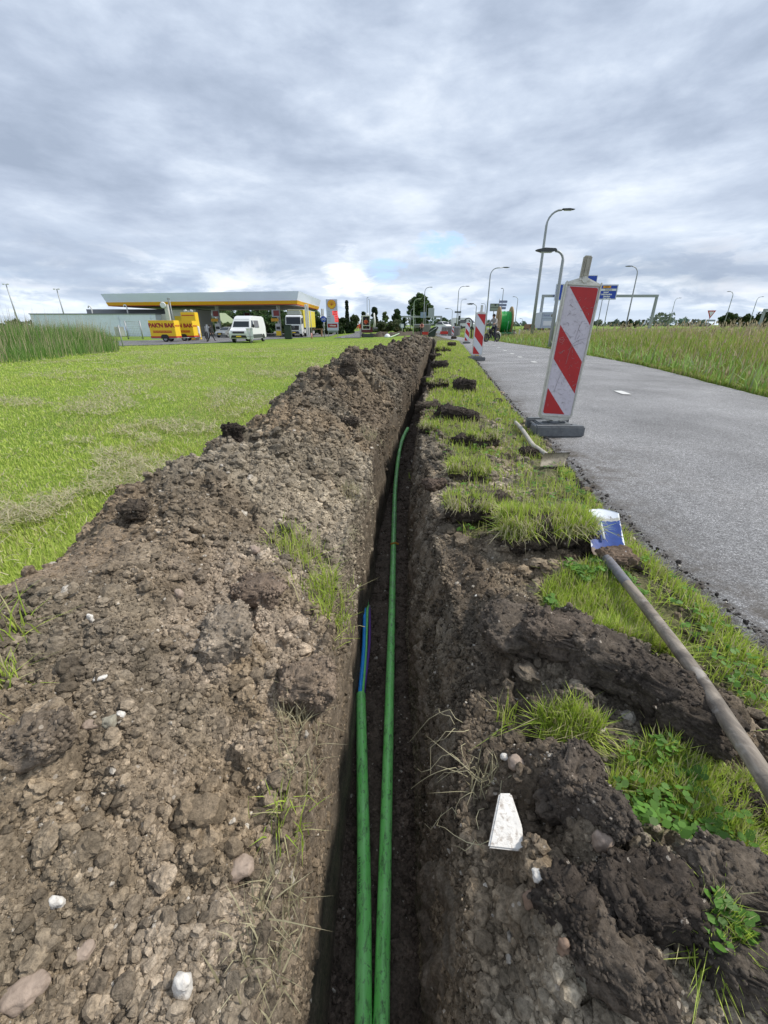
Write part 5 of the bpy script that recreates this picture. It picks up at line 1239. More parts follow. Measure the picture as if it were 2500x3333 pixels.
board('direction_sign', 1369, 1016, 1387, 1035, 149, M_('sign_back_blue', (.25, .31, .44), .5), 'small bluish board hanging on the far gantry behind the man', (), 'road sign', group='boards on the far gantry')
board('direction_sign', 1395, 1003, 1413, 1033, 149, SGREY, 'tall grey back of a board on the right end of the far gantry', (), 'road sign', SWHITE, group='boards on the far gantry')
r, w, h, cz, p = board('lane_sign', 1596, 988, 1622, 1013, 52, M_('sign_grey_green', (.30, .34, .28), .6), 'grey green square sign back on a pole, above the rider', (0,), 'road sign', DGREY)
q = MB(); q.box((0, -.04, cz), (w, .02, .05)); q.box((w * .1, -.04, cz + h * .3), (.18, .02, .18), bev=.04); q.build('bracket', DGREY, p)
VIO = M_('sign_grey_violet', (.23, .25, .38), .5)
a = ptY(1637, 992, 55); z0 = gz(a.x, 55); r = empty('arrow_signpost', (a.x, 55, z0), label='signpost with three stacked grey blue arrow boards above the cable reel', cat='signpost')
for i, v in enumerate((982, 993, 1003)):
    zz = ptY(1637, v, 55).z - z0; mb = MB(); w_ = .50; mb.prism([(-w_, -.13), (w_ * .9, -.13), (w_, 0), (w_ * .9, .13), (-w_, .13)], .04, FR(-.05 * i, 0, zz)); mb.build('arrow_board', VIO, r)
mb = MB(); mb.tube([(-.42, .05, -.2), (-.42, .05, zz + 1.0)], .05, 8); mb.build('pole', GALV, r)
# yield sign
Y = 60; a = ptY(2314, 1022, Y); z0 = gz(a.x, Y); r = empty('yield_sign', (a.x, Y, z0), label='red and white downward triangle yield sign above the meadow grass on the right', cat='road sign'); zc = a.z - z0; s_ = .56
mb = MB(); mb.prism([(-s_, .42), (s_, .42), (.0, -.56)], .03, FR(0, 0, zc), bev=.01); p = mb.build('red_triangle', REDP, r)
mb = MB(); mb.prism([(-s_ * .62, .28), (s_ * .62, .28), (0, -.32)], .01, FR(0, -.032, zc)); mb.build('white_triangle', SWHITE, p)
mb = MB(); mb.tube([(0, .04, -.2), (0, .04, zc - .3)], .05, 8); mb.build('pole', GALV, r); mb = MB(); mb.box((.25, .0, zc - .78), (1.2, .04, .22), bev=.02); mb.build('under_plate', SGREY, r)
# bicycle sign near the forecourt
Y = 66; a = ptY(1053, 1038.5, Y); z0 = gz(a.x, Y); r = empty('bicycle_sign', (a.x, Y, z0), label='round blue cycle path sign on a grey pole left of the price tower', cat='road sign'); zc = a.z - z0
mb = MB(); mb.tube([(0, .02, zc), (0, -.02, zc)], .40, 24); p = mb.build('disc', SBLUE, r)
mb = MB()
for x in (-.17, .17): mb.tube([(x + .11 * math.cos(k * math.pi / 6), -.03, zc - .06 + .11 * math.sin(k * math.pi / 6)) for k in range(13)], .018, 5, False)
mb.tube([(-.17, -.03, zc - .06), (-.07, -.03, zc + .12), (.10, -.03, zc + .12), (0, -.03, zc - .06), (-.17, -.03, zc - .06)], .018, 5); mb.tube([(.17, -.03, zc - .06), (.08, -.03, zc + .2)], .018, 5); mb.build('bicycle_symbol', SWHITE, p)
mb = MB(); mb.tube([(0, .06, -.2), (0, .06, zc + .4)], .05, 8); mb.build('pole', GALV, r)
# back of a sign on the lawn before the reeds, and the white folded board before the van
Y = 33; a = ptY(390, 1080, Y); z0 = gz(a.x, Y); r = empty('small_road_sign', (a.x, Y, z0), R(24), label='grey sign back with rounded corners on a pole at the end of the reeds', cat='road sign'); zc = a.z - z0
mb = MB(); mb.box((0, 0, zc), (.62, .04, .68), bev=.02); mb.box((.04, -.035, zc), (.46, .02, .62), bev=.02); mb.build('panel', M_('sign_beige', (.52, .52, .47), .6), r)
mb = MB(); mb.tube([(0, -.08, -.3), (0, -.08, zc + .45)], .045, 8); mb.build('pole', GALV, r)
Y = 44; x0 = ray(810, 1058).x / ray(810, 1058).y * Y; z0 = gz(x0, Y); r = empty('white_board', (x0, Y, z0), R(12), label='pale folded sign board on a pole standing in front of the white van', cat='road sign'); zt, zb = ptY(811, 1067, Y).z - z0, ptY(811, 1104, Y).z - z0
for s_ in (-1, 1):
    mb = MB(); mb.box((s_ * .16, 0, (zt + zb) / 2), (.30, .03, (zt - zb)), bev=.01, rot=(0, 0, R(-18 * s_))); p = mb.build('panel', SWHITE, r)
mb = MB(); mb.tube([(0, -.05, -.2), (0, -.05, zt + .02)], .035, 8); [mb.box((0, -.05, z), (.68, .03, .04)) for z in (zt - .1, zb + .25)]; mb.build('pole', GALV, r)
# blue and white sign right of the hedge and the trench
board('blue_white_sign', 1304, 1054, 1315, 1067, 75, SWHITE, 'small white and blue sign board on a pole in front of the far hedge', (0,), 'road sign', SBLUE)
# traffic signal behind the far beacon
Y = 75; a = ptY(1494, 1018, Y); z0 = gz(a.x, Y); r = empty('traffic_signal', (a.x, Y, z0), label='dark traffic signal with a side arm above the concrete parapet', cat='traffic light')
mb = MB(); h_ = a.z - z0; mb.tube([(0, 0, -.2), (0, 0, h_ + .1)], .06, 8); mb.build('pole', GALV, r)
mb = MB(); mb.box((-.38, 0, h_ + .1), (.65, .25, .24), bev=.03); mb.box((.15, 0, h_ + .1), (.4, .25, .24), bev=.03); mb.build('signal_box', DGREY, r)
for k in range(2): mb = MB(); mb.box((.1, -.1, h_ - .75 - .75 * k), (.34, .25, .62), bev=.05); mb.build('signal_head', DGREY, r)
# ------------------------------------------------------------------ filling station
ZG = -.9
CW = M_('canopy_white', (.74, .80, .96), .45, var=.04, scale=.4); CYEL = M_('canopy_yellow', (.74, .38, .012), .4, var=.04); CRED = M_('canopy_red', (.50, .045, .02), .4)
SOF = M_('soffit', (.50, .51, .48), .7, var=.12, scale=.6)
can = empty('station_canopy', (-30, 88, ZG), label='long white filling station canopy with yellow and red fascia band on white columns', cat='canopy')
off = Vector((-30, 88, ZG))
A, B_, C_, D_ = Vector((-13.3, 73, 0)), Vector((-48.2, 79.5, 0)), Vector((-46.5, 105, 0)), Vector((-13.4, 99, 0))
zt, zb = 5.71, 3.83
def ring_panel(P, z0, z1, in0, in1, mat, name, outp=0.):
    ctr = sum(P, Vector()) / 4; mb = MB(); n = len(P)
    def q(i, z, ins):
        p = P[i % n]; d = (ctr - p); d.z = 0; d = d.normalized() * 1.3; w = p + d * ins; return Vector((w.x, w.y, z)) - off
    for i in range(n):
        v = [mb.bm.verts.new(x) for x in (q(i, z0, in0), q(i + 1, z0, in0), q(i + 1, z1, in1), q(i, z1, in1), q(i, z0, in0 + .3), q(i + 1, z0, in0 + .3), q(i + 1, z1, in1 + .3), q(i, z1, in1 + .3))]
        for f in ((0, 1, 2, 3), (4, 7, 6, 5), (0, 4, 5, 1), (3, 2, 6, 7)): mb.bm.faces.new([v[k] for k in f])
    return mb.build(name, mat, can)
PP = [A, B_, C_, D_]
ins = lambda z: (zt - z) / (zt - zb) * .62
ring_panel(PP, 4.42, zt, ins(4.42), 0, CW, 'white_fascia')
ring_panel(PP, 3.93, 4.42, ins(3.93) - .06, ins(4.42) - .06, CYEL, 'yellow_band')
ring_panel(PP, zb, 3.93, ins(zb) - .05, ins(3.93) - .05, CRED, 'red_band')
mb = MB(); ctr = (A + B_ + C_ + D_) / 4
inn = [p + (ctr - p).normalized() * 1.1 for p in PP]
for z, nm, m in ((zb + .04, 'soffit', SOF), (zt - .12, 'roof_deck', CW)):
    mb = MB(); vs = [Vector((p.x, p.y, z)) - off for p in inn]; vb = [v + Vector((0, 0, .08)) for v in vs]
    a_ = [mb.bm.verts.new(v) for v in vs]; b_ = [mb.bm.verts.new(v) for v in vb]; mb.bm.faces.new(a_); mb.bm.faces.new(b_[::-1])
    for i in range(4): mb.bm.faces.new((a_[i], a_[(i + 1) % 4], b_[(i + 1) % 4], b_[i]))
    mb.build(nm, m, can)
for (u, Y) in ((999, 73.6), (1050, 93), (908, 77), (908, 96), (712, 80), (712, 98), (540, 84)):
    x = ray(u, 1058).x / ray(u, 1058).y * Y
    mb = MB(); mb.box(Vector((x, Y, (ZG + zb) / 2)) - off, (.30, .45, zb - ZG + .1), bev=.03); mb.box(Vector((x + .32, Y, (ZG + zb) / 2)) - off, (.16, .30, zb - ZG + .1), bev=.02); mb.build('column', WHITEP, can)
# service building
BW = M_('white_render', (.74, .80, .92), .8, var=.06, scale=.5, dirt=.35, dcol=(.45, .46, .46)); ROOFG = M_('roof_grey', (.20, .21, .22), .7, var=.1)
bx0, bx1, bY = -59.4, -38.4, 77.
r = empty('service_building', ((bx0 + bx1) / 2, bY, ZG), label='long low dirty white service building behind the reeds left of the yellow trailers', cat='building')
W_ = bx1 - bx0; mb = MB(); mb.box((0, 5, 1.7), (W_, 10, 3.4)); mb.build('wall', BW, r)
mb = MB(); mb.box((0, 5, 3.48), (W_ + .2, 10.2, .14)); mb.box((3.5, 8, 3.95), (W_ * .75, 5, .8)); mb.build('roof', ROOFG, r)
for x in (-9.9, 9.6): mb = MB(); mb.box((x, -.06, 1.7), (.16, .14, 3.3), bev=.02); mb.build('downpipe', BW, r)
mb = MB(); mb.box((4.2, -.08, 1.6), (.16, .16, 3.2), bev=.02); mb.box((4.7, -.3, .6), (1.2, .5, 1.0), bev=.04); mb.build('wall_duct', BW, r)
for x, s_ in ((-1.2, .25), (4.9, .4)): mb = MB(); mb.tube(smooth([(x, 2, 3.5), (x, 2, 4.3 + s_), (x - .3, 2, 4.5 + s_), (x - .5, 2, 4.2 + s_)], 4), .10, 8); mb.build('roof_pipe', WHITEP, r)
# taller shop part
sx = ray(560, 1058).x / ray(560, 1058).y * 80
r = empty('shop_building', (sx, 80, ZG), label='white station shop block with a yellow panel behind the yellow trailers', cat='building')
SHW = M_('shop_white', (.66, .65, .60), .7, var=.06, dirt=.2, dcol=(.4, .4, .36))
mb = MB(); mb.box((-2.0, 2, 1.75), (5.0, 6, 3.5), bev=.03); mb.box((2.6, 3, 2.1), (4.3, 7, 4.2), bev=.03); mb.build('wall', SHW, r)
mb = MB(); mb.box((2.6, -.62, 2.55), (3.2, .12, 1.3), bev=.03); mb.build('yellow_panel', YELLOW, r)
mb = MB(); mb.box((2.6, -.60, 1.2), (3.4, .1, 1.3)); mb.build('window', GLASS, r)
mb = MB(); mb.box((2.6, 3, 4.25), (4.5, 7.2, .12)); mb.build('roof', ROOFG, r)
for k in range(2): mb = MB(); mb.box((-3.2 + k * 1.2, -1.05, 2.75), (.35, .3, .2), bev=.05); mb.build('wall_lamp', BLACK, r)
# chimney duct with dish, masts
x = ray(554, 1058).x / ray(554, 1058).y * 75
r = empty('flue_mast', (x, 75, ZG), label='white slanted flue with a round dish behind the yellow trailers', cat='flue'); mb = MB(); mb.box((0, 0, 2.4), (.60, .6, 4.8), bev=.05); mb.build('shaft', SHW, r)
mb = MB(); mb.tube([(-.35, -.4, 4.7), (-.35, -.52, 4.7)], [.48, .40], 20); mb.build('dish', SWHITE, r)
for k, (u, v, lb) in enumerate(((562, 972, 'left one of two thin antenna masts in front of the canopy band'), (567, 973, 'right one of two thin antenna masts in front of the canopy band'))):
    d_ = ray(u, 1058); Y = 74; x = d_.x / d_.y * Y; mb = MB(); mb.tube([(0, 0, -.2), (0, 0, ptY(u, v, Y).z - ZG)], [.08, .06], 8); mb.box((0, 0, ptY(u, v, Y).z - ZG), (.16, .16, .2)); tag(mb.build('antenna_mast', GALV, loc=(x, Y, ZG)), lb, 'mast', 'antenna masts by the canopy')
# camera mast
x = ray(622, 1058).x / ray(622, 1058).y * 66; zt_ = ptY(620, 1013, 66).z - ZG
r = empty('camera_mast', (x, 66, ZG), label='thin mast with white cameras above the rear yellow trailer', cat='mast'); mb = MB(); mb.tube([(0, 0, -.2), (0, 0, zt_)], .06, 8); mb.build('pole', GALV, r)
for s_ in (-1, 1): mb = MB(); mb.box((s_ * .45, -.1, zt_ + .05), (.4, .25, .25), bev=.05, rot=(0, R(20 * s_), 0)); mb.tube([(0, 0, zt_), (s_ * .45, 0, zt_ + .05)], .03, 6); mb.build('camera', SWHITE, r)
# greenhouse-like gable behind
x = ray(655, 1058).x / ray(655, 1058).y * 130
r = empty('gabled_shed', (x, 130, ZG), R(-10), label='low pale green gabled shed roof with white edges behind the trailers', cat='shed')
mb = MB(); mb.box((0, 0, 1.2), (16, 8, 2.4)); mb.build('wall', SHW, r)
mb = MB(); mb.prism([(-9, 2.3), (9, 2.3), (5.5, 4.9), (-5.5, 4.9)], 9, Matrix.Translation((0, 4.5, 0)) @ XZ); mb.build('roof', M_('pale_green_roof', (.24, .29, .17), .7, var=.1), r)
mb = MB(); mb.tube([(5.4, -4.6, 5.0), (9.1, -4.6, 2.3)], .18, 6); mb.tube([(1.5, -4.6, 2.3), (5.4, -4.6, 5.0)], .18, 6); mb.build('roof_edge', SWHITE, r)
# fence panel before the building
x = ray(432, 1058).x / ray(432, 1058).y * 62
r = empty('wire_gate', (x, 62, ZG), R(8), label='grey wire mesh fence panel between two posts before the white building', cat='fence')
for s_ in (-1, 1): mb = MB(); mb.tube([(s_ * .95, 0, -.1), (s_ * .95, 0, 2.3)], .09, 8); mb.build('post', GALV, r)
mb = MB(); [mb.tube([(-.95 + 1.9 * k / 9, 0, .1), (-.95 + 1.9 * k / 9, 0, 2.2)], .012, 4) for k in range(1, 9)]; [mb.tube([(-.95, 0, z), (.95, 0, z)], .012 if 0 < i < 7 else .03, 4) for i, z in enumerate(np.linspace(.15, 2.2, 8))]; mb.build('mesh_panel', GALV, r)

# price tower
Y = 72; a, b_ = ptY(1067, 974, Y), ptY(1100, 1082, Y); xb = ray(1083, 1058).x / ray(1083, 1058).y * Y
zt_ = a.z - ZG; r = empty('price_tower', (xb, Y, ZG), label='tall grey filling station price tower with a yellow shell emblem and red digits', cat='price sign')
z0 = b_.z - ZG + .25; wd = 1.75; mb = MB(); mb.box((0, 0, (zt_ + z0) / 2), (wd, .35, zt_ - z0), bev=.04); tw = mb.build('panel', M_('tower_grey', (.50, .54, .66), .45, var=.03), r)
H = zt_ - z0; F = -.18
for s_ in (-1, 1): mb = MB(); mb.box((s_ * wd * .42, 0, z0 / 2 - .1), (.10, .2, z0 + .2)); mb.build('leg', GALV, r)
mb = MB(); mb.box((0, .0, z0 - .12), (wd * .85, .25, .28)); mb.build('plinth', M_('green_grey', (.18, .22, .21), .6), r)
def pecten(s, grow=0.):
    pts = []
    for k in range(0, 29):
        a = math.radians(-38 + k * (256 / 28)); q = 1 + .035 * math.cos(k * math.pi * 2 / 4) ; pts.append((math.cos(a) * s * q * (1 + grow), math.sin(a) * s * q * .98 * (1 + grow)))
    pts += [(-.50 * s * (1 + grow), -.72 * s * (1 + grow)), (-.42 * s * (1 + grow), -.98 * s * (1 + grow)), (.42 * s * (1 + grow), -.98 * s * (1 + grow)), (.50 * s * (1 + grow), -.72 * s * (1 + grow))]
    return pts
zc = z0 + H * .84; s_ = .60
mb = MB(); mb.prism(pecten(s_, .10), .03, FR(0, F, zc)); mb.build('emblem_outline', CRED, tw)
mb = MB(); mb.prism(pecten(s_), .03, FR(0, F - .03, zc)); em = mb.build('shell_emblem', M_('emblem_yellow', (.80, .45, .015), .4, var=.04), tw)
mb = MB()
for k in range(-3, 4): a = math.radians(90 + k * 19); mb.box((math.cos(a) * s_ * .45 + 0, F - .066, zc - s_ * .35 + math.sin(a) * s_ * .62), (s_ * .62 if 0 else .035, .02, s_ * .98), rot=(0, math.radians(90) - a, 0))
mb.build('emblem_ribs', CRED, em)
LED = M_('led_red', (.70, .10, .10), .5, em=((.9, .06, .06), .35)); LEDW = M_('led_bright', (.8, .5, .5), .5, em=((1., .45, .45), .45)); LABT = M_('label_grey', (.42, .48, .55), .6)
for k, (price, lab, xx, ww) in enumerate((('1.899', 'Fuel', .32, .46), ('2.015', 'Lpg', .33, .46), ('1.9', 'FuelSave', .42, .36), ('1.6', 'V-Power', .44, .32), ('2.2', 'Diesel', .44, .32))):
    z = z0 + H * (.605 - .073 * k); mb = MB(); mb.box((wd * (xx - .06), F, z), (wd * ww, .04, H * .062)); pn = mb.build('price_display', LED, tw)
    txt(price, H * .058, M_('digit_dark', (.22, .01, .01), .6) if k == 0 else bpy.data.materials['digit_dark'], FR(wd * (xx - .06), F - .025, z), pn, 'digits', bold=.01)
    txt(lab, H * .030, DGREY, FR(-wd * .26, F - .01, z), tw, 'lettering')
mb = MB(); mb.box((0, F, z0 + H * .165), (wd * .86, .04, H * .125)); pn = mb.build('fuel_panel', M_('dark_red', (.30, .012, .015), .45), tw)
txt('V-Power', H * .062, SWHITE, FR(.05, F - .03, z0 + H * .165), pn, bold=.012)

# pump islands
def pump(u, Y, label, hi=3.5):
    x = ray(u, 1058).x / ray(u, 1058).y * Y; r = empty('pump_island', (x, Y, ZG), label=label, cat='fuel pump', group='fuel pump islands under the canopy')
    mb = MB(); mb.box((0, 0, .08), (1.4, 5, .16), bev=.04); mb.build('kerb', CONC, r)
    mb = MB(); mb.box((.25, -1, 1.05), (.9, .6, 1.9), bev=.05); pm = mb.build('pump_cabinet', M_('pump_grey', (.45, .45, .44), .5), r)
    mb = MB(); mb.box((.25, -1.32, .55), (.8, .05, .7)); mb.build('yellow_front', YELLOW, pm); mb = MB(); mb.box((.25, -1.32, 1.35), (.6, .05, .4)); mb.build('screen', BLACK, pm)
    mb = MB(); mb.box((-.1, -.6, hi), (1.3, .12, 1.1), bev=.04); sg = mb.build('number_sign', SGREY, r); mb = MB(); mb.box((.0, -.68, hi + .05), (.9, .05, .8)); mb.build('dark_panel', M_('maroon', (.20, .03, .03), .5), sg)
    mb = MB(); mb.box((-.35, -.62, hi - .95), (1.2, .1, .45)); mb.build('yellow_sign', M_('ochre', (.55, .28, .02), .5), r)
    return r
pump(906, 75.5, 'fuel pump with number sign and yellow plate left of the truck'); pump(712, 79, 'fuel pump with number sign at the left end, behind the small car'); pump(812, 92, 'fuel pump whose sign shows above the white van roof')

# ------------------------------------------------------------------ vehicles
def wheel(parent, x, y, r, w, rim=True, axis='Y', rimmat=None):
    o = MB(); a = Vector((0, w / 2, 0)) if axis == 'Y' else Vector((w / 2, 0, 0)); c = Vector((x, y, r))
    o.tube([c - a, c - a * .9, c + a * .9, c + a], [r * .93, r, r, r * .93], 20); t_ = o.build('wheel', TYRE, parent)
    if rim: q = MB(); q.tube([c - a * 1.03, c + a * 1.03], r * .58, 14); q.build('rim', rimmat or GALV, t_)
    return t_
def profile_body(name, prof, halfw, topw, mat, parent, zs=None, bev=.04):
    """side outline (y,z) given width that narrows from halfw at the belt line to topw at the roof; nose at -Y"""
    mb = MB(); n = len(prof); zmax = max(p[1] for p in prof); zb_ = zs if zs else zmax * .5
    wf = lambda z: halfw if z < zb_ else halfw + (topw - halfw) * (z - zb_) / (zmax - zb_)
    L = [mb.bm.verts.new((-wf(z), y, z)) for y, z in prof]; Rr = [mb.bm.verts.new((wf(z), y, z)) for y, z in prof]
    mb.bm.faces.new(L); mb.bm.faces.new(Rr[::-1])
    for i in range(n): mb.bm.faces.new((L[i], Rr[i], Rr[(i + 1) % n], L[(i + 1) % n]))
    bmesh.ops.bevel(mb.bm, geom=list(mb.bm.edges), offset=bev, segments=2, affect='EDGES', clamp_overlap=True)
    return mb.build(name, mat, parent, smooth=False)
def slab(name, P, n, mat, parent, t=.012):
    mb = MB(); n = Vector(n).normalized(); vs = [mb.bm.verts.new(Vector(p) + n * t) for p in P]; v2 = [mb.bm.verts.new(Vector(p) - n * .01) for p in P]
    mb.bm.faces.new(vs); mb.bm.faces.new(v2[::-1]); k = len(P)
    for i in range(k): mb.bm.faces.new((vs[i], v2[i], v2[(i + 1) % k], vs[(i + 1) % k]))
    return mb.build(name, mat, parent)
def van(loc, rz, label, plate=True):
    r = empty('delivery_van', loc, rz, label=label, cat='van')
    prof = [(-2.95, .42), (-3.0, .95), (-2.85, 1.18), (-2.15, 1.42), (-1.55, 2.28), (-1.2, 2.52), (-.6, 2.60), (2.6, 2.58), (2.92, 2.45), (3.0, 1.5), (3.0, .45), (2.2, .38), (-2.0, .38)]
    b = profile_body('body', prof, 1.02, .86, WCAR, r, 1.25, .06)
    slab('windshield', [(-.86, -2.08, 1.50), (.86, -2.08, 1.50), (.78, -1.55, 2.24), (-.78, -1.55, 2.24)], (0, -.82, .57), GLASS, r, .02)
    for s_ in (-1, 1):
        sx = lambda z: s_ * (1.02 - .16 * (z - 1.25) / 1.35 + .004)
        slab('side_window', [(sx(1.5), -1.75, 1.5), (sx(1.5), -.95, 1.5), (sx(2.15), -.95, 2.15), (sx(2.15), -1.35, 2.15)], (s_, 0, .1), GLASS, r)
        slab('side_window', [(sx(1.45), -.70, 1.45), (sx(1.45), .75, 1.45), (sx(2.15), .75, 2.15), (sx(2.15), -.70, 2.15)], (s_, 0, .1), M_('tinted', (.13, .13, .14), .3), r)
        slab('sill_trim', [(s_ * 1.022, -1.7, .42), (s_ * 1.022, 1.5, .42), (s_ * 1.022, 1.5, .80), (s_ * 1.022, -1.7, .80)], (s_, 0, 0), DGREY, r)
        m = MB(); m.box((s_ * 1.17, -1.62, 1.62), (.20, .14, .34), bev=.04); m.build('mirror', BLACK, r)
        slab('headlight', [(s_ * .62, -2.97, .98), (s_ * .99, -2.86, .98), (s_ * .99, -2.80, 1.20), (s_ * .62, -2.93, 1.14)], (s_ * .2, -1, 0), LENS, r, .025)
        for y in (-2.05, 1.95): wheel(r, s_ * .90, y, .36, .24, axis='X')
        for y in (-2.05, 1.95): slab('wheel_arch', [(s_ * 1.024, y + .46 * math.cos(k * math.pi / 8), .36 + .46 * math.sin(k * math.pi / 8)) for k in range(9)], (s_, 0, 0), BLACK, r, .004)
    slab('grille', [(-.60, -3.0, .92), (.60, -3.0, .92), (.60, -2.93, 1.12), (-.60, -2.93, 1.12)], (0, -1, .1), BLACK, r, .03)
    slab('lower_grille', [(-.85, -2.97, .50), (.85, -2.97, .50), (.72, -2.98, .74), (-.72, -2.98, .74)], (0, -1, 0), BLACK, r, .03)
    if plate: slab('number_plate', [(-.26, -3.02, .58), (.26, -3.02, .58), (.26, -3.02, .70), (-.26, -3.02, .70)], (0, -1, 0), YELLOW, r, .03)
    return r
X_ = ray(806, 1058).x / ray(806, 1058).y * 49.5; van((X_, 49.5, gz(X_, 49.5) + .045), R(-3), 'white high-roof delivery van facing the camera in front of the filling station')
# small car behind
def car(loc, rz, mat, label, name='parked_car', suv=0.):
    r = empty(name, loc, rz, label=label, cat='car')
    k = 1 + suv; prof = [(-2.1, .30), (-2.15, .62), (-1.95, .85), (-1.05, 1.0), (-.35, 1.42 * k), (.35, 1.50 * k), (1.3, 1.42 * k), (1.95, 1.0), (2.1, .85), (2.1, .35), (0, .25)]
    profile_body('body', prof, .88, .64, mat, r, .95, .07)
    slab('windshield', [(-.66, -1.0, 1.05), (.66, -1.0, 1.05), (.56, -.42, 1.38 * k), (-.56, -.42, 1.38 * k)], (0, -.5, .8), GLASS, r, .03)
    slab('rear_window', [(-.6, 1.90, 1.07), (.6, 1.90, 1.07), (.54, 1.38, 1.36 * k), (-.54, 1.38, 1.36 * k)], (0, .6, .8), GLASS, r, .03)
    for s_ in (-1, 1):
        slab('side_window', [(s_ * .87, -.85, 1.02), (s_ * .87, 1.7, 1.02), (s_ * .70, 1.25, 1.36 * k), (s_ * .70, -.35, 1.36 * k)], (s_, 0, .3), GLASS, r, .02)
        slab('headlight', [(s_ * .5, -2.13, .62), (s_ * .84, -2.05, .62), (s_ * .84, -2.0, .80), (s_ * .5, -2.06, .78)], (0, -1, .1), LENS, r, .03)
        for y in (-1.35, 1.35): wheel(r, s_ * .78, y, .31, .2, axis='X')
    slab('grille', [(-.42, -2.16, .42), (.42, -2.16, .42), (.42, -2.14, .68), (-.42, -2.14, .68)], (0, -1, 0), BLACK, r, .03)
    slab('number_plate', [(-.24, -2.19, .45), (.24, -2.19, .45), (.24, -2.19, .55), (-.24, -2.19, .55)], (0, -1, 0), YELLOW, r, .03)
    return r
SILV = M_('silver_paint', (.36, .38, .38), .35, .5); 
x = ray(738, 1058).x / ray(738, 1058).y * 70; car((x, 70, ZG + .045), R(-14), SILV, 'silver grey small car at the left pump beside the white van')
# truck
def truck(loc, rz):
    r = empty('semi_truck', loc, rz, label='white semi truck with dark windshield and a yellow curtain trailer under the canopy edge', cat='truck')
    prof = [(-1.15, .45), (-1.2, 1.2), (-1.18, 1.75), (-.98, 2.95), (-.7, 3.15), (1.1, 3.15), (1.1, .8), (.3, .8), (-.3, .5)]
    profile_body('cab', prof, 1.24, 1.18, WCAR, r, 2.2, .06)
    mb = MB(); mb.box((0, .35, 3.5), (2.2, 1.5, .7), bev=.12, taper=(.9, .8)); mb.build('roof_deflector', M_('deflector', (.30, .32, .28), .6), r)
    slab('windshield', [(-1.12, -1.14, 1.85), (1.12, -1.14, 1.85), (1.08, -.98, 2.88), (-1.08, -.98, 2.88)], (0, -1, .15), GLASS, r, .03)
    slab('grille', [(-.78, -1.2, 1.02), (.78, -1.2, 1.02), (.86, -1.18, 1.66), (-.86, -1.18, 1.66)], (0, -1, .0), BLACK, r, .04)
    slab('lower_grille', [(-.9, -1.18, .50), (.9, -1.18, .50), (.7, -1.19, .84), (-.7, -1.19, .84)], (0, -1, 0), BLACK, r, .04)
    q = MB(); q.tube([(.15 * math.cos(k * math.pi / 6), -1.26, 1.42 + .15 * math.sin(k * math.pi / 6)) for k in range(13)], .018, 6, False)
    for a in (90, 210, 330): q.tube([(0, -1.26, 1.42), (.14 * math.cos(R(a)), -1.26, 1.42 + .14 * math.sin(R(a)))], .016, 6)
    q.build('star_emblem', GALV, r)
    slab('number_plate', [(-.26, -1.26, .60), (.26, -1.26, .60), (.26, -1.26, .72), (-.26, -1.26, .72)], (0, -1, 0), YELLOW, r, .02)
    for s_ in (-1, 1):
        slab('side_window', [(s_ * 1.245, -.85, 1.9), (s_ * 1.245, -.1, 1.9), (s_ * 1.19, -.1, 2.7), (s_ * 1.19, -.75, 2.7)], (s_, 0, 0), GLASS, r, .02)
        m = MB(); m.box((s_ * 1.42, -1.05, 2.35), (.16, .2, .85), bev=.05); m.build('mirror', BLACK, r)
        slab('headlight', [(s_ * .80, -1.2, .88), (s_ * 1.15, -1.15, .95), (s_ * 1.15, -1.15, 1.15), (s_ * .9, -1.19, 1.05)], (0, -1, 0), LENS, r, .04)
        for y in (-.2, 3.3, 10.2, 11.5): wheel(r, s_ * 1.05, y, .5, .32, axis='X', rimmat=SWHITE)
        slab('side_skirt', [(s_ * 1.2, .9, .55), (s_ * 1.2, 2.6, .55), (s_ * 1.2, 2.6, 1.1), (s_ * 1.2, .9, 1.1)], (s_, 0, 0), WCAR, r, .03)
    mb = MB(); mb.box((0, 7.4, 2.65), (2.5, 12.2, 2.7), bev=.03); tr = mb.build('trailer', M_('trailer_yellow', (.66, .55, .05), .5, var=.06, scale=1.2), r)
    for z, t_ in ((1.30, .12), (4.0, .06)): mb = MB(); mb.box((0, 7.4, z), (2.54, 12.25, t_)); mb.build('trailer_rail', DGREY if z < 2 else SWHITE, tr)
    for s_ in (1, -1): slab('trailer_stripe', [(s_ * 1.255, 2.6, 2.2), (s_ * 1.255, 3.6, 2.2), (s_ * 1.255, 3.6, 3.9), (s_ * 1.255, 2.6, 3.9)], (s_, 0, 0), M_('ochre_print', (.42, .20, .04), .5), tr, .01)
    mb = MB(); mb.box((0, 6.5, .95), (1.0, 12.5, .25)); mb.build('chassis', BLACK, r)
    return r
x = ray(958, 1058).x / ray(958, 1058).y * 72; truck((x, 72.5, ZG + .045), R(0))
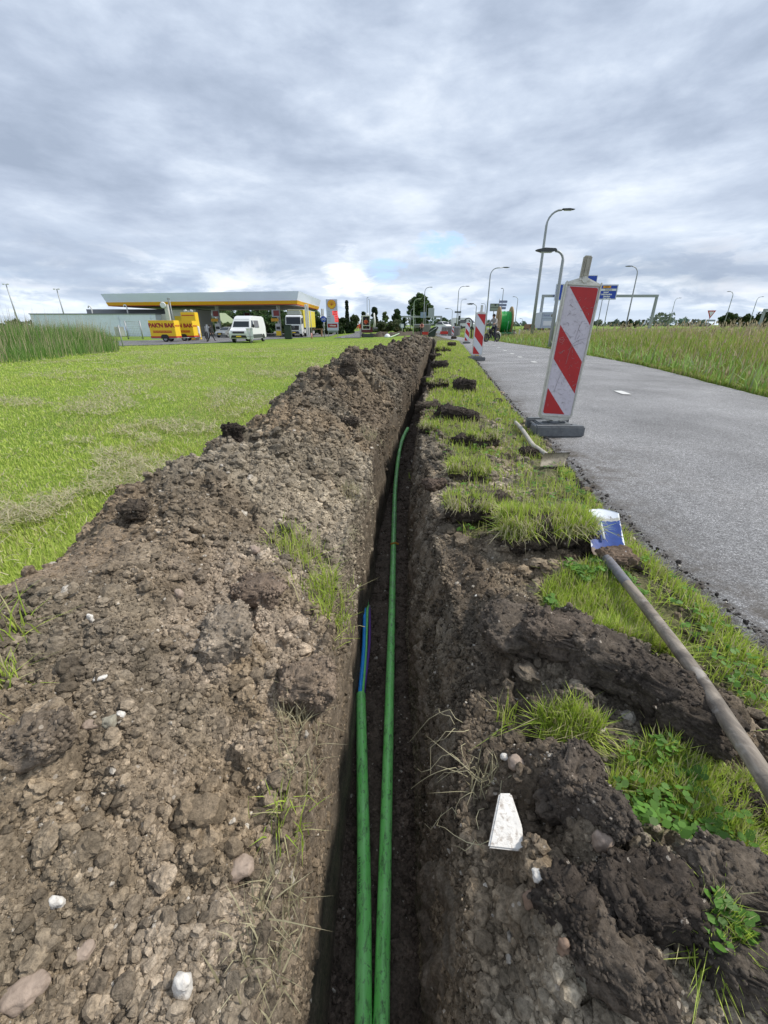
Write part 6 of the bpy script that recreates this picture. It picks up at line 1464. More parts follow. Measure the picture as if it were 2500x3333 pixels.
# yellow advertising trailers
def adtrailer(loc, rz, label, full=True, L=2.75, h=1.62):
    r = empty('box_trailer', loc, rz, label=label, cat='trailer', group='yellow rental trailers by the access road')
    mb = MB(); mb.box((0, 0, .55 + h / 2), (L, 1.45, h), bev=.025); b = mb.build('box', YELLOW, r)
    mb = MB(); mb.box((0, 0, .50), (L + .02, 1.47, .16)); mb.build('red_skirt', REDP, r); mb = MB(); mb.box((0, 0, .38), (L + .06, 1.40, .10)); mb.tube([(L / 2, 0, .40), (L / 2 + 1.1, 0, .40)], .04, 8); mb.tube([(L / 2 + .9, 0, .4), (L / 2 + .9, 0, .05)], .03, 8); mb.build('drawbar', GALV, r)
    for s_ in (-1, 1): wheel(r, .15, s_ * .66, .32, .18, rimmat=GALV)
    slab('mudguard', [(-.30, -.78, .34), (.60, -.78, .34), (.52, -.78, .66), (.36, -.78, .76), (-.06, -.78, .76), (-.22, -.78, .66)], (0, -1, 0), BLACK, r, .01)
    txt("PAK'N BAK", .56, M_('print_red', (.36, .02, .015), .5), FR(-.02, -.735, .55 + h * .68), b, bold=.03); mb = MB(); mb.box((-.02, -.73, .55 + h * .30), (L * .74, .02, .22)); p = mb.build('text_band', CRED, b)
    txt('AANHANGWAGEN VERHUUR', .15, YELLOW, FR(-.02, -.745, .55 + h * .30), p)
    txt("PAK'N BAK", .24, CRED, Matrix.Translation((L / 2 + .006, 0, .55 + h * .66)) @ Matrix.Rotation(R(90), 4, 'Z') @ Matrix.Rotation(R(90), 4, 'X'), b, bold=.01)
    return r
x = ray(528, 1058).x / ray(528, 1058).y * 50; adtrailer((x, 50.5, gz(x, 50.5) + .05), R(2), 'front yellow box trailer with large red lettering on its side')
x = ray(606, 1058).x / ray(606, 1058).y * 53; adtrailer((x - .9, 54.2, gz(x, 54) + .05), R(2), 'rear yellow box trailer half hidden behind the front one')
x = ray(617, 1058).x / ray(617, 1058).y * 58
r = empty('yellow_container', (x, 58.5, ZG + .05), R(4), label='tall yellow cabinet standing behind the rear yellow trailer', cat='container'); mb = MB(); mb.box((0, 0, 1.6), (1.75, 1.3, 3.2), bev=.04); mb.build('body', YELLOW, r); mb = MB(); mb.box((0, -.66, 2.85), (1.5, .04, .10)); mb.build('vent', CRED, r)
# vending machine group
x = ray(637, 1058).x / ray(637, 1058).y * 57
r = empty('air_station', (x, 57, ZG + .05), label='small white and red air and water service post right of the yellow trailers', cat='service post'); mb = MB(); mb.box((0, 0, .95), (.7, .5, 1.3), bev=.05); mb.build('cabinet', SWHITE, r); mb = MB(); mb.box((.0, -.27, .55), (.8, .1, .45), bev=.03); mb.build('red_front', REDP, r); mb = MB(); mb.box((.02, -.27, 1.25), (.5, .06, .4), bev=.03); mb.build('blue_panel', VIO, r); mb = MB(); mb.box((0, 0, .15), (.5, .4, .4)); mb.build('foot', GALV, r)
x += 1.0; tag(MB().box((0, 0, .9), (.55, .6, 1.8), bev=.2).build('grey_cabinet', SGREY, loc=(x + .15, 57.5, ZG + .05)), 'grey rounded cabinet right of the air service post', 'cabinet')
# green bin
x = ray(936, 1058).x / ray(936, 1058).y * 62
r = empty('litter_bin', (x, 62, gz(x, 62) + .02), label='tall dark green litter bin on the lawn edge left of the truck', cat='litter bin'); DG = M_('dark_green', (.018, .035, .022), .5)
mb = MB(); mb.box((0, 0, .85), (.95, .8, 1.7), bev=.05, taper=(.88, .9)); mb.build('body', DG, r); mb = MB(); mb.box((0, 0, 1.74), (.92, .78, .14), bev=.04); mb.build('lid', DG, r)
# small posts and table by the columns
for u, v0, Yp, lb in ((1013, 1058, 66, 'thin grey pole between the truck trailer and the corner column'), (1054, 1066, 66.5, 'thin pole right beside the far canopy column')):
    x = ray(u, 1058).x / ray(u, 1058).y * Yp; tag(MB().tube([(0, 0, -.1), (0, 0, 3.6 if u < 1020 else 1.6)], .05, 8).build('sign_pole', GALV, loc=(x, Yp, gz(x, Yp))), lb, 'pole')
x = ray(1030, 1058).x / ray(1030, 1058).y * 76; WD = M_('weathered_wood', (.25, .15, .08), .8, var=.3)
r = empty('wooden_table', (x, 76, ZG), label='brown wooden picnic table between the two right canopy columns', cat='table'); mb = MB(); mb.box((0, 0, 1.15), (2.0, .9, .12), bev=.02); mb.build('top', WD, r)
for s_ in (-1, 1): mb = MB(); mb.box((s_ * .8, 0, .6), (.16, .7, 1.1)); mb.build('leg', WD, r)
# bollards red/white near truck
x = ray(1012, 1058).x / ray(1012, 1058).y * 64
tag(MB().tube([(0, 0, 0), (0, 0, .75)], [.13, .08], 10).build('marker_post', M_('red_white_post', (.6, .3, .28), .6), loc=(x, 64, gz(x, 64))), 'small pinkish marker post in the grass before the truck trailer', 'marker post')
# ------------------------------------------------------------------ trees
BARK = M_('bark', (.10, .08, .06), .9, var=.3)
def crown_mesh(name, centers, rads, n, leaf, col, parent, var=.35, loc=(0, 0, 0)):
    k = len(centers); ci = rng.integers(0, k, n); c = np.asarray(centers)[ci]; rr = np.asarray(rads)[ci][:, None]
    d = rng.normal(0, 1, (n, 3)); d /= np.linalg.norm(d, axis=1, keepdims=True); q = c + d * rr * rng.uniform(.35, 1.08, (n, 1)) ** .5 * [1, 1, .8]
    cc = np.array(col)[None] * rng.uniform(1 - var, 1 + var, (k, 1))[ci] * rng.uniform(.7, 1.35, (n, 1)); cc[:, 0] *= rng.uniform(.8, 1.25, k)[ci]
    a = rng.normal(0, 1, (n, 3)); a /= np.linalg.norm(a, axis=1, keepdims=True); b = np.cross(a, rng.normal(0, 1, (n, 3))); b /= np.linalg.norm(b, axis=1, keepdims=True)
    s = leaf * rng.uniform(.5, 1.25, (n, 1)); V = np.stack([q - a * s, q + b * s * .55, q + a * s, q - b * s * .55], 1).reshape(-1, 3)
    o = npmesh(name, V, np.arange(4 * n).reshape(n, 4), LEAF, np.repeat(cc, 4, 0), parent=parent); return o
def tree(u, vt, Y, wpx, label, shape='round', col=(.045, .085, .022), n=2600, leaf=None, base_frac=.12, group='trees beyond the filling station and road', name='tree', k=46, cat='tree', spread=1.):
    d_ = ray(u, 1058); x = d_.x / d_.y * Y; z0 = gz(x, Y); H = ptY(u, vt, Y).z - z0; Wd = wpx * Y * cP / FPX / 2; leaf = leaf or (.07 + .0023 * Y)
    r = empty(name, (x, Y, z0), label=label, cat=cat, group=group); C, Rd = [], []
    for i in range(k):
        t = random.random() ** .8; a = random.uniform(0, 6.283); rad = random.random() ** .5
        if shape == 'round': prof = math.sqrt(max(.02, 1 - (2 * (t ** 1.15) - 1) ** 2)) * .9 + .1 * (1 - t); cr = .26
        elif shape == 'spire': t = random.random(); prof = (1 - t) ** .85 * .95 + .05; cr = .36 * (1 - t * .75)
        elif shape == 'column': prof = .9 - .5 * t ** 3; cr = .35
        else: prof = .5 + .5 * math.sin(math.pi * t); cr = .3
        w = Wd * prof; zz = H * (base_frac + (1 - base_frac) * t * .95); s_ = max(Wd * cr, .38 if shape == 'spire' else .25) * random.uniform(.6, 1.15)
        C.append((math.cos(a) * max(w - s_ * .6, 0) * rad, math.sin(a) * max(w - s_ * .6, 0) * rad, zz)); Rd.append(s_)
    mb = MB(); mb.tube([(0, 0, -.3), (0, 0, H * .3), (Wd * .05, 0, H * .72)], [max(.10, H * .022), H * .016, H * .006], 8)
    for i in range(min(8, k)): c_ = Vector(C[i * (k // 8 or 1) % k]); mb.tube([(0, 0, c_.z * .55), c_ * .6 + Vector((0, 0, c_.z * .3)), c_], [H * .009, H * .005, H * .002], 5, False)
    mb.build('trunk', BARK, r)
    crown_mesh('crown', C, Rd, n, leaf, col, r); return r
G1, G2, G3, G4 = (.055, .105, .026), (.040, .072, .026), (.11, .17, .035), (.085, .115, .035)
tree(1363, 957, 170, 92, 'big broad dark tree behind the far sign gantry and the man', 'round', (.055, .105, .026), 13000, .42, .0, k=120)
tree(1291, 1007, 150, 36, 'dense rounded tree left of the big broad tree', 'column', G2, 3600, base_frac=.04)
tree(1254, 1012, 140, 30, 'sparse airy tree between the dark conifer and the rounded tree', 'round', (.12, .17, .07), 700, base_frac=.1, k=26)
tree(1220, 998, 130, 30, 'dark bushy tree with ragged top behind the excavator', 'column', (.028, .050, .022), 3600, base_frac=.03)
tree(1184, 1015, 120, 28, 'dark pointed conifer left of the excavator cab', 'spire', (.045, .072, .028), 4200, base_frac=.03, k=90)
tree(1131, 974, 112, 20, 'slender dark spire-shaped conifer right of the price tower', 'spire', (.030, .048, .022), 6000, .20, .02, k=150)
tree(1151, 1026, 100, 26, 'yellow green bush on top of the dark hedge', 'round', (.17, .23, .04), 1200, base_frac=.2)
tree(1100, 1035, 105, 30, 'leafy green tree just right of the price tower behind the hedge', 'round', G1, 1500, base_frac=.1)
tree(1315, 1030, 190, 12, 'slim distant tree left of the big broad tree', 'round', G2, 600)
tree(1443, 1040, 230, 62, 'grey green round tree behind the right leg of the far gantry', 'round', (.06, .10, .04), 2000, .5)
tree(1484, 1046, 240, 16, 'small round tree behind the traffic signal', 'round', G2, 700, .5)
tree(1518, 1041, 240, 20, 'small round tree behind the second beacon', 'round', G2, 800, .5)
tree(2360, 1019, 200, 50, 'first of three rounded trees at the right edge, by the leaning-looking lamp', 'round', (.045, .075, .022), 2600, .45)
tree(2385, 1022, 215, 36, 'pale green tree between the first and middle rounded trees on the right', 'round', (.07, .11, .05), 1600, .45)
tree(2424, 1023, 210, 40, 'middle one of three rounded trees at the right edge', 'round', (.045, .075, .022), 2200, .45)
tree(2485, 1016, 205, 78, 'largest rounded tree at the right edge beneath the cut-off gantry', 'round', (.045, .072, .024), 3400, .45)
for u, vt, w, lb in ((2028, 1046, 24, 'low dark bush on the horizon left of the tall lamp by the near gantry'), (2048, 1040, 16, 'pointed dark bush at the foot of the tall lamp by the near gantry'), (2070, 1044, 20, 'small bush on the horizon right of the tall lamp by the near gantry')):
    tree(u, vt, 230, w, lb, 'round', G2, 600, .5, group='bushes on the right horizon')
# the row behind the forecourt
k_ = 0
NM = ['first from the left', 'second from the left', 'third from the left', 'fourth from the left', 'fifth from the left', 'sixth from the left', 'seventh from the left', 'rightmost']
for i, u in enumerate((632, 685, 742, 800, 852, 905, 958, 1012)):
    tree(u, 1003 + (i * 37) % 9, 150, 96, 'tall dark green tree of the row behind the filling station, ' + NM[i], 'column', (.062, .115, .040) if i % 2 else (.078, .135, .045), 6000, .36, .02, k=70)
for i, (u, vt, w) in enumerate(((662, 1048, 46), (700, 1038, 54), (742, 1052, 40))):
    tree(u, vt, 112, w, 'pale grey green willow shrub behind the pumps, ' + ('left one', 'middle one', 'right one')[i], 'round', (.15, .21, .085), 3000, .28, .0, group='willow shrubs behind the forecourt')
def hedge(name, pts, h, d, col, n, leaf, label, cat='hedge', kind=None):
    C, Rd = [], []; pts = [Vector(p) for p in pts]; L = sum((b - a).length for a, b in zip(pts, pts[1:])); org = pts[0]
    for a, b in zip(pts, pts[1:]):
        m = max(2, int((b - a).length / (h * .35)))
        for j in range(m):
            for lv in (.2, .5, .8): p = a.lerp(b, (j + random.random()) / m); s_ = h * random.uniform(.20, .32); C.append((p.x - org.x + random.uniform(-.3, .3) * d, p.y - org.y + random.uniform(-.5, .5) * d, gz(p.x, p.y) + h * lv * random.uniform(.75, 1.12))); Rd.append(s_)
    o = crown_mesh(name, C, Rd, n, leaf, col, None); o.location = org; tag(o, label, cat if not kind else None, kind=kind); return o
hedge('hedge', [(-14.5, 92, 0), (-12, 94, 0), (-9, 97, 0), (-6.2, 99, 0)], 3.3, 2.5, (.038, .068, .022), 9000, .26, 'dense dark green hedge right of and behind the price tower')
hedge('shrub_row', [(-1.6, 96, 0), (1.5, 96, 0), (3.4, 97, 0)], 2.3, 2, (.085, .10, .045), 4000, .24, 'brownish green row of shrubs beyond the excavator')
hedge('shrub_row', [(-5.2, 102, 0), (-2.2, 100, 0), (1.2, 104, 0)], 1.6, 2, (.09, .14, .035), 2600, .26, 'light green low scrub beyond the excavator')
hedge('hedge', [(-33, 104, 0), (-22, 106, 0), (-12, 108, 0)], 3.0, 2.5, (.075, .125, .04), 9000, .28, 'low green hedge behind the filling station forecourt')
hedge('rough_strip', [(3.5, 92, 0), (7.5, 92, 0)], .9, 1.5, (.11, .16, .05), 1500, .16, 'strip of rough green growth before the big broad tree')
# horizon
C, Rd = [], []
for i in range(700):
    a = random.uniform(-1.25, 1.25); D = random.uniform(420, 700); h = 2.5 + 5 * float(fbm(np.array([a * 9.]), np.array([1.]), 401, 4)[0]) ** 1.5 * 2
    C.append((math.sin(a) * D, math.cos(a) * D, -1 + h * random.random() * .8)); Rd.append(h * .45)
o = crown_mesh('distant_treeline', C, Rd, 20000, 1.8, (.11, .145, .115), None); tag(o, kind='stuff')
# low growth under the left horizon behind the reeds
hedge('hedge', [(-90, 80, 0), (-62, 78, 0)], 2.6, 3, (.05, .085, .03), 2600, .35, 'dark hedge left of the white service building above the reeds')

# ------------------------------------------------------------------ people
HAIR = M_('dark_hair', (.02, .016, .013), .8); SHOE = M_('dark_shoe', (.03, .03, .03), .6)
def person(name, loc, rz, J, mats, zones, label, hair=None, hands=True, headdir=(0, -1, 0), s=1., helmet=None):
    """J: joint positions (front is -Y). One skinned body; zones(p) -> material index"""
    r = empty(name, loc, rz, label=label, cat='person')
    E = [('pelvis', 'spine'), ('spine', 'chest'), ('chest', 'neck'), ('neck', 'headb'), ('headb', 'headt')]
    for q in 'LR': E += [('chest', 'sh' + q), ('sh' + q, 'el' + q), ('el' + q, 'wr' + q), ('pelvis', 'hip' + q), ('hip' + q, 'kn' + q), ('kn' + q, 'an' + q), ('an' + q, 'toe' + q)]
    RAD = dict(pelvis=.15, spine=.14, chest=.17, neck=.06, headb=.085, headt=.085, sh=.085, el=.055, wr=.035, hip=.10, kn=.068, an=.048, toe=.045)
    names = list(J); me = bpy.data.meshes.new('sk'); me.from_pydata([J[n] for n in names], [(names.index(a), names.index(b)) for a, b in E], [])
    o = bpy.data.objects.new('sk', me); COL.objects.link(o); md = o.modifiers.new('s', 'SKIN'); md.use_smooth_shade = True; o.modifiers.new('u', 'SUBSURF').levels = 1
    sv = me.skin_vertices[0].data
    for i, n in enumerate(names): rad = RAD.get(n) or RAD[n[:-1]]; sv[i].radius = (rad, rad * (.75 if n in ('pelvis', 'spine', 'chest') else 1)); sv[i].use_root = (n == 'pelvis')
    dg = bpy.context.evaluated_depsgraph_get(); dg.update(); m2 = bpy.data.meshes.new_from_object(o.evaluated_get(dg)); bpy.data.objects.remove(o)
    bm = bmesh.new(); bm.from_mesh(m2)
    for f in bm.faces: f.material_index = zones(f.calc_center_median()); f.smooth = True
    body = MB(); body.bm.free(); body.bm = bm; body.mi = 0
    hc = (Vector(J['headb']) + Vector(J['headt'])) / 2; hd = Vector(headdir).normalized(); side = hd.cross(Vector((0, 0, 1))).normalized()
    body.tube([hc + hd * .085 + Vector((0, 0, .01)), hc + hd * .118 - Vector((0, 0, .025))], [.008, .016], 6)
    for q in (-1, 1): body.tube([hc + side * q * .085 - Vector((0, 0, .02)), hc + side * q * .10 + Vector((0, 0, .02))], [.018, .02], 6)
    if hands:
        for q in 'LR':
            w, e = Vector(J['wr' + q]), Vector(J['el' + q]); d = (w - e).normalized(); sd = d.orthogonal().normalized(); up = d.cross(sd)
            body.tube([w - d * .01, w + d * .04, w + d * .09], [.030, .040, .034], 8)
            for k in range(4): b0 = w + d * .085 + sd * (-.028 + .019 * k); L_ = (.065, .078, .082, .06)[k]; body.tube([b0, b0 + d * L_ * .5 + up * .006, b0 + d * L_ * .85 + up * .03], [.009, .009, .007], 6)
            body.tube([w + d * .03 - sd * .03, w + d * .06 - sd * .055, w + d * .09 - sd * .06 + up * .012], [.012, .011, .008], 6)
    bo = body.build('body', mats, r, smooth=True)
    if hair:
        mb = MB(); bmesh.ops.create_icosphere(mb.bm, subdivisions=3, radius=.112); bmesh.ops.translate(mb.bm, vec=hc - hd * .022 + Vector((0, 0, .05)), verts=mb.bm.verts)
        for v in list(mb.bm.verts):
            if (v.co - hc).dot(hd) > .055 and v.co.z < hc.z + .07: v.co -= hd * .05
            if v.co.z < hc.z - .04: v.co.z = hc.z - .04
        mb.build('hair' if not helmet else 'helmet', hair, r, smooth=True)
    r.scale = (s, s, s); return r
def stand(lean=0., arms='down', step=0.):
    J = dict(pelvis=(0, .0, .95), spine=(0, -.02 - lean * .15, 1.12), chest=(0, -.03 - lean * .5, 1.36), neck=(0, -.04 - lean * .8, 1.52), headb=(0, -.06 - lean * 1.0, 1.60), headt=(0, -.07 - lean * 1.1, 1.70))
    for q, s_ in (('L', 1), ('R', -1)):
        J['sh' + q] = (s_ * .19, -.03 - lean * .55, 1.43); J['hip' + q] = (s_ * .09, 0, .90); st = step * s_
        J['kn' + q] = (s_ * .10, -.03 - st * .22, .50); J['an' + q] = (s_ * .11, .02 - st * .5, .09); J['toe' + q] = (s_ * .13, -.13 - st * .5, .045)
        if arms == 'down': J['el' + q] = (s_ * .25, .0 - lean * .4, 1.13); J['wr' + q] = (s_ * .26, -.10 - lean * .4, .90)
        if arms == 'front': J['el' + q] = (s_ * .27, -.04 - lean * .5, 1.15); J['wr' + q] = (s_ * .08, -.28 - lean * .4, 1.12)
        if arms == 'work': J['el' + q] = (s_ * .24, -.25 - lean * .5, 1.14); J['wr' + q] = (s_ * .10, -.42 - lean * .4, 1.0)
    return J
C_ = lambda n, c, **k: M_(n, c, .85, **k)
BLK, PINK, WHT, DRED = C_('black_clothes', (.016, .016, .018)), C_('faded_vest', (.66, .28, .22)), C_('white_trousers', (.60, .58, .55)), C_('dark_red_shirt', (.10, .02, .02))
# man with vest at the far trench end
p = at(1372, 1091.5); person('person', p, R(8), stand(arms='front'), [SKIN, BLK, PINK, DRED], lambda c: 0 if c.z > 1.50 or (c.z > 1.02 and c.y < -.18) or (1.05 < c.z < 1.2 and abs(c.x) > .2) else (1 if c.z < .98 else (3 if abs(c.x) < .10 else 2)), 'man in a faded pink vest and black trousers at the far trench end', HAIR)
p = at(1174, 1098); person('person', p, R(-60), stand(lean=.18, arms='work'), [SKIN, WHT, ORANGE], lambda c: 1 if c.z < .98 else (2 if c.z < 1.56 and not (c.y < -.42) else 0), 'worker in orange shirt, pale trousers and white helmet left of the mini excavator', WCAR, helmet=True)
p = at(690, 1111); person('person', p, R(80), stand(step=.75), [SKIN, BLK], lambda c: 1 if c.z < 1.62 else 0, 'person in black walking on the forecourt left of the small car', HAIR)
p = at(676, 1113); Yp = p.y
# motorbike-like dark thing with a person bent over it
r = empty('parked_scooter', p, R(20), label='dark scooter standing on the forecourt right of the air service post', cat='scooter')
for y in (-.55, .55): wheel(r, 0, y, .27, .12, axis='X')
mb = MB(); mb.box((0, .25, .62), (.32, .8, .35), bev=.1); mb.box((0, -.15, .38), (.3, .6, .12), bev=.04); mb.box((0, -.45, .7), (.36, .12, .7), bev=.05, rot=(R(-12), 0, 0)); mb.build('body', BLACK, r); mb = MB(); mb.box((0, .25, .84), (.28, .75, .12), bev=.05); mb.build('seat', DGREY, r)
mb = MB(); mb.tube([(-.32, -.5, 1.08), (.32, -.5, 1.08)], .03, 8); mb.tube([(0, -.55, .3), (0, -.48, 1.08)], .03, 8); mb.build('handlebar', DGREY, r)

# rider on the fat-tyred bike crossing the path
p = at(1600, 1113, .035); hdg = R(52)
rb = empty('fat_bike', p, -R(90) + R(38), label='black fat-tyred moped bike crossing the cycle path behind the second beacon', cat='moped')
def ring(c, R_, r_, mat, parent, nm, sp=True):
    mb = MB(); mb.tube([Vector(c) + Vector((0, R_ * math.cos(k * math.pi / 14), R_ * math.sin(k * math.pi / 14))) for k in range(29)], r_, 10, False); t_ = mb.build(nm, mat, parent, smooth=True)
    mb = MB(); mb.tube([Vector(c) + Vector((0, (R_ - r_) * math.cos(k * math.pi / 14), (R_ - r_) * math.sin(k * math.pi / 14))) for k in range(29)], .018, 6, False)
    for k in range(5): a = k * math.pi * .4; mb.tube([c, Vector(c) + Vector((0, (R_ - r_) * math.cos(a), (R_ - r_) * math.sin(a)))], .018, 6)
    mb.tube([Vector(c) - Vector((.06, 0, 0)), Vector(c) + Vector((.06, 0, 0))], .05, 10); mb.build('rim', DGREY, t_)
ring((0, -.60, .29), .235, .058, TYRE, rb, 'wheel'); ring((0, .58, .29), .235, .058, TYRE, rb, 'wheel')
mb = MB(); mb.tube([(0, .58, .29), (0, .15, .38), (0, -.35, .78), (0, -.40, .90)], .035, 8); mb.tube([(0, .58, .29), (0, .30, .70), (0, -.33, .80)], .03, 8); mb.tube([(0, .15, .38), (0, .28, .74)], .03, 8); mb.box((0, .0, .55), (.12, .42, .16), bev=.03, rot=(R(-38), 0, 0)); mb.build('frame', BLACK, rb)
mb = MB(); [mb.tube([(s_ * .06, -.60, .29), (s_ * .05, -.42, .92)], .022, 8) for s_ in (-1, 1)]; mb.build('fork', DGREY, rb)
mb = MB(); mb.tube([(0, -.42, .92), (0, -.38, 1.08)], .02, 8); mb.tube([(-.34, -.28, 1.12), (0, -.38, 1.08), (.34, -.28, 1.12)], .018, 8); mb.build('handlebar', BLACK, rb)
mb = MB(); mb.tube([(0, -.52, .86), (0, -.58, .86)], .07, 14); mb.build('headlight', LENS, rb); mb = MB(); mb.box((0, .34, .84), (.20, .62, .10), bev=.04); mb.build('saddle', BLACK, rb)
mb = MB(); mb.tube([(0, .58 + .36 * math.cos(a), .29 + .36 * math.sin(a)) for a in np.linspace(.15, 2.0, 9)], .03, 6); mb.build('mudguard', SWHITE, rb)
J = dict(pelvis=(0, .26, .98), spine=(0, .20, 1.13), chest=(0, .10, 1.36), neck=(0, .03, 1.50), headb=(0, -.01, 1.58), headt=(0, -.03, 1.68))
for q, s_ in (('L', 1), ('R', -1)):
    J['sh' + q] = (s_ * .19, .08, 1.42); J['el' + q] = (s_ * .28, -.08, 1.20); J['wr' + q] = (s_ * .30, -.26, 1.16); J['hip' + q] = (s_ * .10, .22, .92)
J.update(knR=(-.20, -.10, .70), anR=(-.20, .10, .32), toeR=(-.21, -.08, .25), knL=(.22, -.02, .56), anL=(.26, .10, .10), toeL=(.27, -.08, .05))
HOOD = C_('grey_hoodie', (.30, .28, .27)); PANT = C_('navy_trousers', (.018, .018, .035))
person('person', p, -R(90) + R(38), J, [SKIN, PANT, HOOD, SHOE], lambda c: 3 if c.z < .12 else (1 if c.z < 1.0 else (2 if c.z < 1.53 and c.y > -.22 else 0)), 'dark-haired rider in a light grey hoodie and navy trousers sitting on the fat bike', HAIR)

# ------------------------------------------------------------------ mini excavator
p = at(1196, 1097.5); r = empty('mini_excavator', p, R(8), label='white and dark red mini excavator with a glass cab working at the soil ridge', cat='excavator')
for s_ in (-1, 1):
    mb = MB(); mb.prism([(-.85, .12), (-.70, .0), (.70, .0), (.85, .12), (.85, .32), (.70, .44), (-.70, .44), (-.85, .32)], .30, Matrix.Translation((s_ * .52 - .15, 0, 0)) @ Matrix.Rotation(R(90), 4, 'Z') @ Matrix.Rotation(R(90), 4, 'X'), bev=.05); mb.build('track', TYRE, r)
mb = MB(); mb.box((0, .15, .72), (1.35, 1.3, .42), bev=.08); mb.box((.28, .55, 1.05), (.75, .5, .35), bev=.08); mb.build('body', M_('dark_red_paint', (.12, .012, .03), .4), r)
mb = MB(); x0, x1, y0, y1, z0, z1 = -.62, .28, -.45, .55, .92, 2.42
for x in (x0, x1):
    for y in (y0, y1): mb.box((x, y, (z0 + z1) / 2), (.09, .09, z1 - z0), bev=.015)
mb.box(((x0 + x1) / 2, (y0 + y1) / 2, z1), (1.06, 1.12, .12), bev=.04); mb.box(((x0 + x1) / 2, (y0 + y1) / 2, z0), (1.0, 1.08, .08)); [mb.box(((x0 + x1) / 2, y0, z), (.9, .06, .06)) for z in (1.35,)]; cb = mb.build('cab', SHW, r)
for nm, P in (('cab_window', [(x1, y0, z0), (x1, y1, z0), (x1, y1, z1), (x1, y0, z1)]), ('cab_window', [(x0, y1, z0 + .5), (x1, y1, z0 + .5), (x1, y1, z1), (x0, y1, z1)])): slab(nm, P, (P[0][0] == P[1][0], 0 if P[0][0] == P[1][0] else 1, 0), GLASS, cb, .005)
mb = MB(); mb.tube([(.72, -.35, .75), (.86, -.55, 1.7), (.80, -.60, 2.7)], [.12, .11, .09], 8); mb.build('boom', SHW, r); mb = MB(); mb.tube([(.80, -.60, 2.7), (.84, -1.05, 1.9), (.86, -1.15, 1.2)], [.09, .08, .07], 8); mb.build('dipper', SHW, r)
mb = MB(); mb.prism([(-.25, 0), (.2, -.05), (.3, .35), (-.1, .42), (-.32, .25)], .5, Matrix.Translation((.62, -1.2, .75)) @ Matrix.Rotation(R(90), 4, 'Z') @ Matrix.Rotation(R(90), 4, 'X'), bev=.03); mb.build('bucket', DGREY, r)
mb = MB(); mb.box((0, -.95, .22), (1.3, .08, .38), bev=.02); mb.build('dozer_blade', DGREY, r)
mb = MB(); bmesh.ops.create_icosphere(mb.bm, subdivisions=2, radius=.15); bmesh.ops.translate(mb.bm, vec=(.05, .0, 2.62), verts=mb.bm.verts); mb.build('beacon_lamp', SWHITE, r, smooth=True)
J = dict(pelvis=(0, .1, 0), spine=(0, .08, .16), chest=(0, .04, .40), neck=(0, .0, .55), headb=(0, -.02, .63), headt=(0, -.03, .73))
for q, s_ in (('L', 1), ('R', -1)): J['sh' + q] = (s_ * .18, .03, .46); J['el' + q] = (s_ * .24, -.10, .22); J['wr' + q] = (s_ * .2, -.32, .2); J['hip' + q] = (s_ * .1, .05, -.03); J['kn' + q] = (s_ * .13, -.38, .0); J['an' + q] = (s_ * .13, -.40, -.38); J['toe' + q] = (s_ * .13, -.52, -.42)
person('person', p + Vector((-.14, .12, 1.42)), R(8), J, [SKIN, BLK, ORANGE], lambda c: 1 if c.z < .08 else (2 if c.z < .53 and c.y > -.2 else 0), 'excavator driver in an orange and black shirt seated inside the cab', HAIR)

# soil ridge across the lawn, with hose and cone-shaped cap
def ridge(name, pts, w, h, label, seed):
    C, n = [], 40; org = Vector(pts[0]); V, F = [], []; pts = [Vector(q) for q in pts]; S_ = smooth(pts, 14); nx = 26
    for i, q in enumerate(S_):
        t = (S_[min(i + 1, len(S_) - 1)] - S_[max(i - 1, 0)]).normalized(); s_ = Vector((t.y, -t.x, 0)); e = min(1, i / 6, (len(S_) - 1 - i) / 6)
        for j in range(nx): a = j / (nx - 1) * 2 - 1; V.append(q + s_ * a * w)
    V = np.array([v[:] for v in V]); a = np.tile(np.linspace(-1, 1, nx), len(S_)); e = np.repeat(np.minimum(1, np.minimum(np.arange(len(S_)), len(S_) - 1 - np.arange(len(S_))) / 5), nx)
    hh = (np.cos(a * np.pi / 2) ** .8) * h * (.35 + 1.1 * fbm(V[:, 0] * .8, V[:, 1] * .8, seed, 3)) + bumps(V[:, 0], V[:, 1], .5, seed + 3) * .5 * np.cos(a * np.pi / 2) + bumps(V[:, 0], V[:, 1], .18, seed + 7) * .6 * np.cos(a * np.pi / 2)
    V[:, 2] = base(V[:, 0], V[:, 1]) + hh * e - .02; c = lerp(DRK, GRY, .4 * fbm(V[:, 0], V[:, 1], seed + 5, 3)[:, None])
    o = npmesh(name, V, grid_faces(len(S_), nx), SOIL, c, smooth=True); return tag(o, label, 'soil heap', 'low soil ridges across the lawn')
L_ = lambda u, v: at(u, v)
ridge('soil_ridge', [L_(1188, 1096), L_(1215, 1096), L_(1245, 1096.5)], .8, .32, 'low dark soil ridge directly right of the excavator', 501)
ridge('soil_ridge', [L_(1225, 1096.5), L_(1240, 1095.5), L_(1262, 1096)], .75, .7, 'highest knob of the dark soil ridge between the excavator and the white cap', 511)
ridge('soil_ridge', [L_(1266, 1095), L_(1300, 1092.5), L_(1345, 1091), L_(1398, 1091)], .9, .42, 'long dark soil ridge between the white cap and the man in the vest', 521)
ridge('soil_ridge', [L_(1390, 1092), L_(1420, 1090), L_(1450, 1089)], .9, .5, 'dark soil ridge right of the man where the trench ends', 531)
a, b_ = L_(1270, 1099.5), L_(1304, 1091); mb = MB(); mb.tube(smooth([a + Vector((0, 0, .06)), a.lerp(b_, .5) + Vector((.2, 0, .25)), b_ + Vector((0, 0, .35))], 8), .07, 8); tag(mb.build('pale_hose', M_('pale_hose', (.42, .55, .38), .5)), 'pale green hose bending over the soil ridge beside the white cap', 'hose')
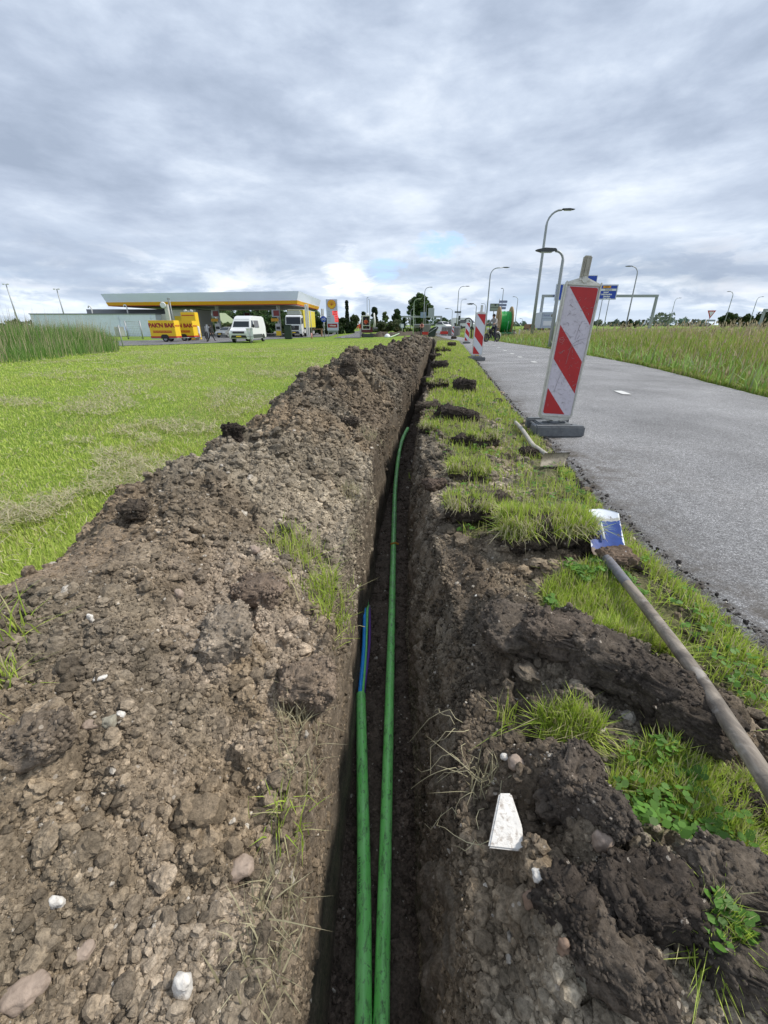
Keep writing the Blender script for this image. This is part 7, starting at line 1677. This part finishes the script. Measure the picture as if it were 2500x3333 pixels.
mb = MB(); bmesh.ops.create_icosphere(mb.bm, subdivisions=3, radius=.42)
for v in mb.bm.verts: v.co.z = max(v.co.z, 0) * 1.0; v.co.x *= .9
tag(mb.build('plastic_dome', SWHITE, loc=L_(1261, 1098.5), smooth=True), 'white dome-shaped cap lying in front of the dark soil ridge', 'cap')
tag(MB().box((0, 0, .05), (.45, .25, .1), bev=.03).build('paper_scrap', SWHITE, loc=L_(1116, 1100)), 'tiny white scrap at the edge of the side road left of the worker', 'litter')

# ------------------------------------------------------------------ cable reel on its trailer
Y = 40; d_ = ray(1640, 1058); x = d_.x / d_.y * Y; zc = ptY(1640, 1048, Y).z; z0 = gz(x, Y); r = empty('cable_reel', (x, Y, z0), R(-4), label='big wooden cable reel wound with bright green duct, standing behind the rider', cat='cable reel'); h_ = zc - z0
WOODR = M_('plywood', (.36, .25, .13), .75, var=.2, scale=5); GRN = M_('green_wound_duct', (.02, .36, .07), .35, var=.25, scale=12)
for s_ in (-1, 1):
    mb = MB(); c = Vector((s_ * .52, 0, h_)); mb.tube([c - Vector((.045, 0, 0)), c + Vector((.045, 0, 0))], 1.22, 40); f_ = mb.build('flange', WOODR, r)
    mb = MB(); [mb.tube([c + Vector((s_ * .05, math.cos(a) * .15, math.sin(a) * .15)), c + Vector((s_ * .05, math.cos(a) * 1.15, math.sin(a) * 1.15))], .025, 5) for a in np.linspace(0, 2 * math.pi, 15)[:-1]]; mb.build('flange_planks', WOODR, f_)
mb = MB(); pts = []
for k in range(10): xx = -.43 + k * .095; rr_ = .80 + .03 * math.sin(k * 2.1); mb.tube([(xx, rr_ * math.cos(a), h_ + rr_ * math.sin(a)) for a in np.linspace(0, 2 * math.pi, 33)], .055, 8, False)
mb.tube([(-.46, 0, h_), (.46, 0, h_)], .76, 32); mb.build('wound_duct', GRN, r)
mb = MB(); [mb.box((0, s_ * 1.0, .42), (1.5, .1, .14)) for s_ in (-1, 1)]; [mb.box((s_ * .72, 0, .42), (.1, 2.1, .14)) for s_ in (-1, 1)]; [mb.tube([(s_ * .72, -.5, .42), (s_ * .72, 0, h_)], .05, 6) for s_ in (-1, 1)]; [mb.tube([(s_ * .72, .5, .42), (s_ * .72, 0, h_)], .05, 6) for s_ in (-1, 1)]; mb.box((.1, -1.15, .62), (.9, .1, .12)); mb.tube([(.05, -1.2, .4), (.15, -1.2, 1.55)], .04, 6); mb.build('stand', M_('green_frame', (.04, .20, .10), .5), r)
for s_ in (-1, 1): wheel(r, s_ * .92, .1, .34, .2, axis='X')
x2 = ray(1678, 1058).x / ray(1678, 1058).y * 42
r = empty('parked_scooter', (x2, 42, gz(x2, 42)), R(70), label='white and black scooter parked right of the cable reel', cat='scooter')
for y in (-.5, .5): wheel(r, 0, y, .25, .12, axis='X')
mb = MB(); mb.box((0, .2, .55), (.34, .8, .35), bev=.1); mb.box((0, -.42, .65), (.36, .12, .6), bev=.05); mb.build('body', WCAR, r); mb = MB(); mb.box((0, .25, .78), (.3, .7, .12), bev=.05); mb.tube([(-.3, -.45, 1.0), (.3, -.45, 1.0)], .03, 8); mb.build('seat', BLACK, r)

# ------------------------------------------------------------------ parapet, barriers, traffic on the road
def wall(P, h, label, t=.3):
    org = Vector(P[0]); mb = MB(); n = 0
    for a, b in zip(P, P[1:]):
        a, b = Vector(a), Vector(b); L = (b - a).length; m = int(L / .55); d = (b - a) / m; an = math.atan2(d.y, d.x)
        for i in range(m): c = a + d * (i + .5) - org; mb.box((c.x, c.y, gz(a.x, a.y) + h / 2), (L / m * .82, t * (1 if i % 2 else .75), h), rot=(0, 0, an))
    r = empty('retaining_wall', org, label=label, cat='wall'); w = mb.build('wall_piles', CONC, r); mb = MB()
    for a, b in zip(P, P[1:]): a, b = Vector(a) - org, Vector(b) - org; mb.tube([a + Vector((0, 0, gz(P[0][0], P[0][1]) + h + .05)), b + Vector((0, 0, gz(P[0][0], P[0][1]) + h + .05))], .16, 6)
    mb.build('coping', M_('coping', (.25, .26, .27), .7), r); return r
X = lambda u, Y: ray(u, 1058).x / ray(u, 1058).y * Y
wall([(X(1349, 105), 105, 0), (X(1400, 78), 78, 0)], 1.35, 'grey concrete parapet wall running behind the man in the vest')
wall([(X(1436, 66), 66, 0), (X(1468, 62), 62, 0), (X(1498, 60), 60, 0)], 1.02, 'stained concrete pile wall behind the farthest beacon')
def barrier(u, Y, w, z, mat, label, posts=True, hh=.35):
    x = X(u, Y); r = empty('barrier_board', (x, Y, gz(x, Y)), R(4), label=label, cat='barrier', group='red and white barrier boards at the trench end'); mb = MB(); mb.box((0, 0, z), (w, .05, hh), bev=.01); mb.build('board', mat, r)
    if posts: mb = MB(); [mb.box((s_ * w * .42, .06, z / 2 + .1), (.07, .05, z + .3)) for s_ in (-1, 1)]; mb.build('post', SWHITE, r)
    return r
barrier(1391, 62, 1.3, .35, REDP, 'red barrier board low behind the right side of the man')
barrier(1447, 60, 1.05, .45, REDP, 'red barrier board low in front of the pile wall')
barrier(1425, 60.5, 1.1, .55, SWHITE, 'lower white barrier board beside the dark green hood'); barrier(1425, 60.8, 1.1, .98, SWHITE, 'upper white barrier board beside the dark green hood')
tag(MB().box((0, 0, .45), (.12, .1, 1.1), bev=.01).build('white_post', SWHITE, loc=(X(1427, 59), 59, gz(X(1427, 59), 59))), 'white post in front of the white barrier boards', 'post')
x = X(1409, 58); r = empty('green_hood', (x, 58, gz(x, 58)), R(-15), label='dark green slanted hood of a machine standing behind the trench end', cat='machine')
mb = MB(); mb.prism([(-.55, .0), (.35, .0), (.45, .7), (.75, 1.15), (.2, 1.2), (-.35, .85)], .9, Matrix.Translation((0, .45, 0)) @ XZ, bev=.08); mb.build('hood', DG, r); mb = MB(); mb.tube([(-.5, -.5, .4), (.6, -.5, 1.1)], .04, 6); mb.build('grab_rail', GALV, r)
for (u, Y, rz, m, lb) in ((1444, 104, 28, WCAR, 'white estate car on the road above the pile wall'), (1463, 118, 35, WCAR, 'second white car, behind and right of the white estate car'), (1482, 105, 40, BLACK, 'black car on the road behind the parapet lamp')):
    car((X(u, Y), Y, .05 + gz(X(u, Y), Y) + .45), R(rz), m, lb, suv=.08)
van((X(1512, 104), 104, gz(X(1512, 104), 104) + .3), R(62), 'white van on the road behind the second beacon', False)
mb = MB(); mb.tube([(0, 0, 0)] + [(-.45 + .45 * math.cos(a), 0, 1.5 + .5 * math.sin(a)) for a in np.linspace(0, 2.6, 8)], .06, 8); tag(mb.build('bent_post', BLACK, loc=(X(1537, 48), 48, gz(X(1537, 48), 48))), 'dark bent post with a curved top left of the second beacon', 'post')
# box truck seen from behind
Y = 92; x = X(1780, Y); zg = gz(x, Y); r = empty('box_truck', (x, Y, zg - .1), R(-9), label='white box truck seen from behind beyond the meadow left of the nearest beacon', cat='truck'); LB = M_('light_blue_white', (.46, .52, .60), .4, var=.04)
mb = MB(); mb.box((0, 5, 2.35), (2.5, 10, 3.0), bev=.04); bx = mb.build('box', M_('box_side', (.60, .64, .70), .5), r)
mb = MB(); mb.box((0, -.05, 2.35), (2.35, .06, 2.85), bev=.02); dr = mb.build('rear_door', LB, bx)
mb = MB(); [mb.box((0, -.10, z), (2.3, .04, .05)) for z in (2.65, 3.72)]; [mb.box((s_ * 1.15, -.10, 2.35), (.05, .04, 2.8)) for s_ in (-1, 1)]; mb.build('door_frame', M_('door_frame', (.20, .24, .30), .5), dr)
txt('TRANS', .42, VIO, FR(-.35, -.09, 3.2), dr, bold=.02); mb = MB(); mb.tube([(.75, -.09, 3.2), (.75, -.11, 3.2)], .26, 20); mb.build('oval_mark', M_('oval', (.22, .22, .18), .5), dr)
mb = MB(); mb.box((0, -.12, 1.8), (1.6, .06, .9), bev=.03); mb.build('tail_lift', SWHITE, r)
for s_ in (-1, 1):
    for y in (1.2, 2.4, 8.5): wheel(r, s_ * 1.0, y, .48, .3, axis='X')
    mb = MB(); mb.box((s_ * .9, -.1, .72), (.4, .08, .14), bev=.02); mb.build('tail_light', REDP, r)
Y = 88; x = X(1724, Y); r = empty('brown_vehicle', (x, Y, gz(x, Y)), R(10), label='dull brown utility vehicle left of the box truck', cat='vehicle'); mb = MB(); mb.box((0, 0, 1.1), (1.3, 2.4, .9), bev=.1, taper=(.9, .9)); mb.build('body', WD, r); [wheel(r, s_ * .6, y, .4, .25, axis='X') for s_ in (-1, 1) for y in (-.8, .8)]
mb = MB(); mb.box((0, -1.22, 1.2), (.9, .04, .4)); mb.build('rear_window', GLASS, r)
# guard rail right
Y = 95; mb = MB(); mb.box((0, 0, .72), (30, .06, .3), bev=.02); r = empty('guard_rail', (X(2437, Y) + 15, Y, gz(60, Y)), label='pale steel guard rail beneath the round trees at the right edge', cat='guard rail'); mb.build('rail', GALV, r)
for k in range(8): mb = MB(); mb.box((-14 + k * 4, .1, .35), (.1, .1, .8)); mb.build('post', GALV, r)
# small marker stakes in the lawn behind the excavator
for i, (u, v0, v1, lb) in enumerate(((1236, 1055, 1073, 'thin white stake right of the excavator behind the lawn'), (1282, 1054, 1073, 'thin grey stake before the far hedge'))):
    q = at(u, v1 + 4); tag(MB().tube([(0, 0, -.1), (0, 0, 1.2)], .05, 6).build('stake', SWHITE, loc=q), lb, 'stake')
